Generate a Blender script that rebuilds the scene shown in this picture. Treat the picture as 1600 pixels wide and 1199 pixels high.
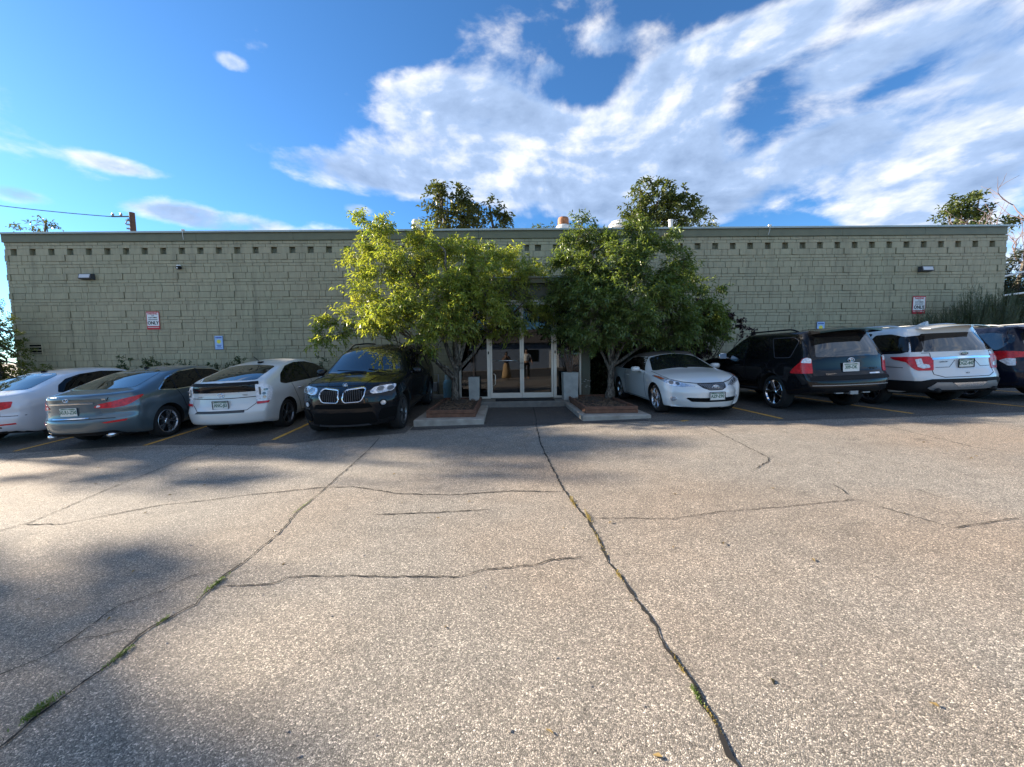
import bpy, bmesh, math, random
import numpy as np
from mathutils import Vector, Matrix
from mathutils.bvhtree import BVHTree
random.seed(7)
RNG = np.random.default_rng(11)
scene = bpy.context.scene
for _o in list(bpy.data.objects):
    bpy.data.objects.remove(_o)
COL = scene.collection

# ------------------------------------------------------------------ camera
CAM_H = 1.49
yaw, pitch, roll = math.radians(1.09), math.atan(44.5/600.0), 0.014
f0 = Vector((math.sin(yaw), math.cos(yaw), 0))
fw = f0*math.cos(pitch) - Vector((0, 0, 1))*math.sin(pitch)
r0 = Vector((math.cos(yaw), -math.sin(yaw), 0))
u0 = r0.cross(fw)
rt = r0*math.cos(roll) - u0*math.sin(roll)
up = u0*math.cos(roll) + r0*math.sin(roll)
cam_data = bpy.data.cameras.new('camera')
cam = bpy.data.objects.new('camera', cam_data)
COL.objects.link(cam)
cam.matrix_world = Matrix(((rt.x, up.x, -fw.x, 0), (rt.y, up.y, -fw.y, 0), (rt.z, up.z, -fw.z, CAM_H), (0, 0, 0, 1)))
cam_data.sensor_width = 36.0
cam_data.lens = 36.0*600.0/1600.0
cam_data.clip_start = 0.05
cam_data.clip_end = 3000
scene.camera = cam

# ------------------------------------------------------------------ light
SUN_EL = math.radians(22.0)
SUN_BEHIND = math.radians(19.0)          # how far behind the wall plane the sun stands, to the left
sun_dir = Vector((-math.cos(SUN_EL)*math.cos(SUN_BEHIND), math.cos(SUN_EL)*math.sin(SUN_BEHIND), math.sin(SUN_EL)))
sd = bpy.data.lights.new('sun', 'SUN')
sd.energy = 4.8
sd.angle = math.radians(0.6)
sd.color = (1.0, 0.86, 0.68)
sun = bpy.data.objects.new('sun', sd)
COL.objects.link(sun)
sun.location = sun_dir*60
sun.rotation_euler = sun_dir.to_track_quat('Z', 'Y').to_euler()

scene.view_settings.view_transform = 'Standard'
scene.view_settings.look = 'None'
scene.view_settings.exposure = 1.86
scene.view_settings.gamma = 1.0
scene.view_settings.use_curve_mapping = False
SKY_STRENGTH = 0.088

world = bpy.data.worlds.new("World")
scene.world = world
world.use_nodes = True
wn = world.node_tree
wn.nodes.clear()

def N(nt, typ, **kw):
    n = nt.nodes.new(typ)
    for k, v in kw.items():
        if k == 'inp':
            for i, val in v.items():
                n.inputs[i].default_value = val
        else:
            setattr(n, k, v)
    return n

def math_node(nt, op, a, b=None, c=None, clamp=False):
    n = nt.nodes.new('ShaderNodeMath'); n.operation = op; n.use_clamp = clamp
    for i, v in enumerate((a, b, c)):
        if v is None: continue
        if isinstance(v, (int, float)): n.inputs[i].default_value = v
        else: nt.links.new(v, n.inputs[i])
    return n.outputs[0]

def vmath(nt, op, a, b=None):
    n = nt.nodes.new('ShaderNodeVectorMath'); n.operation = op
    for i, v in enumerate((a, b)):
        if v is None: continue
        if isinstance(v, (tuple, list)): n.inputs[i].default_value = v
        else: nt.links.new(v, n.inputs[i])
    return n

def build_sky():
    nt = wn
    L = nt.links.new
    out = N(nt, 'ShaderNodeOutputWorld')
    tc = N(nt, 'ShaderNodeTexCoord')
    D = tc.outputs['Generated']
    sky = N(nt, 'ShaderNodeTexSky')
    sky.sky_type = 'NISHITA'
    sky.sun_disc = False
    sky.sun_elevation = SUN_EL
    sky.sun_rotation = math.atan2(sun_dir.x, sun_dir.y)
    sky.altitude = 1600
    sky.air_density = 1.0
    sky.dust_density = 0.6
    sky.ozone_density = 3.0
    tint = N(nt, 'ShaderNodeMixRGB', blend_type='MULTIPLY')
    tint.inputs[0].default_value = 1.0
    tint.inputs[2].default_value = SKY_TINT
    L(sky.outputs[0], tint.inputs[1])
    bg1 = N(nt, 'ShaderNodeBackground'); bg1.inputs[1].default_value = SKY_STRENGTH
    L(tint.outputs[0], bg1.inputs[0])
    # cloud deck: directions meet a flat layer high above, so that clouds shrink towards the horizon
    sep = N(nt, 'ShaderNodeSeparateXYZ'); L(D, sep.inputs[0])
    zz = math_node(nt, 'MAXIMUM', sep.outputs[2], 0.0)
    den = math_node(nt, 'ADD', zz, 0.16)
    px = math_node(nt, 'DIVIDE', sep.outputs[0], den)
    py = math_node(nt, 'DIVIDE', sep.outputs[1], den)
    comb = N(nt, 'ShaderNodeCombineXYZ'); L(px, comb.inputs[0]); L(py, comb.inputs[1])
    P = comb.outputs[0]
    def noise(vec, scale, detail, rough=0.55, dist=0.0, rot=0.0, sc=(1, 1, 1), off=(0, 0, 0)):
        mp = N(nt, 'ShaderNodeMapping')
        mp.inputs['Location'].default_value = off
        mp.inputs['Rotation'].default_value = (0, 0, rot)
        mp.inputs['Scale'].default_value = sc
        L(vec, mp.inputs[0])
        n = N(nt, 'ShaderNodeTexNoise'); n.inputs['Scale'].default_value = scale
        n.inputs['Detail'].default_value = detail; n.inputs['Roughness'].default_value = rough
        n.inputs['Distortion'].default_value = dist
        L(mp.outputs[0], n.inputs['Vector'])
        return n.outputs[0]
    def density(vec, dvec):
        w = noise(dvec, 2.6, 4, 0.5, 0.0)
        a = noise(dvec, 3.1, 10, 0.57, 0.22, 0.0, (1.0, 1.0, 1.9), (5.2, 1.3, 0.4))
        b = noise(vec, 2.2, 9, 0.58, 0.15, 0.5, (0.75, 1.05, 1), (3, 7, 0))
        return math_node(nt, 'ADD', math_node(nt, 'MULTIPLY', a, 0.76), math_node(nt, 'MULTIPLY', b, 0.24))
    n1 = density(P, D)
    # the same field a little further towards the sun, for lit edges and grey bellies
    offv = vmath(nt, 'ADD', P, (-0.09, 0.03, 0)).outputs[0]
    offd = vmath(nt, 'ADD', D, (-0.030, 0.0, 0.020)).outputs[0]
    n2 = density(offv, offd)
    bias = None
    for (c, s, amp) in CLOUD_LOBES:
        d = vmath(nt, 'SUBTRACT', D, c).outputs[0]
        d = vmath(nt, 'MULTIPLY', d, s).outputs[0]
        ln = vmath(nt, 'LENGTH', d).outputs['Value']
        mr = N(nt, 'ShaderNodeMapRange'); mr.interpolation_type = 'SMOOTHSTEP'
        mr.inputs['From Min'].default_value = 1.35; mr.inputs['From Max'].default_value = 0.0
        mr.inputs['To Min'].default_value = 0.0; mr.inputs['To Max'].default_value = amp
        L(ln, mr.inputs[0])
        bias = mr.outputs[0] if bias is None else math_node(nt, 'ADD', bias, mr.outputs[0])
    bias = math_node(nt, 'MINIMUM', bias, 0.42)
    # sharpen the field so that billows bite into the banks
    n1s = math_node(nt, 'MULTIPLY_ADD', math_node(nt, 'SUBTRACT', n1, 0.5), 1.7, 0.42)
    dn = math_node(nt, 'ADD', n1s, bias)
    mask = N(nt, 'ShaderNodeMapRange'); mask.interpolation_type = 'SMOOTHSTEP'
    mask.inputs['From Min'].default_value = CL_LO; mask.inputs['From Max'].default_value = CL_HI
    L(dn, mask.inputs[0])
    mk = math_node(nt, 'MULTIPLY', mask.outputs[0], 0.95)
    # shade: difference towards the sun + thickness
    df = math_node(nt, 'SUBTRACT', n1, n2)
    lit = math_node(nt, 'MULTIPLY_ADD', df, 4.2, 0.74)
    th = N(nt, 'ShaderNodeMapRange'); th.inputs['From Min'].default_value = CL_LO; th.inputs['From Max'].default_value = CL_LO+0.26
    th.inputs['To Min'].default_value = 0.25; th.inputs['To Max'].default_value = -0.30
    L(dn, th.inputs[0])
    lit = math_node(nt, 'ADD', lit, th.outputs[0], clamp=True)
    cr = N(nt, 'ShaderNodeValToRGB')
    e = cr.color_ramp.elements
    e[0].position = 0.0; e[0].color = (0.21, 0.30, 0.47, 1)
    e[1].position = 1.0; e[1].color = (1.0, 0.97, 0.93, 1)
    m_ = e.new(0.5); m_.color = (0.36, 0.48, 0.70, 1)
    L(lit, cr.inputs[0])
    bg2 = N(nt, 'ShaderNodeBackground'); bg2.inputs[1].default_value = CLOUD_STRENGTH
    L(cr.outputs[0], bg2.inputs[0])
    mix = N(nt, 'ShaderNodeMixShader')
    L(mk, mix.inputs[0]); L(bg1.outputs[0], mix.inputs[1]); L(bg2.outputs[0], mix.inputs[2])
    L(mix.outputs[0], out.inputs[0])

SHADE_TREES = [
    (-31.0, 11.9, 12.6, 1.6, 12, 'dense tall street tree left of the lot, second from the camera side'),
    (-32.0, 17.2, 13.6, 1.8, 12, 'tall street tree left of the lot, fifth from the camera side'),
    (-31.5, 18.8, 11.8, 1.9, 10, 'street tree left of the lot nearest the building'),
    (-29.0, 9.9, 11.4, 1.5, 6, 'street tree left of the lot nearest the camera'),
    (-31.0, 14.6, 12.0, 0.9, 8, 'slender street tree left of the lot, third from the camera side'),
    (-31.0, 15.9, 13.0, 0.9, 7, 'slender street tree left of the lot, fourth from the camera side'),
    (-35.0, 18.6, 14.6, 1.5, 7, 'street tree left of the lot standing farthest back'),
]
SKY_TINT = (0.35, 0.60, 0.76, 1)
CL_LO, CL_HI = 0.535, 0.76
CLOUD_STRENGTH = 0.39
CLOUD_LOBES = [
    ((-0.185, 0.828, 0.530), (6.38, 6.38, 16.16), 0.32),
    ((-0.083, 0.848, 0.523), (5.72, 5.72, 16.64), 0.34),
    ((0.066, 0.869, 0.490), (5.66, 5.66, 12.84), 0.36),
    ((-0.333, 0.858, 0.391), (3.84, 3.84, 21.99), 0.36),
    ((-0.134, 0.899, 0.418), (4.33, 4.33, 15.46), 0.36),
    ((0.111, 0.899, 0.424), (4.04, 4.04, 9.72), 0.40),
    ((0.300, 0.858, 0.417), (4.79, 4.79, 10.01), 0.40),
    ((0.317, 0.799, 0.511), (7.81, 7.81, 15.13), 0.32),
    ((0.389, 0.744, 0.543), (5.81, 5.81, 17.12), 0.30),
    ((0.486, 0.681, 0.548), (5.82, 5.82, 24.51), 0.30),
    ((0.616, 0.623, 0.483), (7.06, 7.06, 23.77), 0.20),
    ((0.701, 0.580, 0.415), (10.12, 10.12, 17.51), 0.26),
    ((0.658, 0.656, 0.369), (6.20, 6.20, 19.36), 0.36),
    ((0.568, 0.748, 0.344), (5.00, 5.00, 12.70), 0.38),
    ((0.724, 0.617, 0.308), (6.44, 6.44, 10.80), 0.38),
    ((0.434, 0.843, 0.317), (4.02, 4.02, 14.49), 0.32),
    ((0.689, 0.679, 0.253), (6.45, 6.45, 19.97), 0.30),
    ((0.260, 0.910, 0.322), (4.42, 4.42, 23.44), 0.24),
    ((0.230, 0.770, 0.596), (9.61, 9.61, 35.51), 0.20),
    ((0.102, 0.815, 0.570), (26.06, 26.06, 50.14), 0.18),
    ((-0.523, 0.808, 0.269), (3.47, 3.47, 24.10), 0.37),
    ((-0.588, 0.762, 0.271), (7.92, 7.92, 38.18), 0.20),
    ((-0.744, 0.619, 0.251), (16.40, 16.40, 46.63), 0.34),
    ((-0.639, 0.696, 0.329), (12.62, 12.62, 58.56), 0.32),
    ((0.576, 0.679, 0.454), (9.90, 9.90, 20.98), 0.24),
    ((-0.467, 0.718, 0.516), (33.71, 33.71, 71.53), 0.30),
    ((-0.320, 0.889, 0.328), (21.60, 21.60, 58.17), 0.34),
    # the broken cloud goes on to the right of and behind the camera
    ((0.80, 0.10, 0.42), (1.7, 1.7, 3.0), 0.34), ((0.62, -0.45, 0.50), (1.7, 1.7, 2.6), 0.34), ((0.20, -0.72, 0.52), (1.7, 1.7, 2.6), 0.34),
    ((-0.35, -0.75, 0.40), (1.8, 1.8, 3.2), 0.32), ((0.15, -0.15, 0.95), (1.9, 1.9, 2.5), 0.26), ((-0.65, -0.25, 0.55), (2.4, 2.4, 4.0), 0.26),
]
build_sky()

# ------------------------------------------------------------------ materials
MATS = {}
def pmat(name, color, rough=0.6, metal=0.0, coat=0.0, spec=0.5, noise=None, bump=None, coat_rough=0.03, trans=0.0, emis=None):
    """noise=(scale, amount, detail); bump=(scale, strength, distance)"""
    if name in MATS: return MATS[name]
    m = bpy.data.materials.new(name); m.use_nodes = True
    nt = m.node_tree; b = nt.nodes['Principled BSDF']
    b.inputs['Base Color'].default_value = (*color, 1)
    b.inputs['Roughness'].default_value = rough
    b.inputs['Metallic'].default_value = metal
    b.inputs['Coat Weight'].default_value = coat
    b.inputs['Coat Roughness'].default_value = coat_rough
    b.inputs['Specular IOR Level'].default_value = spec
    tc = nt.nodes.new('ShaderNodeTexCoord')
    if noise:
        n = nt.nodes.new('ShaderNodeTexNoise'); n.inputs['Scale'].default_value = noise[0]
        n.inputs['Detail'].default_value = noise[2] if len(noise) > 2 else 6
        nt.links.new(tc.outputs['Object'], n.inputs['Vector'])
        r = nt.nodes.new('ShaderNodeMapRange')
        r.inputs['From Min'].default_value = 0.25; r.inputs['From Max'].default_value = 0.75
        r.inputs['To Min'].default_value = 1-noise[1]; r.inputs['To Max'].default_value = 1+noise[1]
        nt.links.new(n.outputs[0], r.inputs[0])
        mx = nt.nodes.new('ShaderNodeVectorMath'); mx.operation = 'SCALE'
        mx.inputs[0].default_value = color
        nt.links.new(r.outputs[0], mx.inputs['Scale'])
        nt.links.new(mx.outputs[0], b.inputs['Base Color'])
    if bump:
        n = nt.nodes.new('ShaderNodeTexNoise'); n.inputs['Scale'].default_value = bump[0]
        n.inputs['Detail'].default_value = 5
        nt.links.new(tc.outputs['Object'], n.inputs['Vector'])
        bp = nt.nodes.new('ShaderNodeBump'); bp.inputs['Strength'].default_value = bump[1]
        bp.inputs['Distance'].default_value = bump[2]
        nt.links.new(n.outputs[0], bp.inputs['Height'])
        nt.links.new(bp.outputs[0], b.inputs['Normal'])
    MATS[name] = m
    return m

def wall_paint():
    m = bpy.data.materials.new('sage_block_paint'); m.use_nodes = True
    nt = m.node_tree; L = nt.links.new; b = nt.nodes['Principled BSDF']
    g = N(nt, 'ShaderNodeNewGeometry')
    n1 = N(nt, 'ShaderNodeTexNoise'); n1.inputs['Scale'].default_value = 0.35; n1.inputs['Detail'].default_value = 5
    n2 = N(nt, 'ShaderNodeTexNoise'); n2.inputs['Scale'].default_value = 9; n2.inputs['Detail'].default_value = 8
    n3 = N(nt, 'ShaderNodeTexNoise'); n3.inputs['Scale'].default_value = 60; n3.inputs['Detail'].default_value = 4
    mp = N(nt, 'ShaderNodeMapping'); mp.inputs['Scale'].default_value = (1.6, 1, 0.35)
    L(g.outputs['Position'], mp.inputs[0]); L(mp.outputs[0], n2.inputs['Vector'])
    L(g.outputs['Position'], n1.inputs['Vector']); L(g.outputs['Position'], n3.inputs['Vector'])
    cr = N(nt, 'ShaderNodeValToRGB'); e = cr.color_ramp.elements
    e[0].position = 0.3; e[0].color = (0.350, 0.302, 0.194, 1); e[1].position = 0.7; e[1].color = (0.315, 0.290, 0.182, 1)
    L(n1.outputs[0], cr.inputs[0])
    isl = math_node(nt, 'MULTIPLY_ADD', g.outputs['Random Per Island'], 0.14, 0.93)
    v = math_node(nt, 'MULTIPLY_ADD', n2.outputs[0], 0.50, 0.76)
    v = math_node(nt, 'MULTIPLY', v, isl)
    oi = N(nt, 'ShaderNodeObjectInfo')
    ms_ = N(nt, 'ShaderNodeMapping'); ms_.inputs['Scale'].default_value = (2.2, 1, 0.16); L(g.outputs['Position'], ms_.inputs[0])
    n4 = N(nt, 'ShaderNodeTexNoise'); n4.inputs['Scale'].default_value = 1.7; n4.inputs['Detail'].default_value = 7; n4.inputs['Roughness'].default_value = .65
    L(ms_.outputs[0], n4.inputs['Vector'])
    st = N(nt, 'ShaderNodeMapRange'); st.inputs['From Min'].default_value = .52; st.inputs['From Max'].default_value = .72; st.inputs['To Min'].default_value = 1.03; st.inputs['To Max'].default_value = .74
    L(n4.outputs[0], st.inputs[0]); v = math_node(nt, 'MULTIPLY', v, st.outputs[0])
    v = math_node(nt, 'MULTIPLY', v, math_node(nt, 'MULTIPLY_ADD', oi.outputs['Random'], 0.08, 0.96))
    s = vmath(nt, 'SCALE', cr.outputs[0]); L(v, s.inputs['Scale'])
    L(s.outputs[0], b.inputs['Base Color'])
    b.inputs['Roughness'].default_value = 0.62
    bp = N(nt, 'ShaderNodeBump'); bp.inputs['Strength'].default_value = 0.5; bp.inputs['Distance'].default_value = 0.004
    L(n3.outputs[0], bp.inputs['Height']); L(bp.outputs[0], b.inputs['Normal'])
    return m

def asphalt(name, base, warm, stone=1.0, contrast=0.5, patch=0.25):
    m = bpy.data.materials.new(name); m.use_nodes = True
    nt = m.node_tree; L = nt.links.new; b = nt.nodes['Principled BSDF']
    g = N(nt, 'ShaderNodeNewGeometry'); P = g.outputs['Position']
    vo = N(nt, 'ShaderNodeTexVoronoi'); vo.feature = 'F1'; vo.inputs['Scale'].default_value = 78*stone
    ve = N(nt, 'ShaderNodeTexVoronoi'); ve.feature = 'DISTANCE_TO_EDGE'; ve.inputs['Scale'].default_value = 78*stone
    nd = N(nt, 'ShaderNodeTexNoise'); nd.inputs['Scale'].default_value = 30; nd.inputs['Detail'].default_value = 3
    L(P, nd.inputs['Vector'])
    sc = vmath(nt, 'SCALE', nd.outputs[1]); sc.inputs['Scale'].default_value = 0.02
    wp = vmath(nt, 'ADD', P, sc.outputs[0]).outputs[0]
    L(wp, vo.inputs['Vector']); L(wp, ve.inputs['Vector'])
    sp = N(nt, 'ShaderNodeSeparateXYZ'); L(vo.outputs['Color'], sp.inputs[0])
    # stone brightness
    cr = N(nt, 'ShaderNodeValToRGB'); e = cr.color_ramp.elements
    e[0].position = 0.0; e[0].color = (*[c*(1-contrast) for c in base], 1)
    e[1].position = 1.0; e[1].color = (*[c*(1+2.2*contrast) for c in warm], 1)
    q = e.new(0.55); q.color = (*base, 1)
    q = e.new(0.86); q.color = (*[c*(1+.55*contrast) for c in warm], 1)
    L(sp.outputs[0], cr.inputs[0])
    edge = N(nt, 'ShaderNodeMapRange'); edge.inputs['From Max'].default_value = 0.012/stone*2.2*0.6
    edge.inputs['From Max'].default_value = 0.16; edge.inputs['To Min'].default_value = 0.16; edge.inputs['To Max'].default_value = 1.08
    L(math_node(nt, 'MULTIPLY', ve.outputs[0], 1.0), edge.inputs[0])
    big = N(nt, 'ShaderNodeTexNoise'); big.inputs['Scale'].default_value = 0.45; big.inputs['Detail'].default_value = 6; big.inputs['Roughness'].default_value = 0.6
    L(P, big.inputs['Vector'])
    mid = N(nt, 'ShaderNodeTexNoise'); mid.inputs['Scale'].default_value = 5; mid.inputs['Detail'].default_value = 8
    L(P, mid.inputs['Vector'])
    v = math_node(nt, 'MULTIPLY_ADD', big.outputs[0], patch*2, 1-patch)
    v = math_node(nt, 'MULTIPLY', v, math_node(nt, 'MULTIPLY_ADD', mid.outputs[0], 0.5, 0.75))
    v = math_node(nt, 'MULTIPLY', v, edge.outputs[0])
    sn = N(nt, 'ShaderNodeTexNoise'); sn.inputs['Scale'].default_value = 1.9; sn.inputs['Detail'].default_value = 5; sn.inputs['Roughness'].default_value = .55
    L(P, sn.inputs['Vector'])
    so = N(nt, 'ShaderNodeMapRange'); so.inputs['From Min'].default_value = .64; so.inputs['From Max'].default_value = .74; so.inputs['To Min'].default_value = 1.0; so.inputs['To Max'].default_value = .62
    L(sn.outputs[0], so.inputs[0]); v = math_node(nt, 'MULTIPLY', v, so.outputs[0])
    s = vmath(nt, 'SCALE', cr.outputs[0]); L(v, s.inputs['Scale'])
    # worn warmer areas
    cw = N(nt, 'ShaderNodeTexNoise'); cw.inputs['Scale'].default_value = 0.3; cw.inputs['Detail'].default_value = 4
    L(P, cw.inputs['Vector'])
    hs = N(nt, 'ShaderNodeMixRGB', blend_type='MULTIPLY')
    mrw = N(nt, 'ShaderNodeMapRange'); mrw.inputs['From Min'].default_value = 0.42; mrw.inputs['From Max'].default_value = 0.65
    L(cw.outputs[0], mrw.inputs[0]); L(mrw.outputs[0], hs.inputs[0])
    L(s.outputs[0], hs.inputs[1]); hs.inputs[2].default_value = (1.10, 0.98, 0.88, 1)
    L(hs.outputs[0], b.inputs['Base Color'])
    b.inputs['Roughness'].default_value = 0.82
    bp = N(nt, 'ShaderNodeBump'); bp.inputs['Strength'].default_value = 0.7; bp.inputs['Distance'].default_value = 0.0045
    hh = math_node(nt, 'ADD', math_node(nt, 'MULTIPLY', ve.outputs[0], 2.0), math_node(nt, 'MULTIPLY', sp.outputs[1], 0.5))
    L(hh, bp.inputs['Height']); L(bp.outputs[0], b.inputs['Normal'])
    return m

def leaf_mat(name, c1, c2, trans=0.35, tcol=None, rough=0.45):
    m = bpy.data.materials.new(name); m.use_nodes = True
    nt = m.node_tree; L = nt.links.new; b = nt.nodes['Principled BSDF']; out = nt.nodes['Material Output']
    g = N(nt, 'ShaderNodeNewGeometry')
    nz = N(nt, 'ShaderNodeTexNoise'); nz.inputs['Scale'].default_value = 1.6; L(g.outputs['Position'], nz.inputs['Vector'])
    f = math_node(nt, 'MULTIPLY_ADD', g.outputs['Random Per Island'], 0.7, math_node(nt, 'MULTIPLY_ADD', nz.outputs[0], 1.2, -0.45), clamp=True)
    mx = N(nt, 'ShaderNodeMixRGB'); mx.inputs[1].default_value = (*c1, 1); mx.inputs[2].default_value = (*c2, 1)
    L(f, mx.inputs[0]); L(mx.outputs[0], b.inputs['Base Color'])
    b.inputs['Roughness'].default_value = rough
    tr = N(nt, 'ShaderNodeBsdfTranslucent')
    t = N(nt, 'ShaderNodeMixRGB', blend_type='MULTIPLY'); t.inputs[0].default_value = 1
    t.inputs[2].default_value = (*(tcol or (1.7, 1.6, 0.6)), 1)
    L(mx.outputs[0], t.inputs[1]); L(t.outputs[0], tr.inputs[0])
    ms = N(nt, 'ShaderNodeMixShader'); ms.inputs[0].default_value = trans
    L(b.outputs[0], ms.inputs[1]); L(tr.outputs[0], ms.inputs[2]); L(ms.outputs[0], out.inputs[0])
    return m

def glass_pane(name, tint, refl=0.12, opaque=0.0):
    """thin pane: clear part tinted, plus mirror reflection that grows at grazing angles"""
    m = bpy.data.materials.new(name); m.use_nodes = True
    nt = m.node_tree; L = nt.links.new; nt.nodes.remove(nt.nodes['Principled BSDF']); out = nt.nodes['Material Output']
    tr = N(nt, 'ShaderNodeBsdfTransparent'); tr.inputs[0].default_value = (*tint, 1)
    gl = N(nt, 'ShaderNodeBsdfGlossy'); gl.inputs['Roughness'].default_value = 0.0; gl.inputs[0].default_value = (0.95, 0.97, 1, 1)
    fr = N(nt, 'ShaderNodeFresnel'); fr.inputs[0].default_value = 1.5
    k = math_node(nt, 'MULTIPLY_ADD', fr.outputs[0], 1.0, refl, clamp=True)
    ms = N(nt, 'ShaderNodeMixShader'); L(k, ms.inputs[0]); L(tr.outputs[0], ms.inputs[1]); L(gl.outputs[0], ms.inputs[2])
    L(ms.outputs[0], out.inputs[0])
    return m

def bark_mat():
    m = bpy.data.materials.new('bark'); m.use_nodes = True
    nt = m.node_tree; L = nt.links.new; b = nt.nodes['Principled BSDF']
    g = N(nt, 'ShaderNodeNewGeometry')
    mp = N(nt, 'ShaderNodeMapping'); mp.inputs['Scale'].default_value = (22, 22, 7)
    L(g.outputs['Position'], mp.inputs[0])
    n = N(nt, 'ShaderNodeTexNoise'); n.inputs['Scale'].default_value = 1; n.inputs['Detail'].default_value = 7; n.inputs['Distortion'].default_value = 1.2
    L(mp.outputs[0], n.inputs['Vector'])
    cr = N(nt, 'ShaderNodeValToRGB'); e = cr.color_ramp.elements
    e[0].position = 0.4; e[0].color = (0.045, 0.036, 0.028, 1); e[1].position = 0.62; e[1].color = (0.22, 0.19, 0.15, 1)
    L(n.outputs[0], cr.inputs[0]); L(cr.outputs[0], b.inputs['Base Color'])
    b.inputs['Roughness'].default_value = 0.9
    bp = N(nt, 'ShaderNodeBump'); bp.inputs['Strength'].default_value = 1; bp.inputs['Distance'].default_value = 0.02
    L(n.outputs[0], bp.inputs['Height']); L(bp.outputs[0], b.inputs['Normal'])
    return m

M_WALL = wall_paint()
M_MORTAR = pmat('mortar_joint_paint', (0.185, 0.165, 0.10), 0.9)
M_TRIM = pmat('green_trim_paint', (0.150, 0.145, 0.082), 0.5, noise=(3, .12))
M_COPING = pmat('metal_coping', (0.40, 0.44, 0.41), 0.4, metal=0.2, noise=(2, .1))
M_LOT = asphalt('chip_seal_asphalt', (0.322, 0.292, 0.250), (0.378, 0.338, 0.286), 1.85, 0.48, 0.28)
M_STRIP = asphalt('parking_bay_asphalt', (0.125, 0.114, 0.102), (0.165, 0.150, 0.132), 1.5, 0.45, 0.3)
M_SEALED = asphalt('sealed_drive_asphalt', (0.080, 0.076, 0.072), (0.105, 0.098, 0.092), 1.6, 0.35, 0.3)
M_CRACK = pmat('crack_dirt', (0.012, 0.011, 0.010), 0.95)
M_YELLOW = pmat('yellow_line_paint', (0.62, 0.33, 0.05), 0.75, noise=(14, .35))
M_CONC = pmat('concrete', (0.33, 0.295, 0.25), 0.85, noise=(5, .30, 9), bump=(40, .4, .004))
M_WOOD = pmat('redwood_timber', (0.145, 0.068, 0.040), 0.8, noise=(9, .45, 9), bump=(30, .4, .004))
M_SOIL = pmat('planter_soil', (0.06, 0.042, 0.03), 0.95, noise=(25, .5), bump=(25, 1.0, .03))
M_ALU = pmat('door_frame_aluminium', (0.66, 0.61, 0.52), 0.42, metal=0.35, noise=(5, .06))
M_BROWN = pmat('brown_pillar_paint', (0.060, 0.044, 0.030), 0.6)
M_PILLAR = pmat('olive_pillar_paint', (0.105, 0.105, 0.070), 0.6, noise=(4, .1))
M_POT = pmat('pot_fibre_cement', (0.37, 0.37, 0.34), 0.85, noise=(5, .25, 8), bump=(60, .2, .003))
M_GLASS = glass_pane('entrance_glass', (0.30, 0.33, 0.33), 0.015)
M_MAT = pmat('door_mat_rubber', (0.012, 0.012, 0.013), 0.9, bump=(120, .6, .004))
M_BARK = bark_mat()
M_BLACKP = pmat('black_plastic', (0.010, 0.010, 0.011), 0.7, spec=.25)
M_CHROME = pmat('chrome', (0.75, 0.76, 0.78), 0.08, metal=1.0)
M_WHITE = pmat('white_paint', (0.78, 0.78, 0.76), 0.5)
M_GREY = pmat('grey_metal', (0.30, 0.31, 0.32), 0.45, metal=0.6)
M_DARKGREY = pmat('dark_grey_metal', (0.05, 0.05, 0.055), 0.5)
M_RED = pmat('sign_red', (0.50, 0.02, 0.03), 0.5)
M_BLUE = pmat('sign_blue', (0.10, 0.24, 0.55), 0.5)
M_BLUETXT = pmat('sign_blue_ink', (0.01, 0.04, 0.35), 0.5)
M_PALEBLUE = pmat('sign_pale_blue', (0.38, 0.55, 0.80), 0.5)
M_YEL = pmat('sign_yellow', (0.80, 0.72, 0.08), 0.5)
M_BLACK = pmat('matt_black', (0.006, 0.006, 0.006), 0.85, spec=.1)

# ------------------------------------------------------------------ object helpers
def link(o, parent=None):
    COL.objects.link(o)
    if parent is not None: o.parent = parent
    return o

def tag(o, label=None, cat=None, group=None, kind=None):
    if label: o['label'] = label
    if cat: o['category'] = cat
    if group: o['group'] = group
    if kind: o['kind'] = kind
    return o

def empty(name, loc=(0, 0, 0), label=None, cat=None, group=None, rz=0.0):
    o = bpy.data.objects.new(name, None)
    o.empty_display_size = 0.2
    link(o); o.location = loc; o.rotation_euler = (0, 0, rz)
    return tag(o, label, cat, group)

def mesh_obj(name, verts, faces, mat=None, parent=None, smooth=False, mats=None, mi=None, edges=()):
    me = bpy.data.meshes.new(name)
    me.from_pydata([tuple(v) for v in verts], list(edges), [tuple(f) for f in faces])
    for m in (mats or ([mat] if mat else [])): me.materials.append(m)
    if mi is not None: me.polygons.foreach_set('material_index', list(mi))
    if smooth: me.polygons.foreach_set('use_smooth', [True]*len(me.polygons))
    me.update()
    o = bpy.data.objects.new(name, me)
    return link(o, parent)

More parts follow.
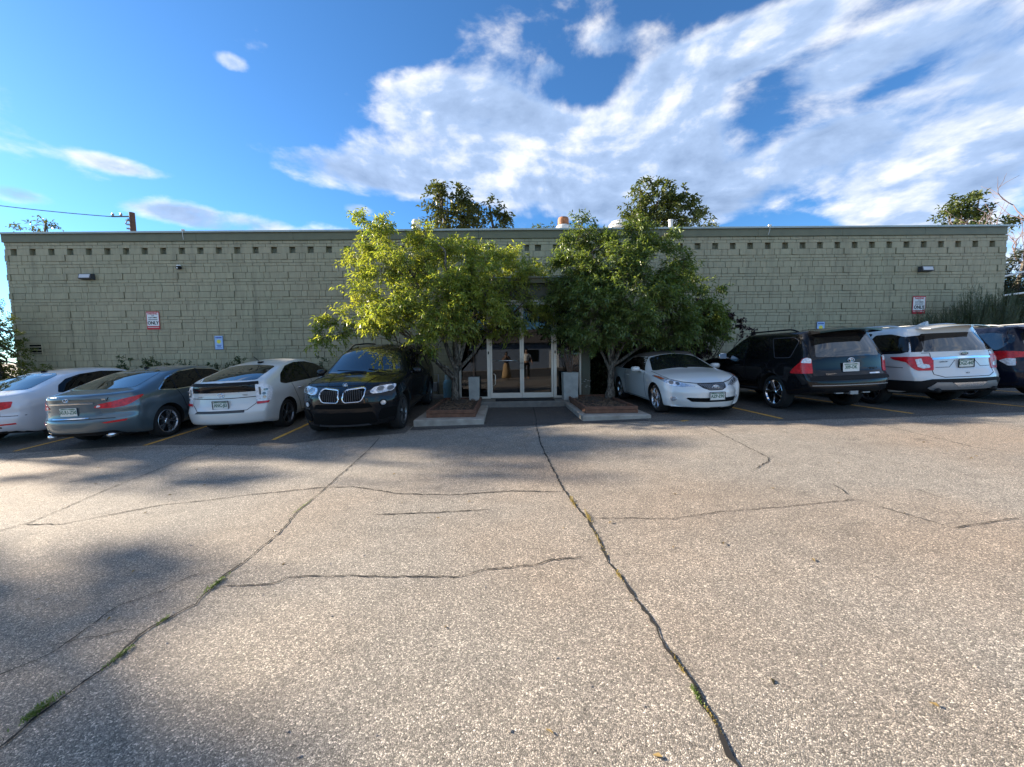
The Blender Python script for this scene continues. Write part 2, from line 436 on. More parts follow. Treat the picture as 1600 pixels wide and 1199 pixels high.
class MB:
    def __init__(s): s.v = []; s.f = []; s.m = []; s.k = 0
    def mat(s, k): s.k = k; return s
    def add(s, vs, fs):
        n = len(s.v); s.v += [tuple(v) for v in vs]; s.f += [tuple(i+n for i in f) for f in fs]; s.m += [s.k]*len(fs)
        return s
    def box(s, x0, x1, y0, y1, z0, z1, bev=0.0):
        if bev <= 0:
            vs = [(x, y, z) for z in (z0, z1) for y in (y0, y1) for x in (x0, x1)]
            return s.add(vs, [(0, 2, 3, 1), (4, 5, 7, 6), (0, 1, 5, 4), (2, 6, 7, 3), (0, 4, 6, 2), (1, 3, 7, 5)])
        b = bev; n0 = []
        vs = []
        for z, i in ((z0, b), (z0+b, 0), (z1-b, 0), (z1, b)):
            ring = [(x0+b+i*0 if 0 else x0+max(i, 0)+0, 0)]
            xa, xb, ya, yb = x0+i, x1-i, y0+i, y1-i
            c = b*0.7 if i == 0 else b*0.35
            vs += [(xa+c, ya, z), (xb-c, ya, z), (xb, ya+c, z), (xb, yb-c, z), (xb-c, yb, z), (xa+c, yb, z), (xa, yb-c, z), (xa, ya+c, z)]
        fs = [tuple(reversed(range(8))), tuple(range(24, 32))]
        for r in range(3):
            for i in range(8):
                j = (i+1) % 8
                fs.append((r*8+i, r*8+j, (r+1)*8+j, (r+1)*8+i))
        return s.add(vs, fs)
    def obox(s, M, hx, hy, hz):
        vs = [M @ Vector((x, y, z)) for z in (-hz, hz) for y in (-hy, hy) for x in (-hx, hx)]
        return s.add(vs, [(0, 2, 3, 1), (4, 5, 7, 6), (0, 1, 5, 4), (2, 6, 7, 3), (0, 4, 6, 2), (1, 3, 7, 5)])
    def tube(s, pts, rads, n=8, cap=True):
        pts = [Vector(p) for p in pts]
        if isinstance(rads, (int, float)): rads = [rads]*len(pts)
        vs = []; fs = []
        prev = None
        for i, p in enumerate(pts):
            d = (pts[min(i+1, len(pts)-1)] - pts[max(i-1, 0)])
            if d.length < 1e-9: d = Vector((0, 0, 1))
            d.normalize()
            if prev is None:
                a = d.orthogonal().normalized()
            else:
                a = (prev - d*prev.dot(d))
                a = a.normalized() if a.length > 1e-6 else d.orthogonal().normalized()
            prev = a
            b = d.cross(a)
            for k in range(n):
                t = 2*math.pi*k/n
                vs.append(p + (a*math.cos(t) + b*math.sin(t))*rads[i])
        for i in range(len(pts)-1):
            for k in range(n):
                j = (k+1) % n
                fs.append((i*n+k, i*n+j, (i+1)*n+j, (i+1)*n+k))
        if cap:
            fs.append(tuple(reversed(range(n)))); fs.append(tuple(range((len(pts)-1)*n, len(pts)*n)))
        return s.add(vs, fs)
    def lathe(s, prof, n=24, M=None):
        """prof: list of (r, z) revolved about z"""
        M = M or Matrix.Identity(4)
        vs = []; fs = []
        for r, z in prof:
            for k in range(n):
                t = 2*math.pi*k/n
                vs.append(M @ Vector((r*math.cos(t), r*math.sin(t), z)))
        for i in range(len(prof)-1):
            for k in range(n):
                j = (k+1) % n
                fs.append((i*n+k, i*n+j, (i+1)*n+j, (i+1)*n+k))
        return s.add(vs, fs)
    def build(s, name, mat=None, parent=None, smooth=False, mats=None):
        return mesh_obj(name, s.v, s.f, mat, parent, smooth, mats, s.m if mats else None)

def text_mesh(body, size, mat, parent, M, name='lettering', depth=0.002, xscale=1.0, align='CENTER', bold=0.0):
    cu = bpy.data.curves.new('tmp', 'FONT')
    cu.body = body; cu.size = size; cu.align_x = align; cu.align_y = 'CENTER'; cu.extrude = depth; cu.resolution_u = 2
    cu.offset = bold
    ob = bpy.data.objects.new('tmp', cu)
    COL.objects.link(ob)
    dg = bpy.context.evaluated_depsgraph_get()
    me = bpy.data.meshes.new_from_object(ob.evaluated_get(dg))
    bpy.data.objects.remove(ob); bpy.data.curves.remove(cu)
    me.transform(Matrix.Diagonal((xscale, 1, 1, 1)))
    me.materials.clear(); me.materials.append(mat)
    me.name = name
    o = bpy.data.objects.new(name, me); link(o, parent)
    o.matrix_local = M
    return o

# rotation that stands text upright facing -Y
FACE_CAM = Matrix.Rotation(math.pi/2, 4, 'X')

def ss(a, b, x):
    t = min(1.0, max(0.0, (x-a)/(b-a))); return t*t*(3-2*t)
def gz(X, Y):
    k = 0.055*(1-ss(-4.5, 3, X)); t = min(max(Y-7.2, 0), 4.3)
    Xc = max(-40, min(40, X))
    return 0.0285*Xc + k*t

# ------------------------------------------------------------------ ground
def axis(vals):
    out = []
    for a, b, n in vals: out += list(np.linspace(a, b, n, endpoint=False))
    out.append(vals[-1][1]); return out
gx = axis([(-900, -60, 8), (-60, -20, 10), (-20, 20, 60), (20, 60, 10), (60, 900, 8)])
gy = axis([(-900, -60, 8), (-60, -4, 12), (-4, 16, 50), (16, 60, 12), (60, 900, 8)])
def sheet(name, xs, ys, dz, mat, parent=None, mask=None):
    vs = [(x, y, gz(x, y)+dz) for y in ys for x in xs]
    fs = []
    for j in range(len(ys)-1):
        for i in range(len(xs)-1):
            if mask and not mask((xs[i]+xs[i+1])/2, (ys[j]+ys[j+1])/2): continue
            fs.append((j*len(xs)+i, j*len(xs)+i+1, (j+1)*len(xs)+i+1, (j+1)*len(xs)+i))
    return mesh_obj(name, vs, fs, mat, parent, smooth=True)
lot = tag(sheet('asphalt_ground', gx, gy, 0, M_LOT), kind='structure')

def drape_poly(name, outline, dz, mat, parent=None, cell=0.5, kind=None):
    bm = bmesh.new()
    vs = [bm.verts.new((x, y, 0)) for x, y in outline]
    bm.faces.new(vs)
    xs = [p[0] for p in outline]; ys = [p[1] for p in outline]
    for ax, lo, hi in ((0, min(xs), max(xs)), (1, min(ys), max(ys))):
        t = math.floor(lo/cell)*cell + cell
        while t < hi:
            co = (t, 0, 0) if ax == 0 else (0, t, 0); no = (1, 0, 0) if ax == 0 else (0, 1, 0)
            bmesh.ops.bisect_plane(bm, geom=bm.verts[:]+bm.edges[:]+bm.faces[:], plane_co=co, plane_no=no)
            t += cell
    bmesh.ops.triangulate(bm, faces=bm.faces[:])
    for v in bm.verts: v.co.z = gz(v.co.x, v.co.y)+dz
    bm.normal_update()
    for f in bm.faces:
        if f.normal.z < 0: f.normal_flip()
    me = bpy.data.meshes.new(name); bm.to_mesh(me); bm.free(); me.materials.append(mat)
    o = bpy.data.objects.new(name, me); link(o, parent)
    if kind: o['kind'] = kind
    return o

def jitter_line(pts, step, amp, seed):
    r = random.Random(seed); out = [pts[0]]
    for (a, b) in zip(pts, pts[1:]):
        L = math.hypot(b[0]-a[0], b[1]-a[1]); n = max(1, int(L/step))
        for i in range(1, n+1):
            t = i/n; x = a[0]+(b[0]-a[0])*t; y = a[1]+(b[1]-a[1])*t
            if i < n or True: x += r.uniform(-amp, amp); y += r.uniform(-amp, amp)
            out.append((x, y))
    return out
strip_front = jitter_line([(-22, 7.25), (-12.0, 7.3), (-9.07, 7.45), (-7.78, 7.6), (-5.81, 7.43), (-4.3, 7.1), (-3.4, 7.45), (-2.0, 7.6)], .35, .03, 3)
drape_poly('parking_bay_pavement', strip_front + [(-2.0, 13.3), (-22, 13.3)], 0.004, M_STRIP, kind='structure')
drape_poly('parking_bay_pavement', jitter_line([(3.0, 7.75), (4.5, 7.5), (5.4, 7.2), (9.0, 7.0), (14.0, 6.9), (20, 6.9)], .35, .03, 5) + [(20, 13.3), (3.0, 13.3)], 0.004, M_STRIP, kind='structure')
drape_poly('entrance_drive', jitter_line([(-1.98, 7.85), (-.4, 7.92), (.66, 7.85), (1.7, 7.8), (2.98, 7.85)], .25, .02, 9) + [(2.98, 11.2), (-1.98, 11.2)], 0.004, M_SEALED, kind='structure')

drape_poly('rear_shade_sheet', jitter_line([(-40, -2.6), (40, -2.2)], 2.0, .06, 12)[::-1] + [(-40, -15.5), (40, -15.5)], 0.005, M_SEALED, cell=4.0, kind='structure')  # unseen dark sheet added; stands in for shaded ground mirrored in the doors

def ribbon(pts, w, seed=0, dz=0.006, taper=True, vary=0.6):
    r = random.Random(seed); vs = []; fs = []
    n = len(pts)
    for i, (x, y) in enumerate(pts):
        a = pts[max(i-1, 0)]; b = pts[min(i+1, n-1)]
        dx, dy = b[0]-a[0], b[1]-a[1]; L = math.hypot(dx, dy) or 1
        ww = w*(1+r.uniform(-vary, vary))*0.5
        if taper: ww *= min(1, 0.25+min(i, n-1-i)*0.25)
        ox, oy = -dy/L*ww, dx/L*ww
        for s in (1, -1):
            X, Y = x+ox*s, y+oy*s
            vs.append((X, Y, gz(X, Y)+dz))
    for i in range(n-1): fs.append((2*i, 2*i+1, 2*i+3, 2*i+2))
    return vs, fs
CRACKS = [
 ([(-2.0, .2), (-2.05, 1.2), (-2.05, 1.47), (-2.07, 1.6), (-2.05, 1.74), (-2.04, 1.89), (-2.08, 2.14), (-1.98, 2.36), (-2.03, 2.68), (-2.01, 2.9), (-2.02, 3.32), (-2.11, 3.82), (-2.14, 4.26), (-2.2, 5.09), (-2.29, 6.32), (-2.42, 7.31)], .014),
 ([(-2.02, 2.49), (-1.93, 2.54), (-1.59, 2.55), (-1.54, 2.62), (-1.17, 2.6), (-0.85, 2.56), (-0.54, 2.53), (-0.32, 2.51), (-0.19, 2.57), (0.03, 2.6), (0.19, 2.61), (0.31, 2.66), (0.57, 2.68)], .010),
 ([(-4.9, 3.84), (-4.43, 3.79), (-4.28, 3.88), (-3.82, 4.2), (-3.4, 4.28), (-2.97, 4.4), (-2.23, 4.54), (-1.84, 4.52), (-1.18, 4.19), (-0.63, 4.08), (0.06, 4.11), (0.61, 4.01)], .016),
 ([(-4.91, 3.4), (-4.91, 3.7), (-4.84, 3.87), (-4.91, 4.25), (-5.04, 4.71), (-5.13, 5.2), (-5.23, 5.8), (-5.37, 6.57), (-5.48, 7.48)], .013),
 ([(-2.66, 1.7), (-2.54, 1.85), (-2.45, 1.98), (-2.46, 2.2), (-2.49, 2.37), (-2.34, 2.52), (-2.27, 2.7), (-2.01, 2.85)], .008),
 ([(-1.3, 3.64), (-0.7, 3.625), (-0.15, 3.63)], .015), ([(-2.52, 2.05), (-2.33, 2.11), (-2.22, 2.14), (-2.08, 2.15)], .006),
 ([(0.77, 10.5), (0.70, 8.6), (0.64, 7.87), (0.58, 6.2), (0.6, 4.93), (0.62, 4.09), (0.67, 3.59), (0.72, 3.27), (0.72, 2.86), (0.71, 2.59), (0.75, 2.36), (0.76, 2.16), (0.79, 1.99), (0.78, 1.87), (0.79, 1.75), (0.81, 1.65), (0.81, 1.53), (0.81, 1.43), (0.81, 1.34), (0.8, 1.27), (0.81, 1.24), (.8, .6)], .020),
 ([(0.74, 3.33), (1.44, 3.23), (1.89, 3.32), (2.53, 3.36), (3.02, 3.41), (3.29, 3.44), (3.36, 3.15), (3.45, 2.89), (3.48, 2.83), (3.8, 2.88), (4.19, 2.94)], .009),
 ([(3.77, 7.13), (3.55, 5.61), (3.45, 4.9), (3.35, 4.74), (2.94, 4.42)], .014), ([(3.43, 3.89), (3.3, 3.54)], .010), ([(4.04, 3.66), (4.02, 3.36)], .010),
 ([(6.46, 6.84), (6.47, 6.16), (6.23, 4.89), (6.39, 4.53), (7.2, 4.3)], .012),
 ([(-8.67, 6.64), (-9.07, 7.22), (-8.62, 7.36), (-7.78, 7.4), (-5.9, 7.3)], .012), ([(-4.9, 7.2), (-4.23, 7.04), (-3.88, 7.3)], .012),
 ([(0.95, 8.0), (1.8, 7.72), (3.2, 7.7)], .010), ([(-2.0, 7.72), (-.9, 7.86), (.64, 7.80)], .012),
]
for i, (pts, w) in enumerate(CRACKS):
    jp = jitter_line(pts, 0.04, 0.009, 20+i)
    v, f = ribbon(jp, w*.8, 50+i)
    rc = random.Random(900+i)
    cq = MB().add(v, f)
    for k in range(3, len(jp)-3):                  # hairlines and crumbled chips leaving the crack
        if rc.random() < .10:
            a = rc.uniform(0, 6.28); L_ = rc.uniform(.03, .14); br = [jp[k]]
            for m in range(4):
                a += rc.uniform(-.5, .5); br.append((br[-1][0]+math.cos(a)*L_/4, br[-1][1]+math.sin(a)*L_/4))
            bv, bf = ribbon(br, w*.30, k); cq.add(bv, bf)
        if rc.random() < .25:
            x, y = jp[k]; s_ = w*rc.uniform(.3, .9); n_ = 6; ring = []
            for m in range(n_):
                an = m*2*math.pi/n_; rr_ = s_*rc.uniform(.5, 1.0); ring.append((x+math.cos(an)*rr_, y+math.sin(an)*rr_, gz(x, y)+.0065))
            cq.add(ring, [tuple(range(n_))])
    cq.build('crack', M_CRACK, lot)
for pts in ([(-9.58, 7.56), (-9.63, 12.2)], [(-7.07, 7.55), (-7.03, 12.2)], [(-4.56, 7.53), (-4.53, 12.2)], [(3.55, 7.62), (3.72, 7.66)], [(5.46, 7.4), (5.45, 12.3)], [(8.0, 7.31), (7.95, 12.3)], [(10.5, 7.31), (10.4, 12.3)], [(13.0, 7.2), (12.95, 12.3)], [(-12.2, 7.5), (-12.2, 12.2)]):
    p = jitter_line(pts, .12, .004, int(pts[0][0]*10))
    v, f = ribbon(p, .085, 3, dz=0.009, taper=False, vary=.12)
    mesh_obj('painted_line', v, f, M_YELLOW, lot)
# ------------------------------------------------------------------ building
YW = 13.37; XL, XR = -16.52, 17.60
VX0, VX1 = -1.47, 2.47          # entrance vestibule
bld = empty('commercial_building', (0.5, YW, 0), 'long low sage green block building with flat roof behind the row of parked cars', 'building')
bld_inv = Vector((-0.5, -YW, 0))
Hm_ = 0.207
def to_b(o):                      # geometry is written in world coordinates, the parent stands at the wall foot
    o.parent = bld; o.location = bld_inv; return o

b = MB()
ZR1 = 5.43-Hm_; ZR0 = ZR1-Hm_
b.box(XL+.01, XR-.01, YW+.016, YW+.30, -.6, ZR0)
b.box(XL+.01, XR-.01, YW+.016, YW+.30, ZR1, 5.43)
b.box(XL+.01, XR-.01, YW+.13, YW+.30, ZR0, ZR1)
b.box(XL+.01, XL+.31, YW+.302, 36, -.6, 5.43); b.box(XR-.31, XR-.01, YW+.302, 36, -.6, 5.43); b.box(XL+.01, XR-.01, 36.002, 36.3, -.6, 5.43)
to_b(b.build('wall_backing', M_MORTAR))
b = MB().box(XL+.32, XR-.32, YW+.32, 35.9, 5.30, 5.42)
to_b(b.build('roof', pmat('roof_membrane', (0.35, 0.35, 0.34), 0.8, noise=(2, .2))))

def block_geo(w, h, d=0.03):
    c = 0.004; x = w/2; z = h/2
    vs = [(-x, 0, -z), (x, 0, -z), (x, 0, z), (-x, 0, z), (-x, -d+c, -z), (x, -d+c, -z), (x, -d+c, z), (-x, -d+c, z),
          (-x+c, -d, -z+c), (x-c, -d, -z+c), (x-c, -d, z-c), (-x+c, -d, z-c)]
    fs = []
    for a in (0, 4):
        for i in range(4):
            j = (i+1) % 4; fs.append((a+i, a+j, a+4+j, a+4+i))
    fs.append((8, 9, 10, 11))
    return vs, fs
Hm = 0.207; JT = 0.011
rows = ['h1', 'h2', 'R', 'B', 'h1', 'h2', 'A', 'B', 'h2', 'h1', 'A', 'B', 'h1', 'h2', 'A', 'B', 'h2', 'h1', 'S', 'h1', 'h2', 'A', 'B', 'h1', 'h2', 'A', 'B', 'h2', 'h1', 'A', 'B', 'h1', 'h2', 'A', 'B', 'h1']
U = 0.6096
blocks = []      # (xc, zc, w, h, proud)
rr = random.Random(5)
zt = 5.43
def fill(segs, phase, x0, x1):
    """segs: widths of one repeating unit; returns [(xa, xb, idx)] clipped to x0..x1"""
    P = sum(segs); out = []
    x = phase - math.ceil((phase-x0)/P+1)*P
    while x < x1:
        for i, w in enumerate(segs):
            a, c = max(x, x0), min(x+w, x1)
            if c-a > 0.04: out.append((a, c, i))
            x += w
    return out
PRL, PRR = -14.67, 8.25
for ri, r in enumerate(rows):
    hgt = Hm/2 if r[0] == 'h' else Hm
    for side, (x0, x1, ph, pr) in enumerate(((XL, 0.9, -16.22, PRL), (0.9, XR, 7.30, PRR))):
        o = rr.uniform(0, 1)*U
        if r == 'R': cells = [(a, c, i) for a, c, i in fill([0.2032, 0.4064], ph-0.1016, x0, x1) if i == 1]
        elif r == 'B': cells = fill([0.2032, 0.4064], pr-0.1016, x0, x1)
        elif r == 'A': cells = fill([0.2032, 0.4064], pr-0.1016+o, x0, x1)
        elif r == 'S': cells = fill([0.2032]+[0.4064]*4, pr-0.1016, x0, x1)
        else: cells = fill([0.4064], pr+o, x0, x1)
        for a, c, i in cells:
            if (a > VX0+.05 and c < VX1-.05) and zt < 3.5: continue
            proud = rr.uniform(-.002, .004)
            if r in 'BS' and i == 0:
                k = ((a+c)/2-pr)/(3*U)
                if abs(k-round(k)) < .12: proud = 0.026
                elif r == 'B': proud += rr.choice([0, 0, .005])
            elif r == 'A' and i == 0 and rr.random() < .35: proud += .006
            blocks.append(((a+c)/2, zt-hgt/2, c-a-JT, hgt-JT*0.8, proud, r))
    zt -= hgt
full = [k for k, q in enumerate(blocks) if q[5] in 'ABS' and q[2] > .36 and 1.95 < q[1] < 5.2 and (-15.6 < q[0] < -4.9 or q[0] > 7.3)]
full.sort(key=lambda k: abs(blocks[k][0]))
singles = set(full[:300])
vs, fs = block_geo(0.4064-JT, Hm-JT*0.8)
me_block = bpy.data.meshes.new('block'); me_block.from_pydata(vs, [], fs); me_block.materials.append(M_WALL)
rest = MB()
for k, (x, z, w, h, pr, r) in enumerate(blocks):
    if k in singles:
        o = bpy.data.objects.new('block', me_block); link(o, bld)
        o.location = Vector((x, YW+.03-pr-.012, z)) + bld_inv
    else:
        v, f = block_geo(w+(JT if r == 'R' else 0), h+(JT*.8-.002 if r == 'R' else 0), .15 if r == 'R' else .03)
        rest.add([(p[0]+x, p[1]+YW+(.15 if r == 'R' else .03)-pr-.012, p[2]+z) for p in v], f)
o = to_b(rest.build('block_courses', M_WALL)); o['kind'] = 'stuff'
# niches of the recess row: shallow boxes behind each gap already show the backing; their backs get a darker wall colour, recess shade painted in
b = MB()
for side, (x0, x1, ph) in enumerate(((XL, .9, -16.22), (.9, XR, 7.30))):
    for a, c, i in fill([0.2032, 0.4064], ph-0.1016, x0, x1):
        if i == 0: b.box(a-.02, c+.02, YW+.120, YW+.129, 5.43-2*Hm+.001, 5.43-Hm-.001)
to_b(b.build('niche_backs', pmat('niche_shade', (0.20, 0.20, 0.14), 0.8, noise=(8, .4))))['kind'] = 'stuff'

# fascia boards and coping
seams = [XL-.02, -10.2, -7.0, -3.9, -.8, 2.3, 5.4, 8.75, 11.7, 14.6, XR-.09]
for a, c in zip(seams, seams[1:]):
    to_b(MB().box(a+.003, c-.003, YW-.055, YW+.3, 5.432, 5.70, .004).build('fascia_board', M_TRIM))
cs = [XL-.08, -10.55, -4.3, 1.9, 9.1, XR+.06]
for a, c in zip(cs, cs[1:]):
    q = MB().box(a+.002, c-.002, YW-.12, YW+.34, 5.702, 5.742, .006)
    q.box(a+.002, c-.002, YW-.12, YW-.112, 5.682, 5.702)
    to_b(q.build('coping_strip', M_COPING))
for x in (-10.55, 9.1):           # small loose coping clips with a hanging wire
    q = MB().box(x-.05, x+.05, YW-.15, YW-.10, 5.735, 5.79, .006)
    q.tube([(x, YW-.14, 5.74), (x-.01, YW-.15, 5.62), (x-.03, YW-.10, 5.46)], .006, 5)
    to_b(q.build('coping_clip', M_WHITE))
to_b(MB().tube([(2.95, YW-.14, 5.72), (2.93, YW-.13, 5.5), (2.75, YW-.1, 5.4), (2.6, YW-.08, 5.40)], .008, 5).build('loose_cable', M_GREY))
# louvred vent in the wall at far left
q = MB()
q.box(-16.02, -15.62, YW-.035, YW+.01, 1.70, 1.745); q.box(-16.02, -15.62, YW-.035, YW+.01, 2.06, 2.10)
q.box(-16.06, -16.02, YW-.035, YW+.01, 1.70, 2.10); q.box(-15.62, -15.58, YW-.035, YW+.01, 1.70, 2.10)
lv = to_b(q.build('wall_vent', M_WALL))
for k in range(3):
    z = 1.79+.10*k
    s_ = MB().obox(Matrix.Translation((-15.82, YW-.02, z)) @ Matrix.Rotation(.6, 4, 'X'), .2, .035, .006)
    s_.build('slat', M_WALL, lv)
MB().box(-16.02, -15.62, YW-.0165, YW-.0155, 1.745, 2.06).build('vent_back', M_BLACK, lv)
# concrete kerb at the foot of the wall
tag(MB().box(XL, VX0-.3, 12.55, 12.70, -.4, .22, .01).build('kerb', M_CONC), kind='structure')
tag(MB().box(4.0, XR, 12.55, 12.70, -.4, .38, .01).build('kerb', M_CONC), kind='structure')

# ---------------------------------------------------------------- vestibule and glazed doors
VY = 11.08; VF = 0.235; VT = 3.0      # front plane, floor level, head of the frames
q = MB().box(VX0, VX0+.16, VY-.05, YW+.02, -.1, 3.5); to_b(q.build('entrance_pillar', M_BROWN))
q = MB().box(VX1-.24, VX1, VY-.05, YW+.02, -.1, 3.5); to_b(q.build('entrance_pillar', M_PILLAR))
to_b(MB().box(VX0, VX1, VY-.12, YW+.02, 3.502, 3.64, .006).build('vestibule_roof', M_TRIM))
to_b(MB().box(VX0-.04, VX1+.04, VY-.17, YW+.02, 3.642, 3.675, .004).build('vestibule_coping', M_COPING))
to_b(MB().box(VX0+.162, VX1-.242, VY+.02, VY+.12, VT+.05, 3.5).build('transom_panel', M_PILLAR))
fx = [(-1.31, -1.25), (-0.50, -0.41), (1.42, 1.51), (2.17, 2.228)]
q = MB()
for a, c in fx: q.box(a, c, VY, VY+.11, VF, VT, .004)
q.box(fx[0][1]+.001, fx[1][0]-.001, VY+.01, VY+.10, VF, VF+.06); q.box(fx[2][1]+.001, fx[3][0]-.001, VY+.01, VY+.10, VF, VF+.06)
q.box(-1.31, 2.228, VY, VY+.11, VT+.001, VT+.049)
to_b(q.build('storefront_frame', M_ALU))
for a, c in ((fx[0][1], fx[1][0]), (fx[2][1], fx[3][0])):
    to_b(MB().box(a+.002, c-.002, VY+.05, VY+.058, VF+.062, VT-.002).build('side_pane', M_GLASS))
for k, (a, c) in enumerate(((-0.405, 0.503), (0.509, 1.415))):
    q = MB()
    st = .055
    q.box(a, a+st, VY+.03, VY+.075, VF+.012, VT-.01, .004); q.box(c-st, c, VY+.03, VY+.075, VF+.012, VT-.01, .004)
    q.box(a+st+.001, c-st-.001, VY+.031, VY+.074, VF+.012, VF+.16); q.box(a+st+.001, c-st-.001, VY+.031, VY+.074, VT-.08, VT-.01)
    d = to_b(q.build('entrance_door', M_ALU))
    MB().box(a+st+.002, c-st-.002, VY+.050, VY+.056, VF+.162, VT-.082).build('door_pane', M_GLASS, d)
    hx = c-.028 if k == 0 else a+.028
    s_ = -1 if k == 0 else 1
    MB().tube([(hx, VY+.03, 1.10), (hx, VY-.04, 1.10), (hx+s_*.0, VY-.045, 1.13), (hx+s_*.0, VY-.045, 1.36), (hx, VY-.04, 1.39), (hx, VY+.03, 1.39)], .012, 8).build('pull_handle', M_ALU, d, smooth=True)
    if k == 0:
        MB().tube([(a+.06, VY+.02, 1.33), (c-.06, VY+.02, 1.33)], .014, 8).build('push_bar', M_CHROME, d, smooth=True)
        MB().tube([(a+.09, VY+.0, .62), (a+.14, VY-.03, .66), (a+.14, VY-.03, .92), (a+.09, VY+.0, .96)], .013, 8).build('sticker_handle', M_ALU, d, smooth=True)
    MB().box(hx-.02, hx+.02, VY+.022, VY+.03, 1.23, 1.28).build('lock', M_DARKGREY, d)
for x in (-.455, 1.465):
    to_b(MB().box(x-.017, x+.017, VY-.006, VY-.001, 1.52, 1.60).build('door_alarm', M_BLACK))
# room behind the doors
q = MB()
q.box(VX0+.17, VX1-.25, VY+.12, 16.5, VF-.05, VF-.001)
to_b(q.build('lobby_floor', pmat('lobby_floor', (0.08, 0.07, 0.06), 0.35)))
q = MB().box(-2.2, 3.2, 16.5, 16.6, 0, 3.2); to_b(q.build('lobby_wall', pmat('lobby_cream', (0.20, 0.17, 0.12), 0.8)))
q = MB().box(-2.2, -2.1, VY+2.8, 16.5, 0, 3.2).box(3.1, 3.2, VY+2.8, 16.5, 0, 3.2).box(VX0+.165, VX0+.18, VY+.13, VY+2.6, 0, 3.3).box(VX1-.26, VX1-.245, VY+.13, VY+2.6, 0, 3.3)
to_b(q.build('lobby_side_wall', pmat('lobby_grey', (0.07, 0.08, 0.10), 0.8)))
# entrance slab, mat
tag(MB().box(-1.45, 2.5, 10.42, VY+.115, -.2, VF-.012, .012).build('entrance_step', pmat('old_step_concrete', (0.17, 0.16, 0.14), 0.9, noise=(5, .25, 8))), kind='structure')
dm = MB().box(-.26, 1.38, 10.52, 10.98, VF-.011, VF+.006, .004).build('door_mat', M_MAT)
tag(dm, 'black rubber mat lying on the step in front of the glass doors', 'doormat')

# ---------------------------------------------------------------- rooftop things
def vent(name, x, y, prof, mats, label, cat):
    e = empty(name, (x, y, 5.42), label, cat)
    for nm, pr, m in prof:
        MB().lathe(pr, 20).build(nm, m, e, smooth=False)
    return e
M_RUST = pmat('rusty_cap', (0.30, 0.12, 0.05), 0.7, noise=(6, .5))
M_WGALV = pmat('white_galvanised', (0.62, 0.62, 0.60), 0.55, noise=(5, .1))
vent('roof_chimney', 2.79, 18, [('pipe', [(0, 0), (.20, 0), (.20, 1.45), (.34, 1.47), (.34, 1.86), (.30, 1.92), (.22, 1.94), (.22, 1.99)], M_WGALV), ('cap', [(.22, 1.96), (.25, 1.97), (.25, 2.20), (.22, 2.28), (0, 2.29)], M_RUST)], 0, 'white roof chimney with a rusty brown cap standing above the coping', 'chimney')
vent('roof_ventilator', 5.08, 17, [('pipe', [(0, 0), (.2, 0), (.2, 1.42), (.5, 1.45), (.5, 1.52)], M_WGALV), ('hood', [(.46, 1.53), (.5, 1.56), (.42, 1.66), (.33, 1.66), (.36, 1.74), (.2, 1.80), (0, 1.81)], M_WGALV)], 0, 'squat round white roof ventilator beside the tree top right of the chimney', 'roof vent')
vent('roof_vent_pipe', 7.31, 17, [('pipe', [(0, 0), (.09, 0), (.09, 1.75), (.11, 1.76), (.11, 1.82), (0, 1.83)], M_WGALV)], 0, 'thin white pipe sticking up above the roof in front of the big tree', 'vent pipe')
vent('roof_turbine_vent', -3.69, 17, [('pipe', [(0, 0), (.15, 0), (.10, 1.45), (.18, 1.5), (.18, 1.62), (.12, 1.66)], M_WGALV), ('cap', [(.11, 1.66), (.17, 1.72), (.18, 1.82), (.13, 1.90), (0, 1.92)], M_WGALV)], 0, 'white roof vent half hidden behind the top of the left tree', 'roof vent')

# ---------------------------------------------------------------- wall lamps, camera, signs
def wall_lamp(x, z, label):
    e = empty('wall_lamp', (x, YW-.03, z), label, 'wall lamp', 'wall lamps on the block wall')
    pts = [(-.20, -.005, -.09), (.20, -.005, -.09), (.20, -.005, .10), (-.20, -.005, .10), (-.20, -.17, -.07), (.20, -.17, -.07), (.20, -.13, .09), (-.20, -.13, .09)]
    q = MB().add(pts, [(0, 1, 2, 3), (4, 7, 6, 5), (0, 4, 5, 1), (3, 2, 6, 7), (0, 3, 7, 4), (1, 5, 6, 2)])
    q.build('housing', M_DARKGREY, e)
    q = MB().add([(-.17, -.1735, -.045), (.17, -.1735, -.045), (.17, -.142, .07), (-.17, -.142, .07), (-.17, -.16, -.045), (.17, -.16, -.045), (.17, -.128, .07), (-.17, -.128, .07)], [(0, 1, 2, 3), (4, 7, 6, 5), (0, 4, 5, 1), (3, 2, 6, 7), (0, 3, 7, 4), (1, 5, 6, 2)])
    q.build('lens', pmat('lamp_lens', (0.55, 0.56, 0.58), 0.25), e)
wall_lamp(-13.83, 4.28, 'grey box wall lamp at the far left under the row of niches')
wall_lamp(-4.56, 4.32, 'grey box wall lamp on the wall beside the left tree crown')
wall_lamp(14.64, 4.26, 'grey box wall lamp above the right red and white sign')
e = empty('security_camera', (-10.81, YW-.03, 4.57), 'small white and black security camera on the left half of the wall', 'camera')
MB().box(-.09, .03, -.05, 0, -.06, .08, .01).build('mount', M_WHITE, e)
MB().lathe([(0, -.001), (.055, 0), (.06, .06), (.055, .12), (0, .121)], 16, Matrix.Translation((.035, -.05, -.01)) @ Matrix.Rotation(math.pi/2+.3, 4, 'X')).build('camera_body', M_BLACKP, e, smooth=False)
MB().lathe([(0, 0), (.025, 0), (.02, .012), (0, .013)], 12, Matrix.Translation((.035, -.175, -.05)) @ Matrix.Rotation(math.pi/2+.3, 4, 'X')).build('lens', M_WHITE, e)

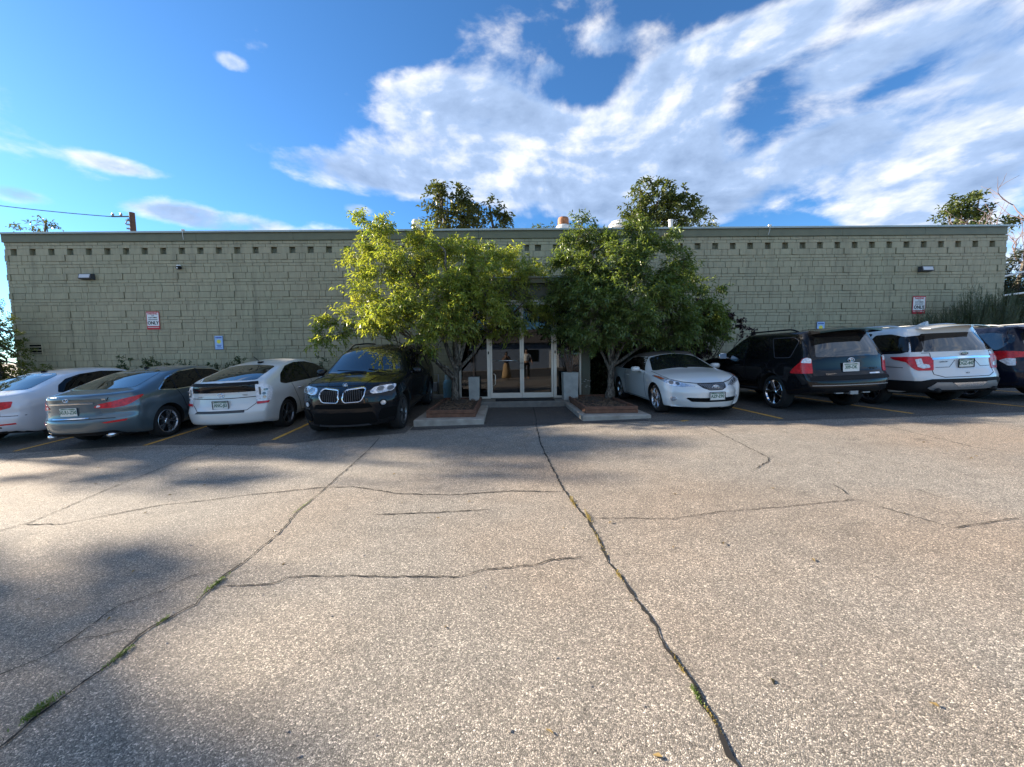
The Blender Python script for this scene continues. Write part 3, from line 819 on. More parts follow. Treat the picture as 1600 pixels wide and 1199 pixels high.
def parking_sign(x, z, w, h, label, tilt=0.0):
    e = empty('parking_sign', (x, YW-.035, z), label, 'sign', 'red and white customer parking signs')
    e.rotation_euler = (0, tilt, 0)
    MB().box(-w/2, w/2, -.004, .0, -h/2, h/2).build('panel', M_RED, e)
    MB().box(-w/2+.02, w/2-.02, -.007, -.0045, -h/2+.12, h/2-.035).build('white_field', M_WHITE, e)
    T = lambda s, size, yy, m, xs=1.0, bold=0.0: text_mesh(s, size, m, e, Matrix.Translation((0, -.009, yy)) @ FACE_CAM, xscale=xs, depth=.001, bold=bold)
    T('PARKING', .078, h/2-.075, M_RED, 1.0, .003)
    T('FOR', .05, h/2-.14, M_BLACK, 1.0)
    T('CUSTOMERS', .06, h/2-.205, M_BLACK, .9, .001)
    MB().box(-.15, -.04, -.0085, -.0045, h/2-.285, h/2-.262).box(-.03, .15, -.0085, -.0045, h/2-.285, h/2-.262).build('small_print', M_DARKGREY, e)
    T('ONLY', .155, h/2-.385, M_BLACK, .88, .004)
    MB().box(-w/2+.03, w/2-.03, -.007, -.0045, -h/2+.068, -h/2+.082).build('white_rule', M_WHITE, e)
parking_sign(-11.84, 2.82, .43, .60, 'red and white PARKING ONLY sign on the left half of the wall')
parking_sign(14.55, 3.04, .46, .61, 'red and white PARKING ONLY sign on the wall above the white SUV, beside the bushes')
def blue_sign(x, z, label):
    w, h = .28, .46
    e = empty('blue_sign', (x, YW-.035, z), label, 'sign', 'blue parking signs with a yellow dot')
    MB().box(-w/2, w/2, -.004, 0, -h/2, h/2).build('panel', M_BLUE, e)
    MB().box(-w/2+.012, w/2-.012, -.007, -.0045, -h/2+.012, h/2-.012).build('pale_field', M_PALEBLUE, e)
    MB().lathe([(0, 0), (.068, 0), (.068, .002), (0, .002)], 24, Matrix.Translation((0, -.0075, .035)) @ Matrix.Rotation(math.pi/2, 4, 'X')).build('yellow_disc', M_YEL, e)
    T = lambda s, size, yy, xs=1.0, b=.002: text_mesh(s, size, M_BLUETXT, e, Matrix.Translation((0, -.009, yy)) @ FACE_CAM, xscale=xs, depth=.001, bold=b)
    T('PARKING', .052, .165, .95, .003); MB().box(-.08, .08, -.0085, -.0072, -.10, -.083).box(-.06, .06, -.0085, -.0072, -.135, -.12).build('small_print', M_BLUETXT, e)
    MB().box(-.09, .09, -.0085, -.0072, -.185, -.172).build('blue_rule', M_BLUETXT, e)
blue_sign(-9.70, 2.05, 'small blue sign with a yellow dot on the wall above the white hatchback')
blue_sign(11.09, 2.27, 'small blue sign with a yellow dot showing above the roof of the black SUV')

# ---------------------------------------------------------------- planters
def planter(name, x0, x1, y0, y1, zb, zt, bx0, bx1, by0, by1, bt, label):
    e = empty(name, ((x0+x1)/2, (y0+y1)/2, zb), label, 'planter', 'planters before the entrance')
    inv = Vector((-(x0+x1)/2, -(y0+y1)/2, -zb))
    def P(o): o.parent = e; o.location = inv; return o
    P(MB().box(x0, x1, y0, y1, zb-.2, zt, .015).build('concrete_base', M_CONC))
    t = .05; hh = (bt-zt)/2
    for k in range(2):
        a = zt+.002+k*hh; c = a+hh-.006
        P(MB().box(bx0, bx1, by0, by0+t, a, c, .004).build('board', M_WOOD)); P(MB().box(bx0, bx1, by1-t, by1, a, c, .004).build('board', M_WOOD))
        P(MB().box(bx0, bx0+t, by0+t+.002, by1-t-.002, a, c, .004).build('board', M_WOOD)); P(MB().box(bx1-t, bx1, by0+t+.002, by1-t-.002, a, c, .004).build('board', M_WOOD))
    # soil: bumpy surface inside
    n = 22; vs = []; fs = []
    r = random.Random(int(x0*10))
    for j in range(n):
        for i in range(n):
            u, v = i/(n-1), j/(n-1)
            x = bx0+t+(bx1-bx0-2*t)*u; y = by0+t+(by1-by0-2*t)*v
            z = bt-.07+.09*math.exp(-((u-.5)**2+(v-.7)**2)/.05)+r.uniform(-.012, .012)
            vs.append((x, y, z))
    for j in range(n-1):
        for i in range(n-1): fs.append((j*n+i, j*n+i+1, (j+1)*n+i+1, (j+1)*n+i))
    P(mesh_obj('soil', vs, fs, M_SOIL))
    return e
planter('tree_planter', -1.97, -.46, 8.17, 11.05, -.03, .13, -1.74, -.66, 8.44, 11.0, .30, 'timber planter box on a concrete base left of the entrance, holding the left tree')
planter('tree_planter', 1.66, 3.14, 8.12, 11.05, .02, .17, 1.78, 2.95, 8.40, 11.0, .325, 'timber planter box on a concrete base right of the entrance, holding the right tree')

# small rocks and litter of bark in the planters
r = random.Random(3)
for (cx0, cx1, cz, lab) in ((-1.6, -.8, .27, 'left'), (1.9, 2.8, .29, 'right')):
    q = MB()
    for k in range(260):
        x, y = r.uniform(cx0, cx1), r.uniform(8.6, 10.8)
        M = Matrix.Translation((x, y, cz+r.uniform(-.01, .015))) @ Matrix.Rotation(r.uniform(0, 6), 4, 'Z') @ Matrix.Rotation(r.uniform(-.6, .6), 4, 'X')
        q.obox(M, r.uniform(.012, .035), r.uniform(.006, .014), .004)
    o = q.build('bark_litter', pmat('bark_chips', (0.16, 0.10, 0.06), .9))
    tag(o, 'scattered bark chips and dry leaves on the soil of the %s planter' % lab, 'mulch', kind='stuff')

# tall pots with dry stems
def pot(x, y, zb, w, h, label, stems):
    e = empty('tall_pot', (x, y, zb), label, 'plant pot', 'tall pots beside the doors')
    q = MB(); wb = w*.46; wt = w*.5
    vs = [(-wb, -wb, 0), (wb, -wb, 0), (wb, wb, 0), (-wb, wb, 0), (-wt, -wt, h), (wt, -wt, h), (wt, wt, h), (-wt, wt, h)]
    k = .03
    vs += [(-wt+k, -wt+k, h), (wt-k, -wt+k, h), (wt-k, wt-k, h), (-wt+k, wt-k, h), (-wt+k, -wt+k, h-.05), (wt-k, -wt+k, h-.05), (wt-k, wt-k, h-.05), (-wt+k, wt-k, h-.05)]
    q.add(vs, [(3, 2, 1, 0), (0, 1, 5, 4), (1, 2, 6, 5), (2, 3, 7, 6), (3, 0, 4, 7), (4, 5, 9, 8), (5, 6, 10, 9), (6, 7, 11, 10), (7, 4, 8, 11), (8, 9, 13, 12), (9, 10, 14, 13), (10, 11, 15, 14), (11, 8, 12, 15)])
    q.build('pot', M_POT, e)
    MB().box(-wt+k+.001, wt-k-.001, -wt+k+.001, wt-k-.001, h-.06, h-.045).build('soil', M_SOIL, e)
    rr_ = random.Random(int(x*7)); q = MB()
    for i in range(stems):
        a = rr_.uniform(0, 6.28); L = rr_.uniform(.5, 1.25); sp = rr_.uniform(.05, .42)
        p0 = Vector((rr_.uniform(-.05, .05), rr_.uniform(-.05, .05), h-.06))
        p1 = p0+Vector((math.cos(a)*sp*.35, math.sin(a)*sp*.2, L*.5)); p2 = p0+Vector((math.cos(a)*sp, math.sin(a)*sp*.35, L))
        q.tube([p0, p1, p2], [.006, .004, .002], 5)
    o = q.build('dry_stems', pmat('dry_stems', (0.20, 0.12, 0.08), .8), e); o['kind'] = 'stuff'
pot(-.86, 10.86, .225, .30, .66, 'pale square pot standing left of the glass doors', 5)
pot(1.84, 10.80, .225, .42, .76, 'larger pale square pot with bare stems standing right of the glass doors', 22)

# gas meter, propane cylinder, downpipe, kerb things left of the entrance
e = empty('gas_meter', (-2.55, 13.2, 0), 'gas meter with grey pipes on the wall between the black SUV and the left tree', 'gas meter')
q = MB().tube([(-.55, .05, .0), (-.55, 0, .78), (-.55, 0, .86), (-.50, 0, .92), (-.44, 0, .9)], .018, 8)
q.build('riser_pipe', M_DARKGREY, e, smooth=True)
q = MB().tube([(0, 0, 0), (0, 0, .86), (.28, 0, .86), (.28, 0, 0)], .02, 8); q.build('pipe_loop', M_GREY, e, smooth=True)
q = MB().lathe([(0, 0), (.09, 0), (.11, .03), (.09, .07), (.03, .08), (.03, .14), (0, .14)], 16, Matrix.Translation((-.12, -.02, .58)) @ Matrix.Rotation(math.pi/2, 4, 'X')); q.build('regulator', M_DARKGREY, e, smooth=True)
q = MB().box(.04, .26, -.14, 0, .28, .60, .02); q.build('meter_body', M_GREY, e)
e = empty('propane_cylinder', (-1.83, 12.4, .10), 'pale blue gas cylinder standing on the ground behind the left tree trunk', 'gas cylinder')
MB().lathe([(0, 0), (.13, 0), (.15, .02), (.15, .06), (.155, .07), (.155, .50), (.14, .57), (.10, .62), (.05, .64), (0, .64)], 24).build('tank', pmat('cylinder_blue', (0.22, 0.42, 0.50), .4), e, smooth=True)
MB().lathe([(.09, .62), (.10, .62), (.10, .78), (.09, .78)], 20).build('collar', pmat('cylinder_collar', (0.50, 0.62, 0.66), .4), e, smooth=False)
MB().lathe([(0, .63), (.03, .63), (.03, .72), (.045, .73), (.045, .76), (0, .76)], 12).build('valve', M_GREY, e)

# bed of soil and dry litter between kerb and wall
tag(MB().box(XL, VX0-.02, 12.702, 13.36, -.2, .16).build('wall_bed', M_SOIL), kind='structure')
tag(MB().box(VX1+.02, XR, 12.702, 13.36, -.2, .30).build('wall_bed', M_SOIL), kind='structure')

# ---------------------------------------------------------------- utility pole and wires
e = empty('utility_pole', (-27.55, 30, 0), 'brown utility pole with crossbar rising behind the roof at left', 'utility pole')
MB().tube([(0, 0, 0), (0, 0, 12.45)], [.22, .17], 14).build('pole', pmat('pole_wood', (0.10, 0.05, 0.035), .85, noise=(4, .2)), e)
q = MB().box(-1.5, -.0, -.04, .04, 12.14, 12.21).tube([(-.2, -.1, 12.0), (-.45, -.1, 11.6)], .03, 6)
q.build('crossarm', M_DARKGREY, e)
q = MB()
for z in (11.9, 11.6, 11.3): q.box(-.42, -.17, -.08, .06, z-.06, z+.04)
for x, z in ((-1.4, 12.28), (-.8, 12.28)): q.lathe([(0, 0), (.06, 0), (.09, .1), (.05, .2), (0, .2)], 8, Matrix.Translation((x, 0, z-.06)))
q.build('insulators', M_GREY, e)['kind'] = 'stuff'
def wire(name, a, b, sag, rad, mat, label, n=24):
    a, b = Vector(a), Vector(b)
    pts = [a.lerp(b, t/n)-Vector((0, 0, sag*4*(t/n)*(1-t/n))) for t in range(n+1)]
    m0 = (a+b)/2
    o = MB().tube([p-m0 for p in pts], rad, 5).build(name, mat); o.location = m0
    return tag(o, label, 'cable')
wire('power_cable', (-75, 36, 22.3), (-28.8, 30, 12.15), 1.2, .03, M_DARKGREY, 'thin dark power cable running from the utility pole to the upper left')
M_WIREW = pmat('sunlit_cable_sheath', (0.75, 0.75, 0.72), .5)
wire('service_cable', (17.72, 13.9, 3.98), (40, 18, 9.6), .3, .035, M_WIREW, 'upper pale service cable at the right corner of the building')
wire('service_cable', (17.72, 13.9, 3.35), (40, 18, 6.9), .3, .035, M_WIREW, 'lower pale service cable at the right corner of the building')
# ------------------------------------------------------------------ cars
def paint(name, col, metal=0.0, rough=0.35):
    m = pmat(name, col, rough, metal=metal, coat=1.0 if max(col) > .03 else .6, coat_rough=0.02, spec=0.5 if max(col) > .03 else .1)
    return m
M_TYRE = pmat('tyre_rubber', (0.012, 0.012, 0.012), 0.85, bump=(60, .3, .002))
M_RIM = pmat('alloy_rim', (0.62, 0.63, 0.65), 0.25, metal=0.9)
M_RIMD = pmat('dark_alloy_rim', (0.16, 0.165, 0.17), 0.3, metal=0.8)
M_WELL = pmat('wheel_well', (0.006, 0.006, 0.006), 0.9)
M_CGLASS = pmat('car_glass', (0.012, 0.015, 0.016), 0.02, spec=1.0, coat=.8, coat_rough=0.0)
M_CGLASS2 = pmat('privacy_glass', (0.004, 0.004, 0.005), 0.02, spec=0.4)
M_TAIL = pmat('taillight_red', (0.55, 0.006, 0.012), 0.3, coat=.25, noise=(24, .35, 2))
M_TAILC = pmat('taillight_clear', (0.70, 0.70, 0.72), 0.15, coat=1.0, noise=(30, .3, 2))
M_HEAD = pmat('headlight_lens', (0.62, 0.64, 0.68), 0.15, metal=0.5, coat=1.0, noise=(22, .55, 3))
M_HEADDK = pmat('headlight_dark', (0.10, 0.105, 0.11), 0.1, coat=1.0)
M_AMBER = pmat('indicator_amber', (0.45, 0.10, 0.03), 0.15, coat=1.0)
M_GAP = pmat('panel_gap', (0.004, 0.004, 0.004), 0.9)
M_PLATE = pmat('plate_white', (0.66, 0.68, 0.64), 0.45)
M_PLATEG = pmat('plate_green', (0.03, 0.12, 0.07), 0.5)
M_MESH = pmat('grille_mesh', (0.03, 0.031, 0.034), 0.4, metal=.3)

def interp(tab, y):
    ys = [p[0] for p in tab]; zs = [p[1] for p in tab]
    return float(np.interp(y, ys, zs))
def smooth_tab(tab, L, w=0.10, n=160):
    ys = np.linspace(0, L, n); z = np.interp(ys, [p[0] for p in tab], [p[1] for p in tab])
    k = max(1, int(w/(L/n))); ker = np.hanning(2*k+3)[1:-1]; ker /= ker.sum()
    zp = np.concatenate([np.full(len(ker)//2, z[0]), z, np.full(len(ker)//2, z[-1])])
    return list(zip(ys, np.convolve(zp, ker, 'valid')))

class Car:
    def __init__(s, name, label, sp):
        s.sp = sp; L = s.L = sp['L']; s.name = name
        s.root = empty(name, (0, 0, 0), label, sp.get('cat', 'car'), 'cars parked along the building')
        s.body()
        s.gaps = MB()
    def body(s):
        sp = s.sp; L = s.L
        NX, NY, NZ = 30, 100, 22
        top = smooth_tab(sp['top'], L, sp.get('sm', .09)); belt = sp['belt']; hw = smooth_tab(sp['hw'], L, .2)
        bot = sp['bottom']; tum = sp['tumble']; RW = sp['R']
        idx = {}; P = []
        def pos(i, j, k):
            a = -1+2*i/NX; sN = j/NY; c = k/NZ
            a = math.copysign(abs(a)**0.85, a) if a else 0.0
            y0 = L*sN
            zb = interp(bot, y0)
            kf = sp.get('kf', .14); kr = sp.get('kr', .10)
            ye = y0 + (kf*a*a if y0 > L*.5 else -kr*a*a)*ss(.3, .8, y0) * ss(.3, .8, L-y0)
            crown = sp.get('crown', .045)
            zt = interp(top, max(0, min(L, ye))) - crown*(abs(a)**2.6)
            z = zb+(zt-zb)*c
            bz = interp(belt, y0); h = interp(hw, y0)
            w = h
            zm = zb+(bz-zb)*.58
            if z < bz:
                w -= .045*((z-zm)/(bz-zb))**2 if z > zm else .06*((zm-z)/(zm-zb))**2
                w += sp.get('crease', .012)*math.exp(-((z-bz*.86)/.05)**2)
            else:
                w -= .045*.42**2 + tum*(z-bz)
            for wy in sp['wheels']:
                d = math.hypot(y0-wy, z-RW)
                w += sp.get('flare', .018)*(1-ss(RW+.03, RW+.24, d))
            w = max(w, .3)
            y = y0
            # rear and front faces: profile and plan curve
            wr = max(0, 1-sN/.16)**1.6; wf = max(0, 1-(1-sN)/.16)**1.6
            y += wr*(interp(sp['offR'], z)+sp['curvR']*abs(a)**2.8)
            y -= wf*(interp(sp['offF'], z)+sp['curvF']*abs(a)**2.6)
            return (a*w, y, z)
        for i in range(NX+1):
            for j in range(NY+1):
                for k in range(NZ+1):
                    if i in (0, NX) or j in (0, NY) or k in (0, NZ):
                        idx[(i, j, k)] = len(P); P.append(pos(i, j, k))
        F = []
        for j in range(NY):
            for k in range(NZ):
                F.append((idx[0, j, k], idx[0, j, k+1], idx[0, j+1, k+1], idx[0, j+1, k]))
                F.append((idx[NX, j, k], idx[NX, j+1, k], idx[NX, j+1, k+1], idx[NX, j, k+1]))
        for i in range(NX):
            for k in range(NZ):
                F.append((idx[i, 0, k], idx[i+1, 0, k], idx[i+1, 0, k+1], idx[i, 0, k+1]))
                F.append((idx[i, NY, k], idx[i, NY, k+1], idx[i+1, NY, k+1], idx[i+1, NY, k]))
            for j in range(NY):
                F.append((idx[i, j, 0], idx[i, j+1, 0], idx[i+1, j+1, 0], idx[i+1, j, 0]))
                F.append((idx[i, j, NZ], idx[i+1, j, NZ], idx[i+1, j+1, NZ], idx[i, j+1, NZ]))
        V = np.array(P); E = np.array([(f[q], f[(q+1) % 4]) for f in F for q in range(4)])
        for it in range(sp.get('smooth', 4)):
            S = np.zeros_like(V); Cn = np.zeros(len(V))
            np.add.at(S, E[:, 0], V[E[:, 1]]); np.add.at(Cn, E[:, 0], 1)
            V = V*.45+.55*S/Cn[:, None]
        s.bvh = BVHTree.FromPolygons([Vector(v) for v in V], F)
        me = bpy.data.meshes.new('body'); me.from_pydata(V.tolist(), [], F)
        me.materials.append(sp['paint']); me.materials.append(M_WELL)
        o = bpy.data.objects.new('body', me); link(o)
        # wheel arch cutters
        q = MB()
        RA = RW*1.13
        for wy in sp['wheels']:
            for sx in (-1, 1):
                x0, x1 = (.52, 1.4)
                vs = []; n = 36
                for x in (x0, x1):
                    for t in range(n):
                        an = 2*math.pi*t/n
                        vs.append((sx*x, wy+RA*math.cos(an), RW+.01+RA*math.sin(an)))
                fs = [tuple(range(n)), tuple(reversed(range(n, 2*n)))]+[(t, n+t, n+(t+1) % n, (t+1) % n) for t in range(n)]
                if sx > 0: fs = [tuple(reversed(f)) for f in fs]
                q.add(vs, fs)
        cme = bpy.data.meshes.new('cut'); cme.from_pydata(q.v, [], q.f); cme.materials.append(M_WELL)
        bmx = bmesh.new(); bmx.from_mesh(cme); bmesh.ops.recalc_face_normals(bmx, faces=bmx.faces[:]); bmx.to_mesh(cme); bmx.free()
        cut = bpy.data.objects.new('cut', cme); link(cut)
        md = o.modifiers.new('b', 'BOOLEAN'); md.operation = 'DIFFERENCE'; md.object = cut; md.solver = 'EXACT'; md.material_mode = 'TRANSFER'
        dg = bpy.context.evaluated_depsgraph_get()
        nm = bpy.data.meshes.new_from_object(o.evaluated_get(dg))
        bpy.data.objects.remove(o); bpy.data.objects.remove(cut)
        nm.polygons.foreach_set('use_smooth', [True]*len(nm.polygons))
        nm.name = 'body'
        s.bodyo = bpy.data.objects.new('body', nm); link(s.bodyo, s.root)
        # floor pan material on the underside
        for p in nm.polygons:
            if p.normal.z < -.8 and p.center.z < .5: p.material_index = 1
        try:
            nm.set_sharp_from_angle(angle=math.radians(42))
        except Exception: pass
    # ---- projection of outlines onto the body
    def cast(s, u, v, view):
        L = s.L
        if view == 'R': o, d = Vector((3, u, v)), Vector((-1, 0, 0))
        elif view == 'L': o, d = Vector((-3, u, v)), Vector((1, 0, 0))
        elif view == 'rear': o, d = Vector((u, -3, v)), Vector((0, 1, 0))
        elif view == 'front': o, d = Vector((u, L+3, v)), Vector((0, -1, 0))
        elif view == 'top': o, d = Vector((u, v, 4)), Vector((0, 0, -1))
        else:                                  # ('polar', cx, cy): u = angle from straight back, towards +x
            cx, cy = view[1], view[2]
            dd = Vector((math.sin(u), -math.cos(u), 0)); o = Vector((cx, cy, v))+dd*5; d = -dd
        h = s.bvh.ray_cast(o, d)
        if h[0] is None:
            # step towards the body: nearest point to the ray's closest approach
            c = Vector((0, L/2, .8)); t = (c-o).dot(d); q = o+d*t
            if view in ('R', 'L'): q.x = math.copysign(.8, o.x)
            elif view == 'rear': q.y = 0.1
            elif view == 'front': q.y = L-.1
            elif view == 'top': q.z = 1.2
            h = s.bvh.find_nearest(q)
        n = h[1]
        if n.dot(d) > 0: n = -n
        return h[0], n
    def views(s, view):
        return {'side': ('R', 'L')}.get(view, (view,)) if isinstance(view, str) else (view,)
    def feat(s, name, poly, view, mat, off=.005, thick=.02, cell=.06, rnd=.0, parent=None, label=None, mirror=False):
        """raise a panel with this outline on the body; side features are made on both flanks"""
        if rnd: poly = round_poly(poly, rnd)
        outs = []
        if view == 'side': todo = [(poly, 'R'), (poly, 'L')]
        elif mirror and isinstance(view, str): todo = [(poly, view), ([(-u, v) for u, v in poly], view)]
        elif mirror: todo = [(poly, view), ([(-u, v) for u, v in poly], (view[0], -view[1], view[2]))]
        else: todo = [(poly, view)]
        for pl, vw in todo:
            bm = bmesh.new()
            f = bm.faces.new([bm.verts.new((u, v, 0)) for u, v in pl])
            us = [p[0] for p in pl]; vv = [p[1] for p in pl]
            for ax, lo, hi in ((0, min(us), max(us)), (1, min(vv), max(vv))):
                n = max(1, int(math.ceil((hi-lo)/cell)))
                for q in range(1, n):
                    t = lo+(hi-lo)*q/n
                    co = (t, 0, 0) if ax == 0 else (0, t, 0); no = (1, 0, 0) if ax == 0 else (0, 1, 0)
                    bmesh.ops.bisect_plane(bm, geom=bm.verts[:]+bm.edges[:]+bm.faces[:], plane_co=co, plane_no=no, dist=1e-5)
            rim = {}
            bnd = [(e.verts[0], e.verts[1], e.link_faces[0]) for e in bm.edges if len(e.link_faces) == 1]
            for vtx in list(bm.verts):
                p, n = s.cast(vtx.co.x, vtx.co.y, vw)
                vtx.co = p+n*off; rim[vtx] = n
            low = {}
            for a, c, fc in bnd:
                for q in (a, c):
                    if q not in low: low[q] = bm.verts.new(q.co-rim[q]*thick)
                try: bm.faces.new((a, c, low[c], low[a]))
                except ValueError: pass
            bm.normal_update()
            bmesh.ops.recalc_face_normals(bm, faces=bm.faces[:])
            # outward check
            fl = max(bm.faces, key=lambda q: q.calc_area())
            p, n = s.bvh.find_nearest(fl.calc_center_median())[:2]
            if fl.normal.dot(fl.calc_center_median()-p) < 0:
                for q in bm.faces: q.normal_flip()
            me = bpy.data.meshes.new(name)
            bm.to_mesh(me); bm.free()
            me.polygons.foreach_set('use_smooth', [True]*len(me.polygons))
            try: me.set_sharp_from_angle(angle=math.radians(50))
            except Exception: pass
            me.materials.append(mat)
            o = bpy.data.objects.new(name, me); link(o, parent or s.root)
            if label: o['label'] = label
            outs.append(o)
        return outs
    def strip_geo(s, line, view, width, off, closed=False, step=.05):
        pts = []
        src = line+[line[0]] if closed else line
        for a, c in zip(src, src[1:]):
            n = max(1, int(math.hypot(c[0]-a[0], c[1]-a[1])/step))
            for q in range(n): pts.append((a[0]+(c[0]-a[0])*q/n, a[1]+(c[1]-a[1])*q/n))
        if not closed: pts.append(src[-1])
        N_ = len(pts); vs = []
        for i, p in enumerate(pts):
            a = pts[(i-1) % N_] if closed or i > 0 else p; c = pts[(i+1) % N_] if closed or i < N_-1 else p
            dx, dy = c[0]-a[0], c[1]-a[1]; l = math.hypot(dx, dy) or 1
            ox, oy = -dy/l*width/2, dx/l*width/2
            for sg in (1, -1):
                h, n = s.cast(p[0]+ox*sg, p[1]+oy*sg, view)
                vs.append(h+n*off); vs.append(h-n*.012)
        fs = []
        M_ = N_ if closed else N_-1
        for i in range(M_):
            j = (i+1) % N_
            fs += [(4*i, 4*i+2, 4*j+2, 4*j), (4*i, 4*j, 4*j+1, 4*i+1), (4*i+2, 4*i+3, 4*j+3, 4*j+2)]
        return vs, fs
    def strip(s, name, line, view, width, mat, off=.006, closed=False, label=None):
        for vw in (('R', 'L') if view == 'side' else (view,)):
            v, f = s.strip_geo(line, vw, width, off, closed)
            o = mesh_obj(name, v, f, mat, s.root, smooth=False)
            if label: o['label'] = label
    def gap(s, line, view, width=.011, closed=False):
        for vw in (('R', 'L') if view == 'side' else (view,)):
            v, f = s.strip_geo(line, vw, width, .0025, closed); mesh_obj('panel_gap', v, f, M_GAP, s.root)
    def window(s, name, poly, view, mat=None, rnd=.05, trim=None, tw=.022, mirror=False, off=.004):
        os_ = s.feat(name, poly, view, mat or M_CGLASS, off=off, rnd=rnd, mirror=mirror)
        if trim:
            rp = round_poly(poly, rnd)
            for vw in (('R', 'L') if view == 'side' else (view,)):
                v, f = s.strip_geo(rp, vw, tw, .008, True)
                mesh_obj('window_trim', v, f, trim, s.root)
        return os_
    def wheels(s, style, rim=M_RIM, cap=None):
        sp = s.sp; R = sp['R']; W = .115
        tyre = MB().lathe([(R*.70, -W), (R*.90, -W-.004), (R*.97, -W*.88), (R, -W*.6), (R, W*.6), (R*.97, W*.88), (R*.90, W+.004), (R*.76, W+.002), (R*.70, W-.02), (R*.66, W-.05), (R*.66, -W+.02), (R*.70, -W)], 40)
        back = MB().lathe([(0, -.02), (R*.655, -.02), (R*.655, .015), (R*.3, .03), (0, .03)], 32)
        rimq = MB().lathe([(R*.66, .02), (R*.69, W-.035), (R*.735, W-.012), (R*.75, W-.004), (R*.735, W), (R*.69, W-.004), (R*.655, W-.03), (R*.64, .02)], 40)
        rimq.lathe([(0, W-.012), (R*.14, W-.014), (R*.18, W-.03), (R*.20, .03)], 20)
        def spoke(an, w0, w1, r0=.14, r1=.70, skew=0.0, zz=(-.02, -.012)):
            c, s_ = math.cos(an), math.sin(an); c2, s2 = math.cos(an+skew), math.sin(an+skew)
            def pt(r, w, z, cc, sn): return (cc*r*R - sn*w, sn*r*R + cc*w, z)
            vs = []
            for (r, w, z, cc, sn) in ((r0, w0, W+zz[0], c, s_), (r1, w1, W+zz[1], c2, s2)):
                vs += [pt(r, -w, z-.03, cc, sn), pt(r, -w*.75, z, cc, sn), pt(r, w*.75, z, cc, sn), pt(r, w, z-.03, cc, sn)]
            rimq.add(vs, [(0, 1, 5, 4), (1, 2, 6, 5), (2, 3, 7, 6)])
        kind, n = style
        for k in range(n):
            an = 2*math.pi*k/n+.3
            if kind == 'twin':
                spoke(an, .014, .016, .16, .70, .20); spoke(an, .014, .016, .16, .70, -.20)
            elif kind == 'Y':
                spoke(an, .024, .018, .12, .42); spoke(an, .016, .013, .40, .70, .26); spoke(an, .016, .013, .40, .70, -.26)
            elif kind == 'wide':
                spoke(an, .030, .055, .14, .69, .06)
            else:
                spoke(an, .022, .024, .14, .70)
        def rotx(q, sgn):
            M = Matrix.Rotation(sgn*math.pi/2, 4, 'Y')
            q2 = MB(); q2.add([M @ Vector(v) for v in q.v], q.f); return q2
        meshes = {}
        for sx in (-1, 1):
            for wy in sp['wheels']:
                x = sx*(interp(sp['hw'], wy)-W-.028)
                if sx not in meshes:
                    w_ = rotx(back, sx).build('wheel', M_BLACKP, s.root, smooth=True)
                    t_ = rotx(tyre, sx).build('tyre', M_TYRE, w_, smooth=True)
                    r_ = rotx(rimq, sx).build('rim', rim, w_, smooth=False)
                    r_['label'] = sp.get('rimlabel', 'alloy rim')
                    meshes[sx] = (w_, t_, r_)
                    w_.location = (x, wy, R)
                else:
                    w_, t_, r_ = meshes[sx]
                    nw = w_.copy(); link(nw, s.root); nw.location = (x, wy, R)
                    for c in (t_, r_):
                        nc = c.copy(); link(nc, nw)
    def plate(s, u, z, view, text, tilt=0.0, w=.305, h=.152, mat=M_PLATE, frame=None):
        p, n = s.cast(u, z, view)
        e = mesh_obj('licence_plate', *plate_geo(w, h), mat, s.root)
        sgn = -1 if view == 'rear' else 1
        y = p.y+sgn*.022
        rot = Matrix.Identity(4) if sgn < 0 else Matrix.Rotation(math.pi, 4, 'Z')
        e.matrix_local = Matrix.Translation((u, y, z)) @ rot @ Matrix.Rotation(tilt, 4, 'X')
        text_mesh(text, .096, M_PLATEG, e, Matrix.Translation((0, -.0055, -.004)) @ FACE_CAM, xscale=.78, depth=.0012, bold=.002)
        MB().add([(-w/2+.01, -.0045, h/2-.018), (-w/2+.05, -.0045, h/2-.006), (0, -.0045, h/2-.016), (w/2-.05, -.0045, h/2-.006), (w/2-.01, -.0045, h/2-.018), (w/2-.01, -.0045, h/2-.028), (-w/2+.01, -.0045, h/2-.028)], [(6, 5, 4, 3, 2, 1, 0)]).build('mountain_print', M_PLATEG, e)
        if frame:
            q = MB(); t = .012
            q.box(-w/2-t, w/2+t, -.012, -.002, h/2, h/2+t).box(-w/2-t, w/2+t, -.012, -.002, -h/2-t, -h/2).box(-w/2-t, -w/2, -.012, -.002, -h/2, h/2).box(w/2, w/2+t, -.012, -.002, -h/2, h/2)
            q.build('plate_frame', frame, e)
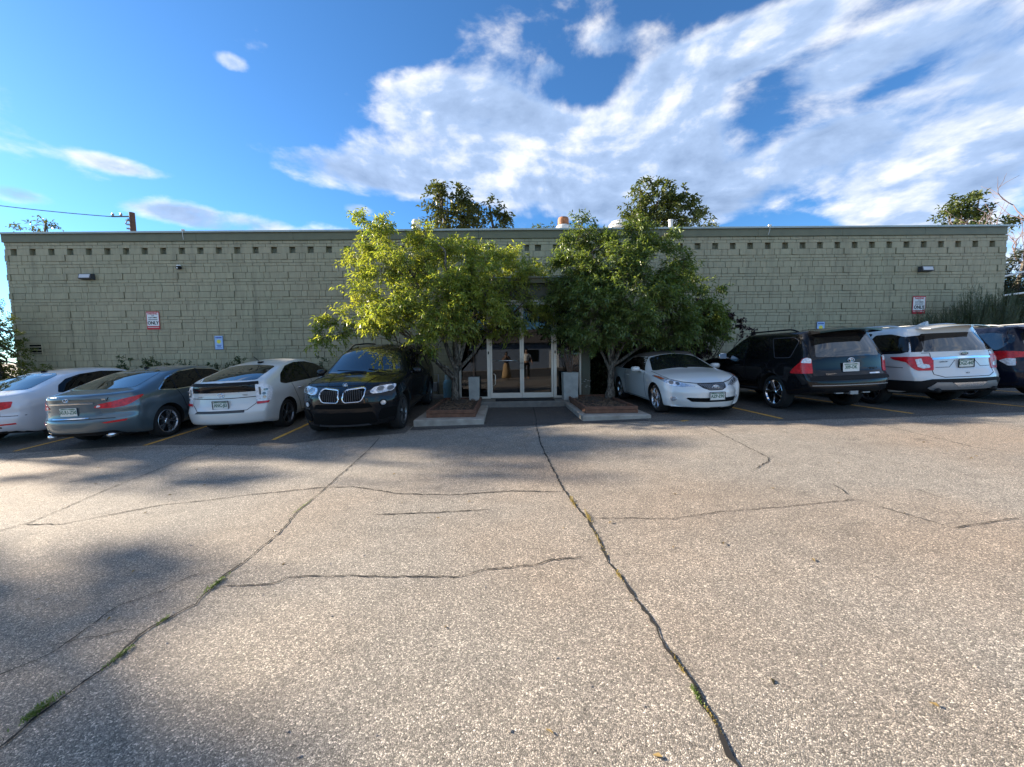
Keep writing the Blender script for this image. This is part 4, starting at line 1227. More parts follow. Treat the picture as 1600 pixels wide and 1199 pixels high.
    def badge(s, u, z, view, kind, size, extra=.012):
        p, n = s.cast(u, z, view)
        sgn = -1 if view == 'rear' else 1
        M = Matrix.Translation((u, p.y+sgn*extra, z)) @ (Matrix.Identity(4) if sgn < 0 else Matrix.Rotation(math.pi, 4, 'Z'))
        if kind == 'rings':
            q = MB()
            def ell(cx, cz, a, b_, r=.006):
                pts = [(cx+a*math.cos(t*math.pi/12), 0, cz+b_*math.sin(t*math.pi/12)) for t in range(25)]
                q.tube(pts, r*size/.07, 5, cap=False)
            k = size
            ell(0, 0, k, k*.66); ell(0, k*.28, k*.62, k*.26); ell(0, k*.02, k*.26, k*.60)
            o = q.build('emblem', M_CHROME, s.root); o.matrix_local = M
        elif kind == 'oval':
            q = MB().lathe([(0, .004), (size, .003), (size, 0), (0, 0)], 24, Matrix.Rotation(math.pi/2, 4, 'X') @ Matrix.Diagonal((1, .42, 1, 1)))
            o = q.build('emblem', pmat('oval_blue', (0.01, 0.02, 0.07), .2, coat=1), s.root); o.matrix_local = M
            q = MB().tube([(size*math.cos(t*math.pi/12), 0, .42*size*math.sin(t*math.pi/12)) for t in range(25)], .004, 5, cap=False)
            c = q.build('emblem_rim', M_CHROME, o)
            text_mesh('Ford', size*.62, M_CHROME, o, Matrix.Translation((0, -.006, 0)) @ FACE_CAM @ Matrix.Shear('XZ', 4, (0.0, 0.0)), depth=.001)
        elif kind == 'roundel':
            RX = Matrix.Rotation(math.pi/2, 4, 'X')
            o = MB().lathe([(0, .004), (size, .003), (size, 0), (0, 0)], 24, RX).build('emblem', M_BLACK, s.root); o.matrix_local = M
            wq, bq = MB(), MB()
            for k in range(4):
                tgt = wq if k % 2 else bq
                vs = [(0, -.0055, 0)]+[(size*.62*math.cos(k*math.pi/2+t*math.pi/12), -.0055, size*.62*math.sin(k*math.pi/2+t*math.pi/12)) for t in range(7)]
                tgt.add(vs, [(0, i, i+1) for i in range(1, 7)])
            wq.build('white_quarter', M_WHITE, o); bq.build('blue_quarter', M_PALEBLUE, o)
            MB().tube([(size*math.cos(t*math.pi/12), -.004, size*math.sin(t*math.pi/12)) for t in range(25)], .004, 5, cap=False).build('emblem_rim', M_CHROME, o)
        elif kind == 'smalloval':
            q = MB().tube([(size*math.cos(t*math.pi/12), 0, .55*size*math.sin(t*math.pi/12)) for t in range(25)], .006, 5, cap=False)
            q.tube([(-.5*size, 0, -.5*size), (0, 0, .35*size), (.5*size, 0, -.5*size)], .006, 5)
            o = q.build('emblem', M_CHROME, s.root); o.matrix_local = M
    def letters(s, text, u, z, view, size, mat=M_CHROME, xs=1.2):
        p, n = s.cast(u, z, view); sgn = -1 if view == 'rear' else 1
        M = Matrix.Translation((u, p.y+sgn*.006, z)) @ (Matrix.Identity(4) if sgn < 0 else Matrix.Rotation(math.pi, 4, 'Z')) @ FACE_CAM
        text_mesh(text, size, mat, s.root, M, name='model_lettering', depth=.002, xscale=xs)
    def handle(s, y, z, mat):
        for sx, vw in ((1, 'R'), (-1, 'L')):
            p, n = s.cast(y, z, vw)
            q = MB().tube([(p.x-sx*.01, y-.10, z), (p.x+sx*.032, y-.08, z+.003), (p.x+sx*.036, y+.08, z), (p.x-sx*.01, y+.10, z)], [.010, .014, .014, .010], 8)
            q.build('door_handle', mat, s.root, smooth=True)
    def mirrors(s, y, z, mat, glass=True, w=.20, h=.14):
        for sx, vw in ((1, 'R'), (-1, 'L')):
            p, n = s.cast(y, z-.04, vw)
            e = MB()
            x0 = p.x+sx*.05
            prof = []
            vs = []; fs = []
            nseg = 12
            for ring, (dy, sc) in enumerate(((-.055, .93), (-.05, 1.0), (.0, 1.0), (.05, .88), (.085, .55), (.095, .2))):
                for t in range(nseg):
                    an = 2*math.pi*t/nseg
                    cx = math.copysign(abs(math.cos(an))**.6, math.cos(an))*w/2*sc; cz = math.copysign(abs(math.sin(an))**.6, math.sin(an))*h/2*sc
                    vs.append((x0+sx*w/2+cx, y+dy, z+cz))
            for r_ in range(5):
                for t in range(nseg):
                    fs.append((r_*nseg+t, r_*nseg+(t+1) % nseg, (r_+1)*nseg+(t+1) % nseg, (r_+1)*nseg+t))
            fs.append(tuple(reversed(range(nseg)))); fs.append(tuple(range(5*nseg, 6*nseg)))
            e.add(vs, fs)
            e.tube([(p.x-sx*.03, y+.01, z-.06), (x0+sx*.03, y+.01, z-.03)], .03, 8)
            o = e.build('wing_mirror', mat, s.root, smooth=True)
            if glass:
                MB().box(x0+sx*w/2-w*.42, x0+sx*w/2+w*.42, y-.0585, y-.0565, z-h*.38, z+h*.38).build('mirror_glass', M_CHROME, o)
    def rails(s, y0, y1, u, mat, h=.05, r=.016):
        for sx in (-1, 1):
            pts = []
            n = 14
            for k in range(n+1):
                y = y0+(y1-y0)*k/n
                p, nn = s.cast(sx*u, y, 'top')
                e_ = min(1, k/1.5, (n-k)/1.5)
                pts.append((sx*u, y, p.z+h*e_))
            MB().tube(pts, r, 8).build('roof_rail', mat, s.root, smooth=True)
    def fin(s, y, mat, h=.07, w=.035, l=.16):
        p, n = s.cast(0, y, 'top')
        vs = [(-w, y-l*.1, p.z-.01), (w, y-l*.1, p.z-.01), (w*.6, y+l, p.z-.01), (-w*.6, y+l, p.z-.01), (-w*.25, y-l*.15, p.z+h), (w*.25, y-l*.15, p.z+h), (w*.2, y+l*.2, p.z+h*.8), (-w*.2, y+l*.2, p.z+h*.8)]
        MB().add(vs, [(3, 2, 1, 0), (4, 5, 6, 7), (0, 1, 5, 4), (1, 2, 6, 5), (2, 3, 7, 6), (3, 0, 4, 7)]).build('antenna_fin', mat, s.root)
    def rod(s, name, pts, r, mat): return MB().tube(pts, r, 8).build(name, mat, s.root, smooth=True)
    def spoiler(s, u, y0, y1, z, t, mat, drop=.03, name='roof_spoiler'):
        """wedge that hangs over the rear window, following the roof's cross curve"""
        n = 12; vs = []; fs = []
        for i in range(n+1):
            a = -1+2*i/n; x = a*u
            yy = y0+.10*abs(a)**2.2
            zc = -.045*a*a
            vs += [(x, yy, z+zc-drop), (x, y1, z+zc+.012), (x, y1, z+zc-t), (x, yy, z+zc-drop-t*.45)]
        for i in range(n):
            for q in range(4):
                r_ = (q+1) % 4
                fs.append((4*i+q, 4*i+4+q, 4*i+4+r_, 4*i+r_))
        fs += [(0, 1, 2, 3), (4*n+3, 4*n+2, 4*n+1, 4*n)]
        o = MB().add(vs, fs).build(name, mat, s.root)
        return o
    def finish(s, X, Y, facing, turn=0.0):
        """facing 'away': rear bumper at Y; 'camera': front bumper at Y"""
        rot = Matrix.Rotation((math.pi if facing == 'camera' else 0)+turn, 4, 'Z')
        org = Vector((X, Y+(s.L if facing == 'camera' else 0), 0))
        pts = []
        hw = s.sp['hw'][2][1]-.1
        for sx in (-1, 1):
            for wy in s.sp['wheels']:
                w = rot @ Vector((sx*hw, wy, 0))+org; pts.append((w.x, w.y, gz(w.x, w.y)+.004))
        A = np.array([(x, y, 1) for x, y, z in pts]); zz = np.array([p[2] for p in pts])
        cf, *_ = np.linalg.lstsq(A, zz, rcond=None)
        nrm = Vector((-cf[0], -cf[1], 1)).normalized()
        org.z = cf[0]*org.x+cf[1]*org.y+cf[2]
        q = Vector((0, 0, 1)).rotation_difference(nrm).to_matrix().to_4x4()
        s.root.matrix_world = Matrix.Translation(org) @ q @ rot

def plate_geo(w, h):
    q = MB().box(-w/2, w/2, -.004, .004, -h/2, h/2, .002); return q.v, q.f

def round_poly(poly, r, n=4):
    out = []; N_ = len(poly)
    for i in range(N_):
        p = Vector(poly[i]).to_2d(); a = Vector(poly[i-1]).to_2d(); c = Vector(poly[(i+1) % N_]).to_2d()
        d1 = a-p; d2 = c-p; l1, l2 = d1.length, d2.length
        k = min(r, l1*.45, l2*.45); d1.normalize(); d2.normalize()
        if d1.dot(d2) < -.985: out.append(tuple(p)); continue
        s_, e_ = p+d1*k, p+d2*k
        for q in range(n+1):
            t = q/n; out.append(tuple(s_*(1-t)**2+p*2*t*(1-t)+e_*t*t))
    return out
# ---- 1 white saloon at the far left edge
P_WHITE = paint('pearl_white_paint', (0.60, 0.62, 0.66), rough=.3)
c = Car('parked_car', 'white saloon cut by the left edge of the photo, with long red taillights', dict(L=4.76, R=.325, wheels=(1.05, 3.76), cat='car',
    top=[(0, .98), (.06, 1.05), (.35, 1.10), (.62, 1.13), (1.35, 1.39), (1.7, 1.45), (2.3, 1.475), (2.8, 1.44), (3.05, 1.37), (3.65, 1.04), (4.2, .95), (4.6, .80), (4.76, .62)],
    belt=[(0, .90), (1.2, .95), (3.6, .92), (4.76, .62)], hw=[(0, .80), (.35, .885), (1.1, .91), (3.9, .905), (4.4, .87), (4.76, .74)],
    bottom=[(0, .32), (.5, .22), (4.2, .2), (4.76, .25)], tumble=.60, offR=[(.3, .06), (.42, 0), (.60, 0), (.66, .05), (.92, .06), (1.05, .02)], offF=[(.3, .0), (.6, .02), (.8, .2)],
    curvR=.26, curvF=.42, paint=P_WHITE, flare=.012))
c.feat('taillight', [(.24, .77), (.24, .91), (.60, .93), (.76, .925), (.74, .80), (.62, .765)], 'rear', M_TAIL, rnd=.025, mirror=True)
c.window('rear_window', [(-.60, 1.12), (.60, 1.12), (.50, 1.36), (.36, 1.40), (-.36, 1.40), (-.50, 1.36)], 'rear', rnd=.05)
c.window('side_window', [(1.02, 1.00), (1.12, .985), (3.35, .975), (3.02, 1.22), (2.75, 1.33), (2.2, 1.375), (1.7, 1.345), (1.35, 1.27), (1.12, 1.15)], 'side', M_CGLASS2, rnd=.03)
c.strip('window_pillar', [(2.2, .98), (2.25, 1.37)], 'side', .05, M_BLACKP, off=.008)
for ln in ([(1.28, .95), (1.42, .5), (1.5, .28)], [(2.22, .95), (2.22, .25)], [(3.3, .94), (3.35, .28)], [(1.28, .28), (3.35, .27)]): c.gap(ln, 'side')
c.gap([(-.86, .62), (-.62, .64), (-.58, .80), (-.60, 1.06)], 'rear'); c.gap([(.86, .62), (.62, .64), (.58, .80), (.60, 1.06)], 'rear'); c.gap([(-.60, .64), (.60, .64)], 'rear')
c.feat('bumper_slot', [(-.62, .40), (.62, .40), (.62, .43), (-.62, .43)], 'rear', M_BLACKP)
c.feat('bumper_reflector', [(.45, .455), (.78, .455), (.78, .485), (.45, .485)], 'rear', M_TAIL, mirror=True)
c.handle(1.62, .84, P_WHITE); c.handle(2.5, .83, P_WHITE); c.mirrors(3.3, 1.02, P_WHITE)
c.fin(1.55, M_BLACKP, h=.05); c.plate(0, .80, 'rear', '')
c.wheels(('Y', 5)); c.finish(-10.78, 7.75, 'away')

# ---- 2 grey-blue saloon
P_GREY = paint('slate_blue_paint', (0.095, 0.130, 0.148), metal=.5, rough=.32)
c = Car('parked_car', 'slate blue saloon seen from behind with slanting red taillights and chrome boot strip', dict(L=4.79, R=.335, wheels=(1.08, 3.93), rimlabel='silver twin-spoke alloy rim',
    top=[(0, .99), (.04, 1.065), (.30, 1.09), (.62, 1.13), (1.45, 1.395), (1.8, 1.445), (2.3, 1.46), (2.8, 1.42), (3.02, 1.36), (3.65, 1.03), (4.2, .94), (4.6, .80), (4.79, .62)],
    belt=[(0, .90), (1.2, .96), (3.6, .92), (4.79, .62)], hw=[(0, .79), (.35, .885), (1.1, .915), (3.9, .905), (4.4, .87), (4.79, .74)],
    bottom=[(0, .30), (.5, .21), (4.2, .2), (4.79, .25)], tumble=.62, offR=[(.25, .08), (.38, 0), (.60, 0), (.66, .06), (.93, .07), (1.05, 0)], offF=[(.3, .0), (.6, .02), (.8, .2)],
    curvR=.34, curvF=.42, paint=P_GREY, flare=.03, crease=.022))
PV = ('polar', 0.0, 1.25)
c.feat('taillight', [(.33, .825), (.42, .80), (.56, .79), (.68, .80), (.78, .85), (.95, .965), (.94, .985), (.74, .955), (.56, .915), (.40, .88)], PV, M_TAIL, rnd=.03, mirror=True, off=.008)
c.strip('chrome_strip', [(-.40, .905), (-.2, .915), (.2, .915), (.40, .905)], 'rear', .028, M_CHROME, off=.014)
c.strip('chrome_strip', [(-.33, .635), (.33, .635)], 'rear', .016, M_CHROME, off=.012)
c.feat('lamp_centre', [(.43, .825), (.47, .82), (.49, .85), (.45, .865)], 'rear', M_TAILC, rnd=.01, mirror=True, off=.017, cell=.03)
c.window('rear_window', [(-.63, 1.12), (.63, 1.12), (.53, 1.36), (.36, 1.405), (-.36, 1.405), (-.53, 1.36)], 'rear', rnd=.05)
c.window('side_window', [(.98, 1.02), (1.35, .975), (3.35, .965), (3.02, 1.20), (2.75, 1.315), (2.25, 1.365), (1.75, 1.34), (1.35, 1.24)], 'side', M_CGLASS2, rnd=.04, trim=M_CHROME, tw=.02)
c.strip('window_pillar', [(2.2, .97), (2.27, 1.36)], 'side', .05, M_BLACKP, off=.009); c.strip('window_pillar', [(1.38, .98), (1.48, 1.27)], 'side', .025, M_BLACKP, off=.009)
for ln in ([(1.40, .96), (1.5, .75), (1.58, .5), (1.6, .28)], [(2.22, .95), (2.22, .25)], [(3.3, .94), (3.35, .28)], [(1.6, .28), (3.35, .27)]): c.gap(ln, 'side')
c.gap([(-.66, .60), (-.50, .615), (.50, .615), (.66, .60)], 'rear'); c.gap([(.60, 1.05), (.56, .93)], 'rear'); c.gap([(-.60, 1.05), (-.56, .93)], 'rear')
c.feat('boot_recess', [(-.52, .66), (.52, .66), (.44, .885), (-.44, .885)], 'rear', paint('slate_paint_shaded', (0.07, .10, .12), metal=.4, rough=.4), rnd=.04, off=.003)  # flush panel; recess shade put into a darker copy of the body paint
c.plate(0, .765, 'rear', 'XUU-Z50')
c.feat('bumper_reflector', [(.50, .535), (.56, .515), (.76, .525), (.78, .56), (.66, .555)], 'rear', M_TAIL, mirror=True, rnd=.01)
c.feat('diffuser', [(-.70, .27), (.70, .27), (.62, .365), (-.62, .365)], 'rear', M_BLACKP, rnd=.03)
c.letters('Q50', .52, .965, 'rear', .045); c.badge(0, .985, 'rear', 'smalloval', .05)
for sx in (-1, 1): c.rod('exhaust_tip', [(sx*.55, .40, .285), (sx*.55, .145, .28)], .042, M_CHROME)
c.handle(1.72, .865, M_CHROME); c.handle(2.62, .85, M_CHROME); c.mirrors(3.3, 1.02, P_GREY); c.fin(1.72, M_BLACKP, h=.04)
c.wheels(('twin', 5)); c.finish(-8.07, 7.22, 'away')

# ---- 3 silver white hatchback
P_SILVER = paint('silver_white_paint', (0.62, 0.62, 0.60), metal=.05, rough=.34)
c = Car('parked_car', 'silver white hatchback seen from behind, with tall clear taillights and a black glass tail panel', dict(L=4.46, R=.315, wheels=(.93, 3.63), rimlabel='dark grey rim with five spokes',
    top=[(0, 1.06), (.04, 1.115), (.25, 1.17), (1.15, 1.415), (1.6, 1.475), (2.05, 1.50), (2.55, 1.47), (2.85, 1.39), (3.65, 1.0), (4.1, .88), (4.36, .74), (4.46, .6)],
    belt=[(0, .98), (1.2, .95), (3.4, .90), (4.46, .60)], hw=[(0, .80), (.3, .85), (1.0, .872), (3.6, .865), (4.1, .82), (4.46, .68)],
    bottom=[(0, .27), (.5, .20), (4.2, .18), (4.46, .22)], tumble=.55, offR=[(.2, .08), (.32, .0), (.55, .0), (.62, .07), (.9, .12), (1.08, .10)], offF=[(.3, .0), (.6, .02), (.8, .25)],
    curvR=.20, curvF=.5, paint=P_SILVER, flare=.012))
c.feat('spoiler_glass', [(-.66, .925), (.66, .925), (.66, 1.05), (-.66, 1.05)], 'rear', M_CGLASS2, rnd=.02, off=.006)
c.feat('spoiler_blade', [(-.68, 1.055), (.68, 1.055), (.66, 1.10), (-.66, 1.10)], 'rear', M_BLACKP, rnd=.01, off=.03, thick=.05)
c.window('rear_window', [(-.60, .36), (-.40, .27), (0, .24), (.40, .27), (.60, .36), (.54, 1.15), (-.54, 1.15)], 'top', rnd=.06)
c.rod('wiper', [(-.45, .30, 1.21), (-.36, .10, 1.155)], .010, M_WHITE)
HV = ('polar', 0.0, 1.2)
c.feat('taillight', [(.565, .66), (.74, .67), (.80, .74), (.85, .96), (.79, 1.02), (.66, 1.07), (.575, 1.075)], HV, M_TAILC, rnd=.02, mirror=True, off=.010, cell=.05)
c.feat('taillight_base', [(.57, .655), (.73, .665), (.76, .705), (.57, .71)], HV, M_TAIL, rnd=.008, mirror=True, off=.015, cell=.05)
for z in (.79, .86):
    c.feat('lamp_ring', [(.69+.028*math.cos(t*math.pi/6), z+.028*math.sin(t*math.pi/6)) for t in range(12)], HV, M_HEADDK, mirror=True, off=.016, cell=.06)
c.feat('lamp_detail', [(.62, .84), (.65, .84), (.65, 1.0), (.62, 1.0)], HV, M_HEADDK, mirror=True, off=.015, cell=.06, rnd=.01)
c.feat('lamp_detail', [(.69, .92), (.75, .92), (.75, .96), (.69, .96)], HV, M_HEADDK, mirror=True, off=.015, cell=.06, rnd=.01)
c.window('side_window', [(.78, 1.02), (.95, .98), (3.45, .94), (3.1, 1.13), (2.75, 1.30), (2.3, 1.39), (1.8, 1.405), (1.35, 1.35), (.98, 1.20)], 'side', M_CGLASS2, rnd=.05)
c.strip('window_pillar', [(2.05, .96), (2.05, 1.40)], 'side', .055, M_BLACKP, off=.008); c.strip('window_pillar', [(1.15, .98), (1.2, 1.29)], 'side', .03, M_BLACKP, off=.008)
for ln in ([(1.18, .96), (1.25, .8), (1.42, .5), (1.5, .28)], [(2.08, .95), (2.08, .25)], [(3.2, .92), (3.25, .28)], [(1.5, .28), (3.25, .26)]): c.gap(ln, 'side')
c.gap([(-.64, 1.04), (-.64, .68), (-.50, .56), (.50, .56), (.64, .68), (.64, 1.04)], 'rear', .010)
c.strip('hatch_crease', [(-.66, .815), (0, .80), (.66, .815)], 'rear', .014, M_GAP, off=.003)
c.feat('bumper_step', [(-.56, .515), (.46, .515), (.46, .555), (-.50, .555)], 'rear', M_DARKGREY, rnd=.01, off=.006)
c.feat('bumper_step', [(-.70, .245), (.70, .245), (.66, .29), (-.66, .29)], 'rear', M_BLACKP, rnd=.01, off=.004)
c.plate(0, .68, 'rear', 'ANC-JI3', frame=M_DARKGREY)
c.badge(0, .87, 'rear', 'rings', .062); c.letters('PRIUS', -.42, .845, 'rear', .045, M_GREY, 1.3); c.letters('HYBRID', .44, .86, 'rear', .04, M_GREY, 1.0)
c.handle(1.48, .83, P_SILVER); c.handle(2.4, .82, P_SILVER); c.mirrors(3.12, 1.0, P_SILVER)
c.rod('antenna', [(.1, 1.42, 1.44), (.1, 1.30, 1.475), (.1, 1.12, 1.60)], .006, M_BLACKP); MB().box(.07, .13, 1.27, 1.43, 1.435, 1.475, .01).build('antenna_base', M_BLACKP, c.root)
c.wheels(('plain', 5), M_RIMD); c.finish(-5.74, 7.82, 'away')

# ---- 4 black SUV facing the camera
P_BLACK = paint('black_paint', (0.006, 0.0065, 0.008), rough=.25)
c = Car('parked_car', 'black SUV facing the camera with twin rounded chrome framed grilles', dict(L=4.89, R=.375, wheels=(1.08, 4.00), cat='suv', rimlabel='grey alloy rim',
    top=[(0, 1.60), (.1, 1.69), (.5, 1.735), (1.5, 1.765), (2.4, 1.75), (2.8, 1.705), (3.02, 1.62), (3.70, 1.17), (4.2, 1.12), (4.55, 1.055), (4.75, .97), (4.89, .86)],
    belt=[(0, 1.08), (1.2, 1.07), (3.7, 1.03), (4.89, .80)], hw=[(0, .90), (.4, .95), (1.1, .968), (3.9, .965), (4.5, .94), (4.89, .84)],
    bottom=[(0, .38), (.5, .28), (4.3, .26), (4.89, .24)], tumble=.42, offR=[(.4, 0), (.75, 0), (.85, .06), (1.15, .1), (1.6, .3)], offF=[(.25, .04), (.36, 0), (.62, 0), (.90, .02), (1.0, .12)],
    curvR=.22, curvF=.36, paint=P_BLACK, flare=.02, crease=.02))
c.window('windshield', [(-.78, 3.63), (-.70, 3.68), (.70, 3.68), (.78, 3.63), (.68, 2.98), (.60, 2.93), (-.60, 2.93), (-.68, 2.98)], 'top', rnd=.05)
c.window('side_window', [(.55, 1.20), (.70, 1.11), (3.42, 1.08), (3.05, 1.42), (2.8, 1.57), (2.2, 1.64), (1.4, 1.63), (.9, 1.56), (.62, 1.42)], 'side', M_CGLASS2, rnd=.04)
for x in (2.15, 1.2): c.strip('window_pillar', [(x, 1.09), (x+.03, 1.63)], 'side', .06, M_BLACKP, off=.008)
for sx in (-1, 1):
    g = round_poly([(sx*.035, .76), (sx*.06, .935), (sx*.37, .965), (sx*.42, .94), (sx*.42, .83), (sx*.36, .725), (sx*.07, .715)], .05)
    c.feat('grille', g, 'front', M_BLACK, off=.006, cell=.05)
    v, f = c.strip_geo(g, 'front', .018, .020, True, step=.03)
    mesh_obj('grille_frame', v, f, M_CHROME, c.root, smooth=True)
    for k in range(9):
        x = sx*(.075+k*.038); p, n = c.cast(x, .84, 'front')
        MB().box(x-.006, x+.006, p.y-.02, p.y+.018, .735, .945-.02*(k == 8)).build('grille_slat', M_DARKGREY, c.root)
HP = ('polar', 0.0, 4.89-1.3)
def fpol(pts, cy):     # front outlines given as (x, z) on the nose turn into angles round the same centre
    return [(math.pi-math.atan2(x, r_), z) for x, r_, z in pts]
hl = [(.49, .895), (.55, .965), (.76, .99), (.89, .995), (.90, .95), (.85, .885), (.70, .855), (.55, .855)]
c.feat('headlight', hl, 'front', M_HEAD, rnd=.03, mirror=True, off=.008, cell=.04)
for x0 in (.60, .755):
    ring = [(x0+.062+.058*math.cos(t*math.pi/8), .922+.046*math.sin(t*math.pi/8)) for t in range(16)]
    c.feat('headlamp_projector', ring, 'front', M_HEADDK, mirror=True, off=.016, cell=.05)
    for sx in (-1, 1):
        v, f = c.strip_geo([(sx*u, z) for u, z in ring], 'front', .008, .022, True, step=.03); mesh_obj('headlamp_ring', v, f, M_RIM, c.root)
c.feat('lower_grille', [(-.56, .60), (.56, .60), (.50, .685), (-.50, .685)], 'front', M_BLACK, rnd=.03, off=.012)
c.feat('lower_intake', [(-.62, .30), (.62, .30), (.56, .52), (-.56, .52)], 'front', M_BLACK, rnd=.05, off=.012)
c.feat('side_intake', [(.64, .34), (.90, .38), (.92, .56), (.72, .57), (.64, .46)], 'front', M_BLACK, rnd=.04, off=.014, mirror=True, cell=.05)
for sx in (-1, 1):
    ring = [(sx*(.72+.062*math.cos(t*math.pi/8)), .67+.062*math.sin(t*math.pi/8)) for t in range(16)]
    c.feat('fog_lamp', ring, 'front', M_BLACK, off=.006, cell=.05)
    ring = [(sx*(.72+.042*math.cos(t*math.pi/8)), .67+.042*math.sin(t*math.pi/8)) for t in range(16)]
    c.feat('fog_lamp_lens', ring, 'front', M_HEAD, off=.014, cell=.05)
c.feat('skid_plate', [(-.5, .255), (.5, .255), (.46, .29), (-.46, .29)], 'front', M_DARKGREY, off=.008)
c.gap([(-.62, .995), (-.30, 1.0), (0, 1.005), (.30, 1.0), (.62, .995)], 'front', .01)
for sx in (-1, 1): c.gap([(sx*.72, 4.60), (sx*.80, 4.2), (sx*.84, 3.66)], 'top', .01); c.strip('bonnet_crease', [(sx*.32, 4.70), (sx*.55, 3.72)], 'top', .01, P_BLACK, off=.008)
c.badge(0, 1.015, 'front', 'roundel', .042, extra=.03)
for ln in ([(1.05, 1.06), (1.3, .8), (1.5, .35)], [(2.2, 1.07), (2.2, .3)], [(3.35, 1.05), (3.42, .35)], [(1.5, .34), (3.42, .33)]): c.gap(ln, 'side')
c.handle(1.55, .93, P_BLACK); c.handle(2.55, .92, P_BLACK); c.mirrors(3.20, 1.16, P_BLACK, w=.23, h=.16)
c.rails(.7, 2.75, .60, M_BLACKP); c.rod('wiper', [(-.1, 3.70, 1.20), (.55, 3.62, 1.235)], .009, M_BLACKP); c.rod('wiper', [(-.65, 3.70, 1.19), (-.12, 3.60, 1.25)], .009, M_BLACKP)
c.wheels(('twin', 5), M_RIMD); c.finish(-3.08, 7.25, 'camera', turn=0.0)

# ---- 5 white convertible facing the camera
P_WHITE2 = paint('white_paint_coat', (0.70, 0.70, 0.68), rough=.3)
M_CANVAS = pmat('soft_top_canvas', (0.14, 0.115, 0.095), .9, bump=(200, .3, .002))
c = Car('parked_car', 'white convertible with a brown soft top facing the camera under the right tree', dict(L=4.90, R=.33, wheels=(1.12, 3.84), rimlabel='silver five spoke rim',
    top=[(0, .93), (.08, 1.0), (.6, 1.05), (1.0, 1.09), (1.45, 1.30), (1.9, 1.395), (2.35, 1.41), (2.68, 1.37), (3.50, .99), (4.1, .91), (4.55, .80), (4.8, .70), (4.90, .60)],
    belt=[(0, .90), (1.2, .93), (3.5, .90), (4.90, .60)], hw=[(0, .78), (.35, .87), (1.1, .908), (3.8, .90), (4.4, .85), (4.90, .70)],
    bottom=[(0, .30), (.5, .22), (4.3, .2), (4.90, .20)], tumble=.60, offR=[(.3, 0), (.6, 0), (.9, .08)], offF=[(.2, .05), (.34, 0), (.55, .0), (.66, .05), (.8, .2)],
    curvR=.3, curvF=.55, paint=P_WHITE2, flare=.018, crown=.05))
c.feat('soft_top', [(-.70, 1.12), (-.56, .98), (.56, .98), (.70, 1.12), (.66, 2.2), (.60, 2.70), (-.60, 2.70), (-.66, 2.2)], 'top', M_CANVAS, rnd=.06, off=.012)
c.feat('soft_top', [(1.0, .98), (1.28, .97), (1.62, 1.20), (1.95, 1.29), (2.70, 1.29), (2.74, 1.345), (2.3, 1.385), (1.8, 1.36), (1.4, 1.24)], 'side', M_CANVAS, rnd=.02, off=.012)
c.window('windshield', [(-.76, 3.40), (-.68, 3.47), (.68, 3.47), (.76, 3.40), (.60, 2.80), (.54, 2.76), (-.54, 2.76), (-.60, 2.80)], 'top', rnd=.05)
c.window('side_window', [(1.36, .965), (3.20, .95), (2.72, 1.27), (2.2, 1.285), (1.85, 1.25), (1.6, 1.16)], 'side', M_CGLASS2, rnd=.03)
hl = [(.40, .69), (.46, .755), (.62, .80), (.80, .855), (.855, .84), (.82, .76), (.72, .70), (.56, .675)]
c.feat('headlight', [(.34, .655), (.50, .71), (.70, .785), (.86, .875), (.89, .85), (.84, .75), (.74, .665), (.58, .635)], 'front', M_HEAD, rnd=.02, mirror=True, off=.008, cell=.04)
c.feat('indicator', [(.79, .80), (.865, .858), (.88, .845), (.85, .79)], 'front', M_AMBER, rnd=.008, mirror=True, off=.013, cell=.04)
for x0, r_ in ((.70, .042), (.60, .032)):
    c.feat('headlamp_projector', [(x0+r_*math.cos(t*math.pi/8), .728-(.70-x0)*.25+r_*math.sin(t*math.pi/8)) for t in range(16)], 'front', M_HEADDK, mirror=True, off=.014, cell=.05)
c.feat('grille', [(-.30, .70), (.30, .70), (.24, .62), (.13, .575), (-.13, .575), (-.24, .62)], 'front', M_MESH, rnd=.02, off=.006, cell=.05)
for k in range(5):
    z = .595+.022*k; w_ = .14+.035*k
    c.strip('grille_slat', [(-w_, z), (w_, z)], 'front', .006, M_GREY, off=.010)
for k in range(-6, 7):
    c.strip('grille_slat', [(k*.04, .60+abs(k)*.008), (k*.04, .695)], 'front', .005, M_GREY, off=.010)
c.badge(0, .635, 'front', 'rings', .066, extra=.03)
c.feat('lower_intake', [(-.52, .40), (-.44, .335), (.44, .335), (.52, .40), (.50, .42), (-.50, .42)], 'front', M_BLACK, rnd=.02, off=.005)
for sx in (-1, 1):
    ring = [(sx*(.69+.052*math.cos(t*math.pi/8)), .375+.05*math.sin(t*math.pi/8)) for t in range(16)]
    c.feat('fog_lamp', ring, 'front', M_HEAD, off=.010, cell=.05)
    pass
c.gap([(-.72, .80), (-.5, .735), (-.30, .712), (0, .71), (.30, .712), (.5, .735), (.72, .80)], 'front', .012)
for sx in (-1, 1): c.gap([(sx*.70, 4.30), (sx*.78, 4.0), (sx*.80, 3.45)], 'top', .011)
c.plate(0, .455, 'front', 'AZP-E90', frame=M_DARKGREY)
for ln in ([(1.72, .94), (1.72, .28)], [(3.2, .92), (3.26, .28)], [(1.72, .27), (3.26, .26)]): c.gap(ln, 'side')
c.handle(1.95, .80, P_WHITE2); c.mirrors(2.98, .99, P_WHITE2, w=.22, h=.14)
c.rod('wiper', [(-.05, 3.52, 1.00), (.50, 3.38, 1.06)], .008, M_BLACKP); c.rod('wiper', [(-.6, 3.50, .995), (-.1, 3.36, 1.065)], .008, M_BLACKP)
c.wheels(('wide', 5)); c.finish(4.40, 7.82, 'camera')

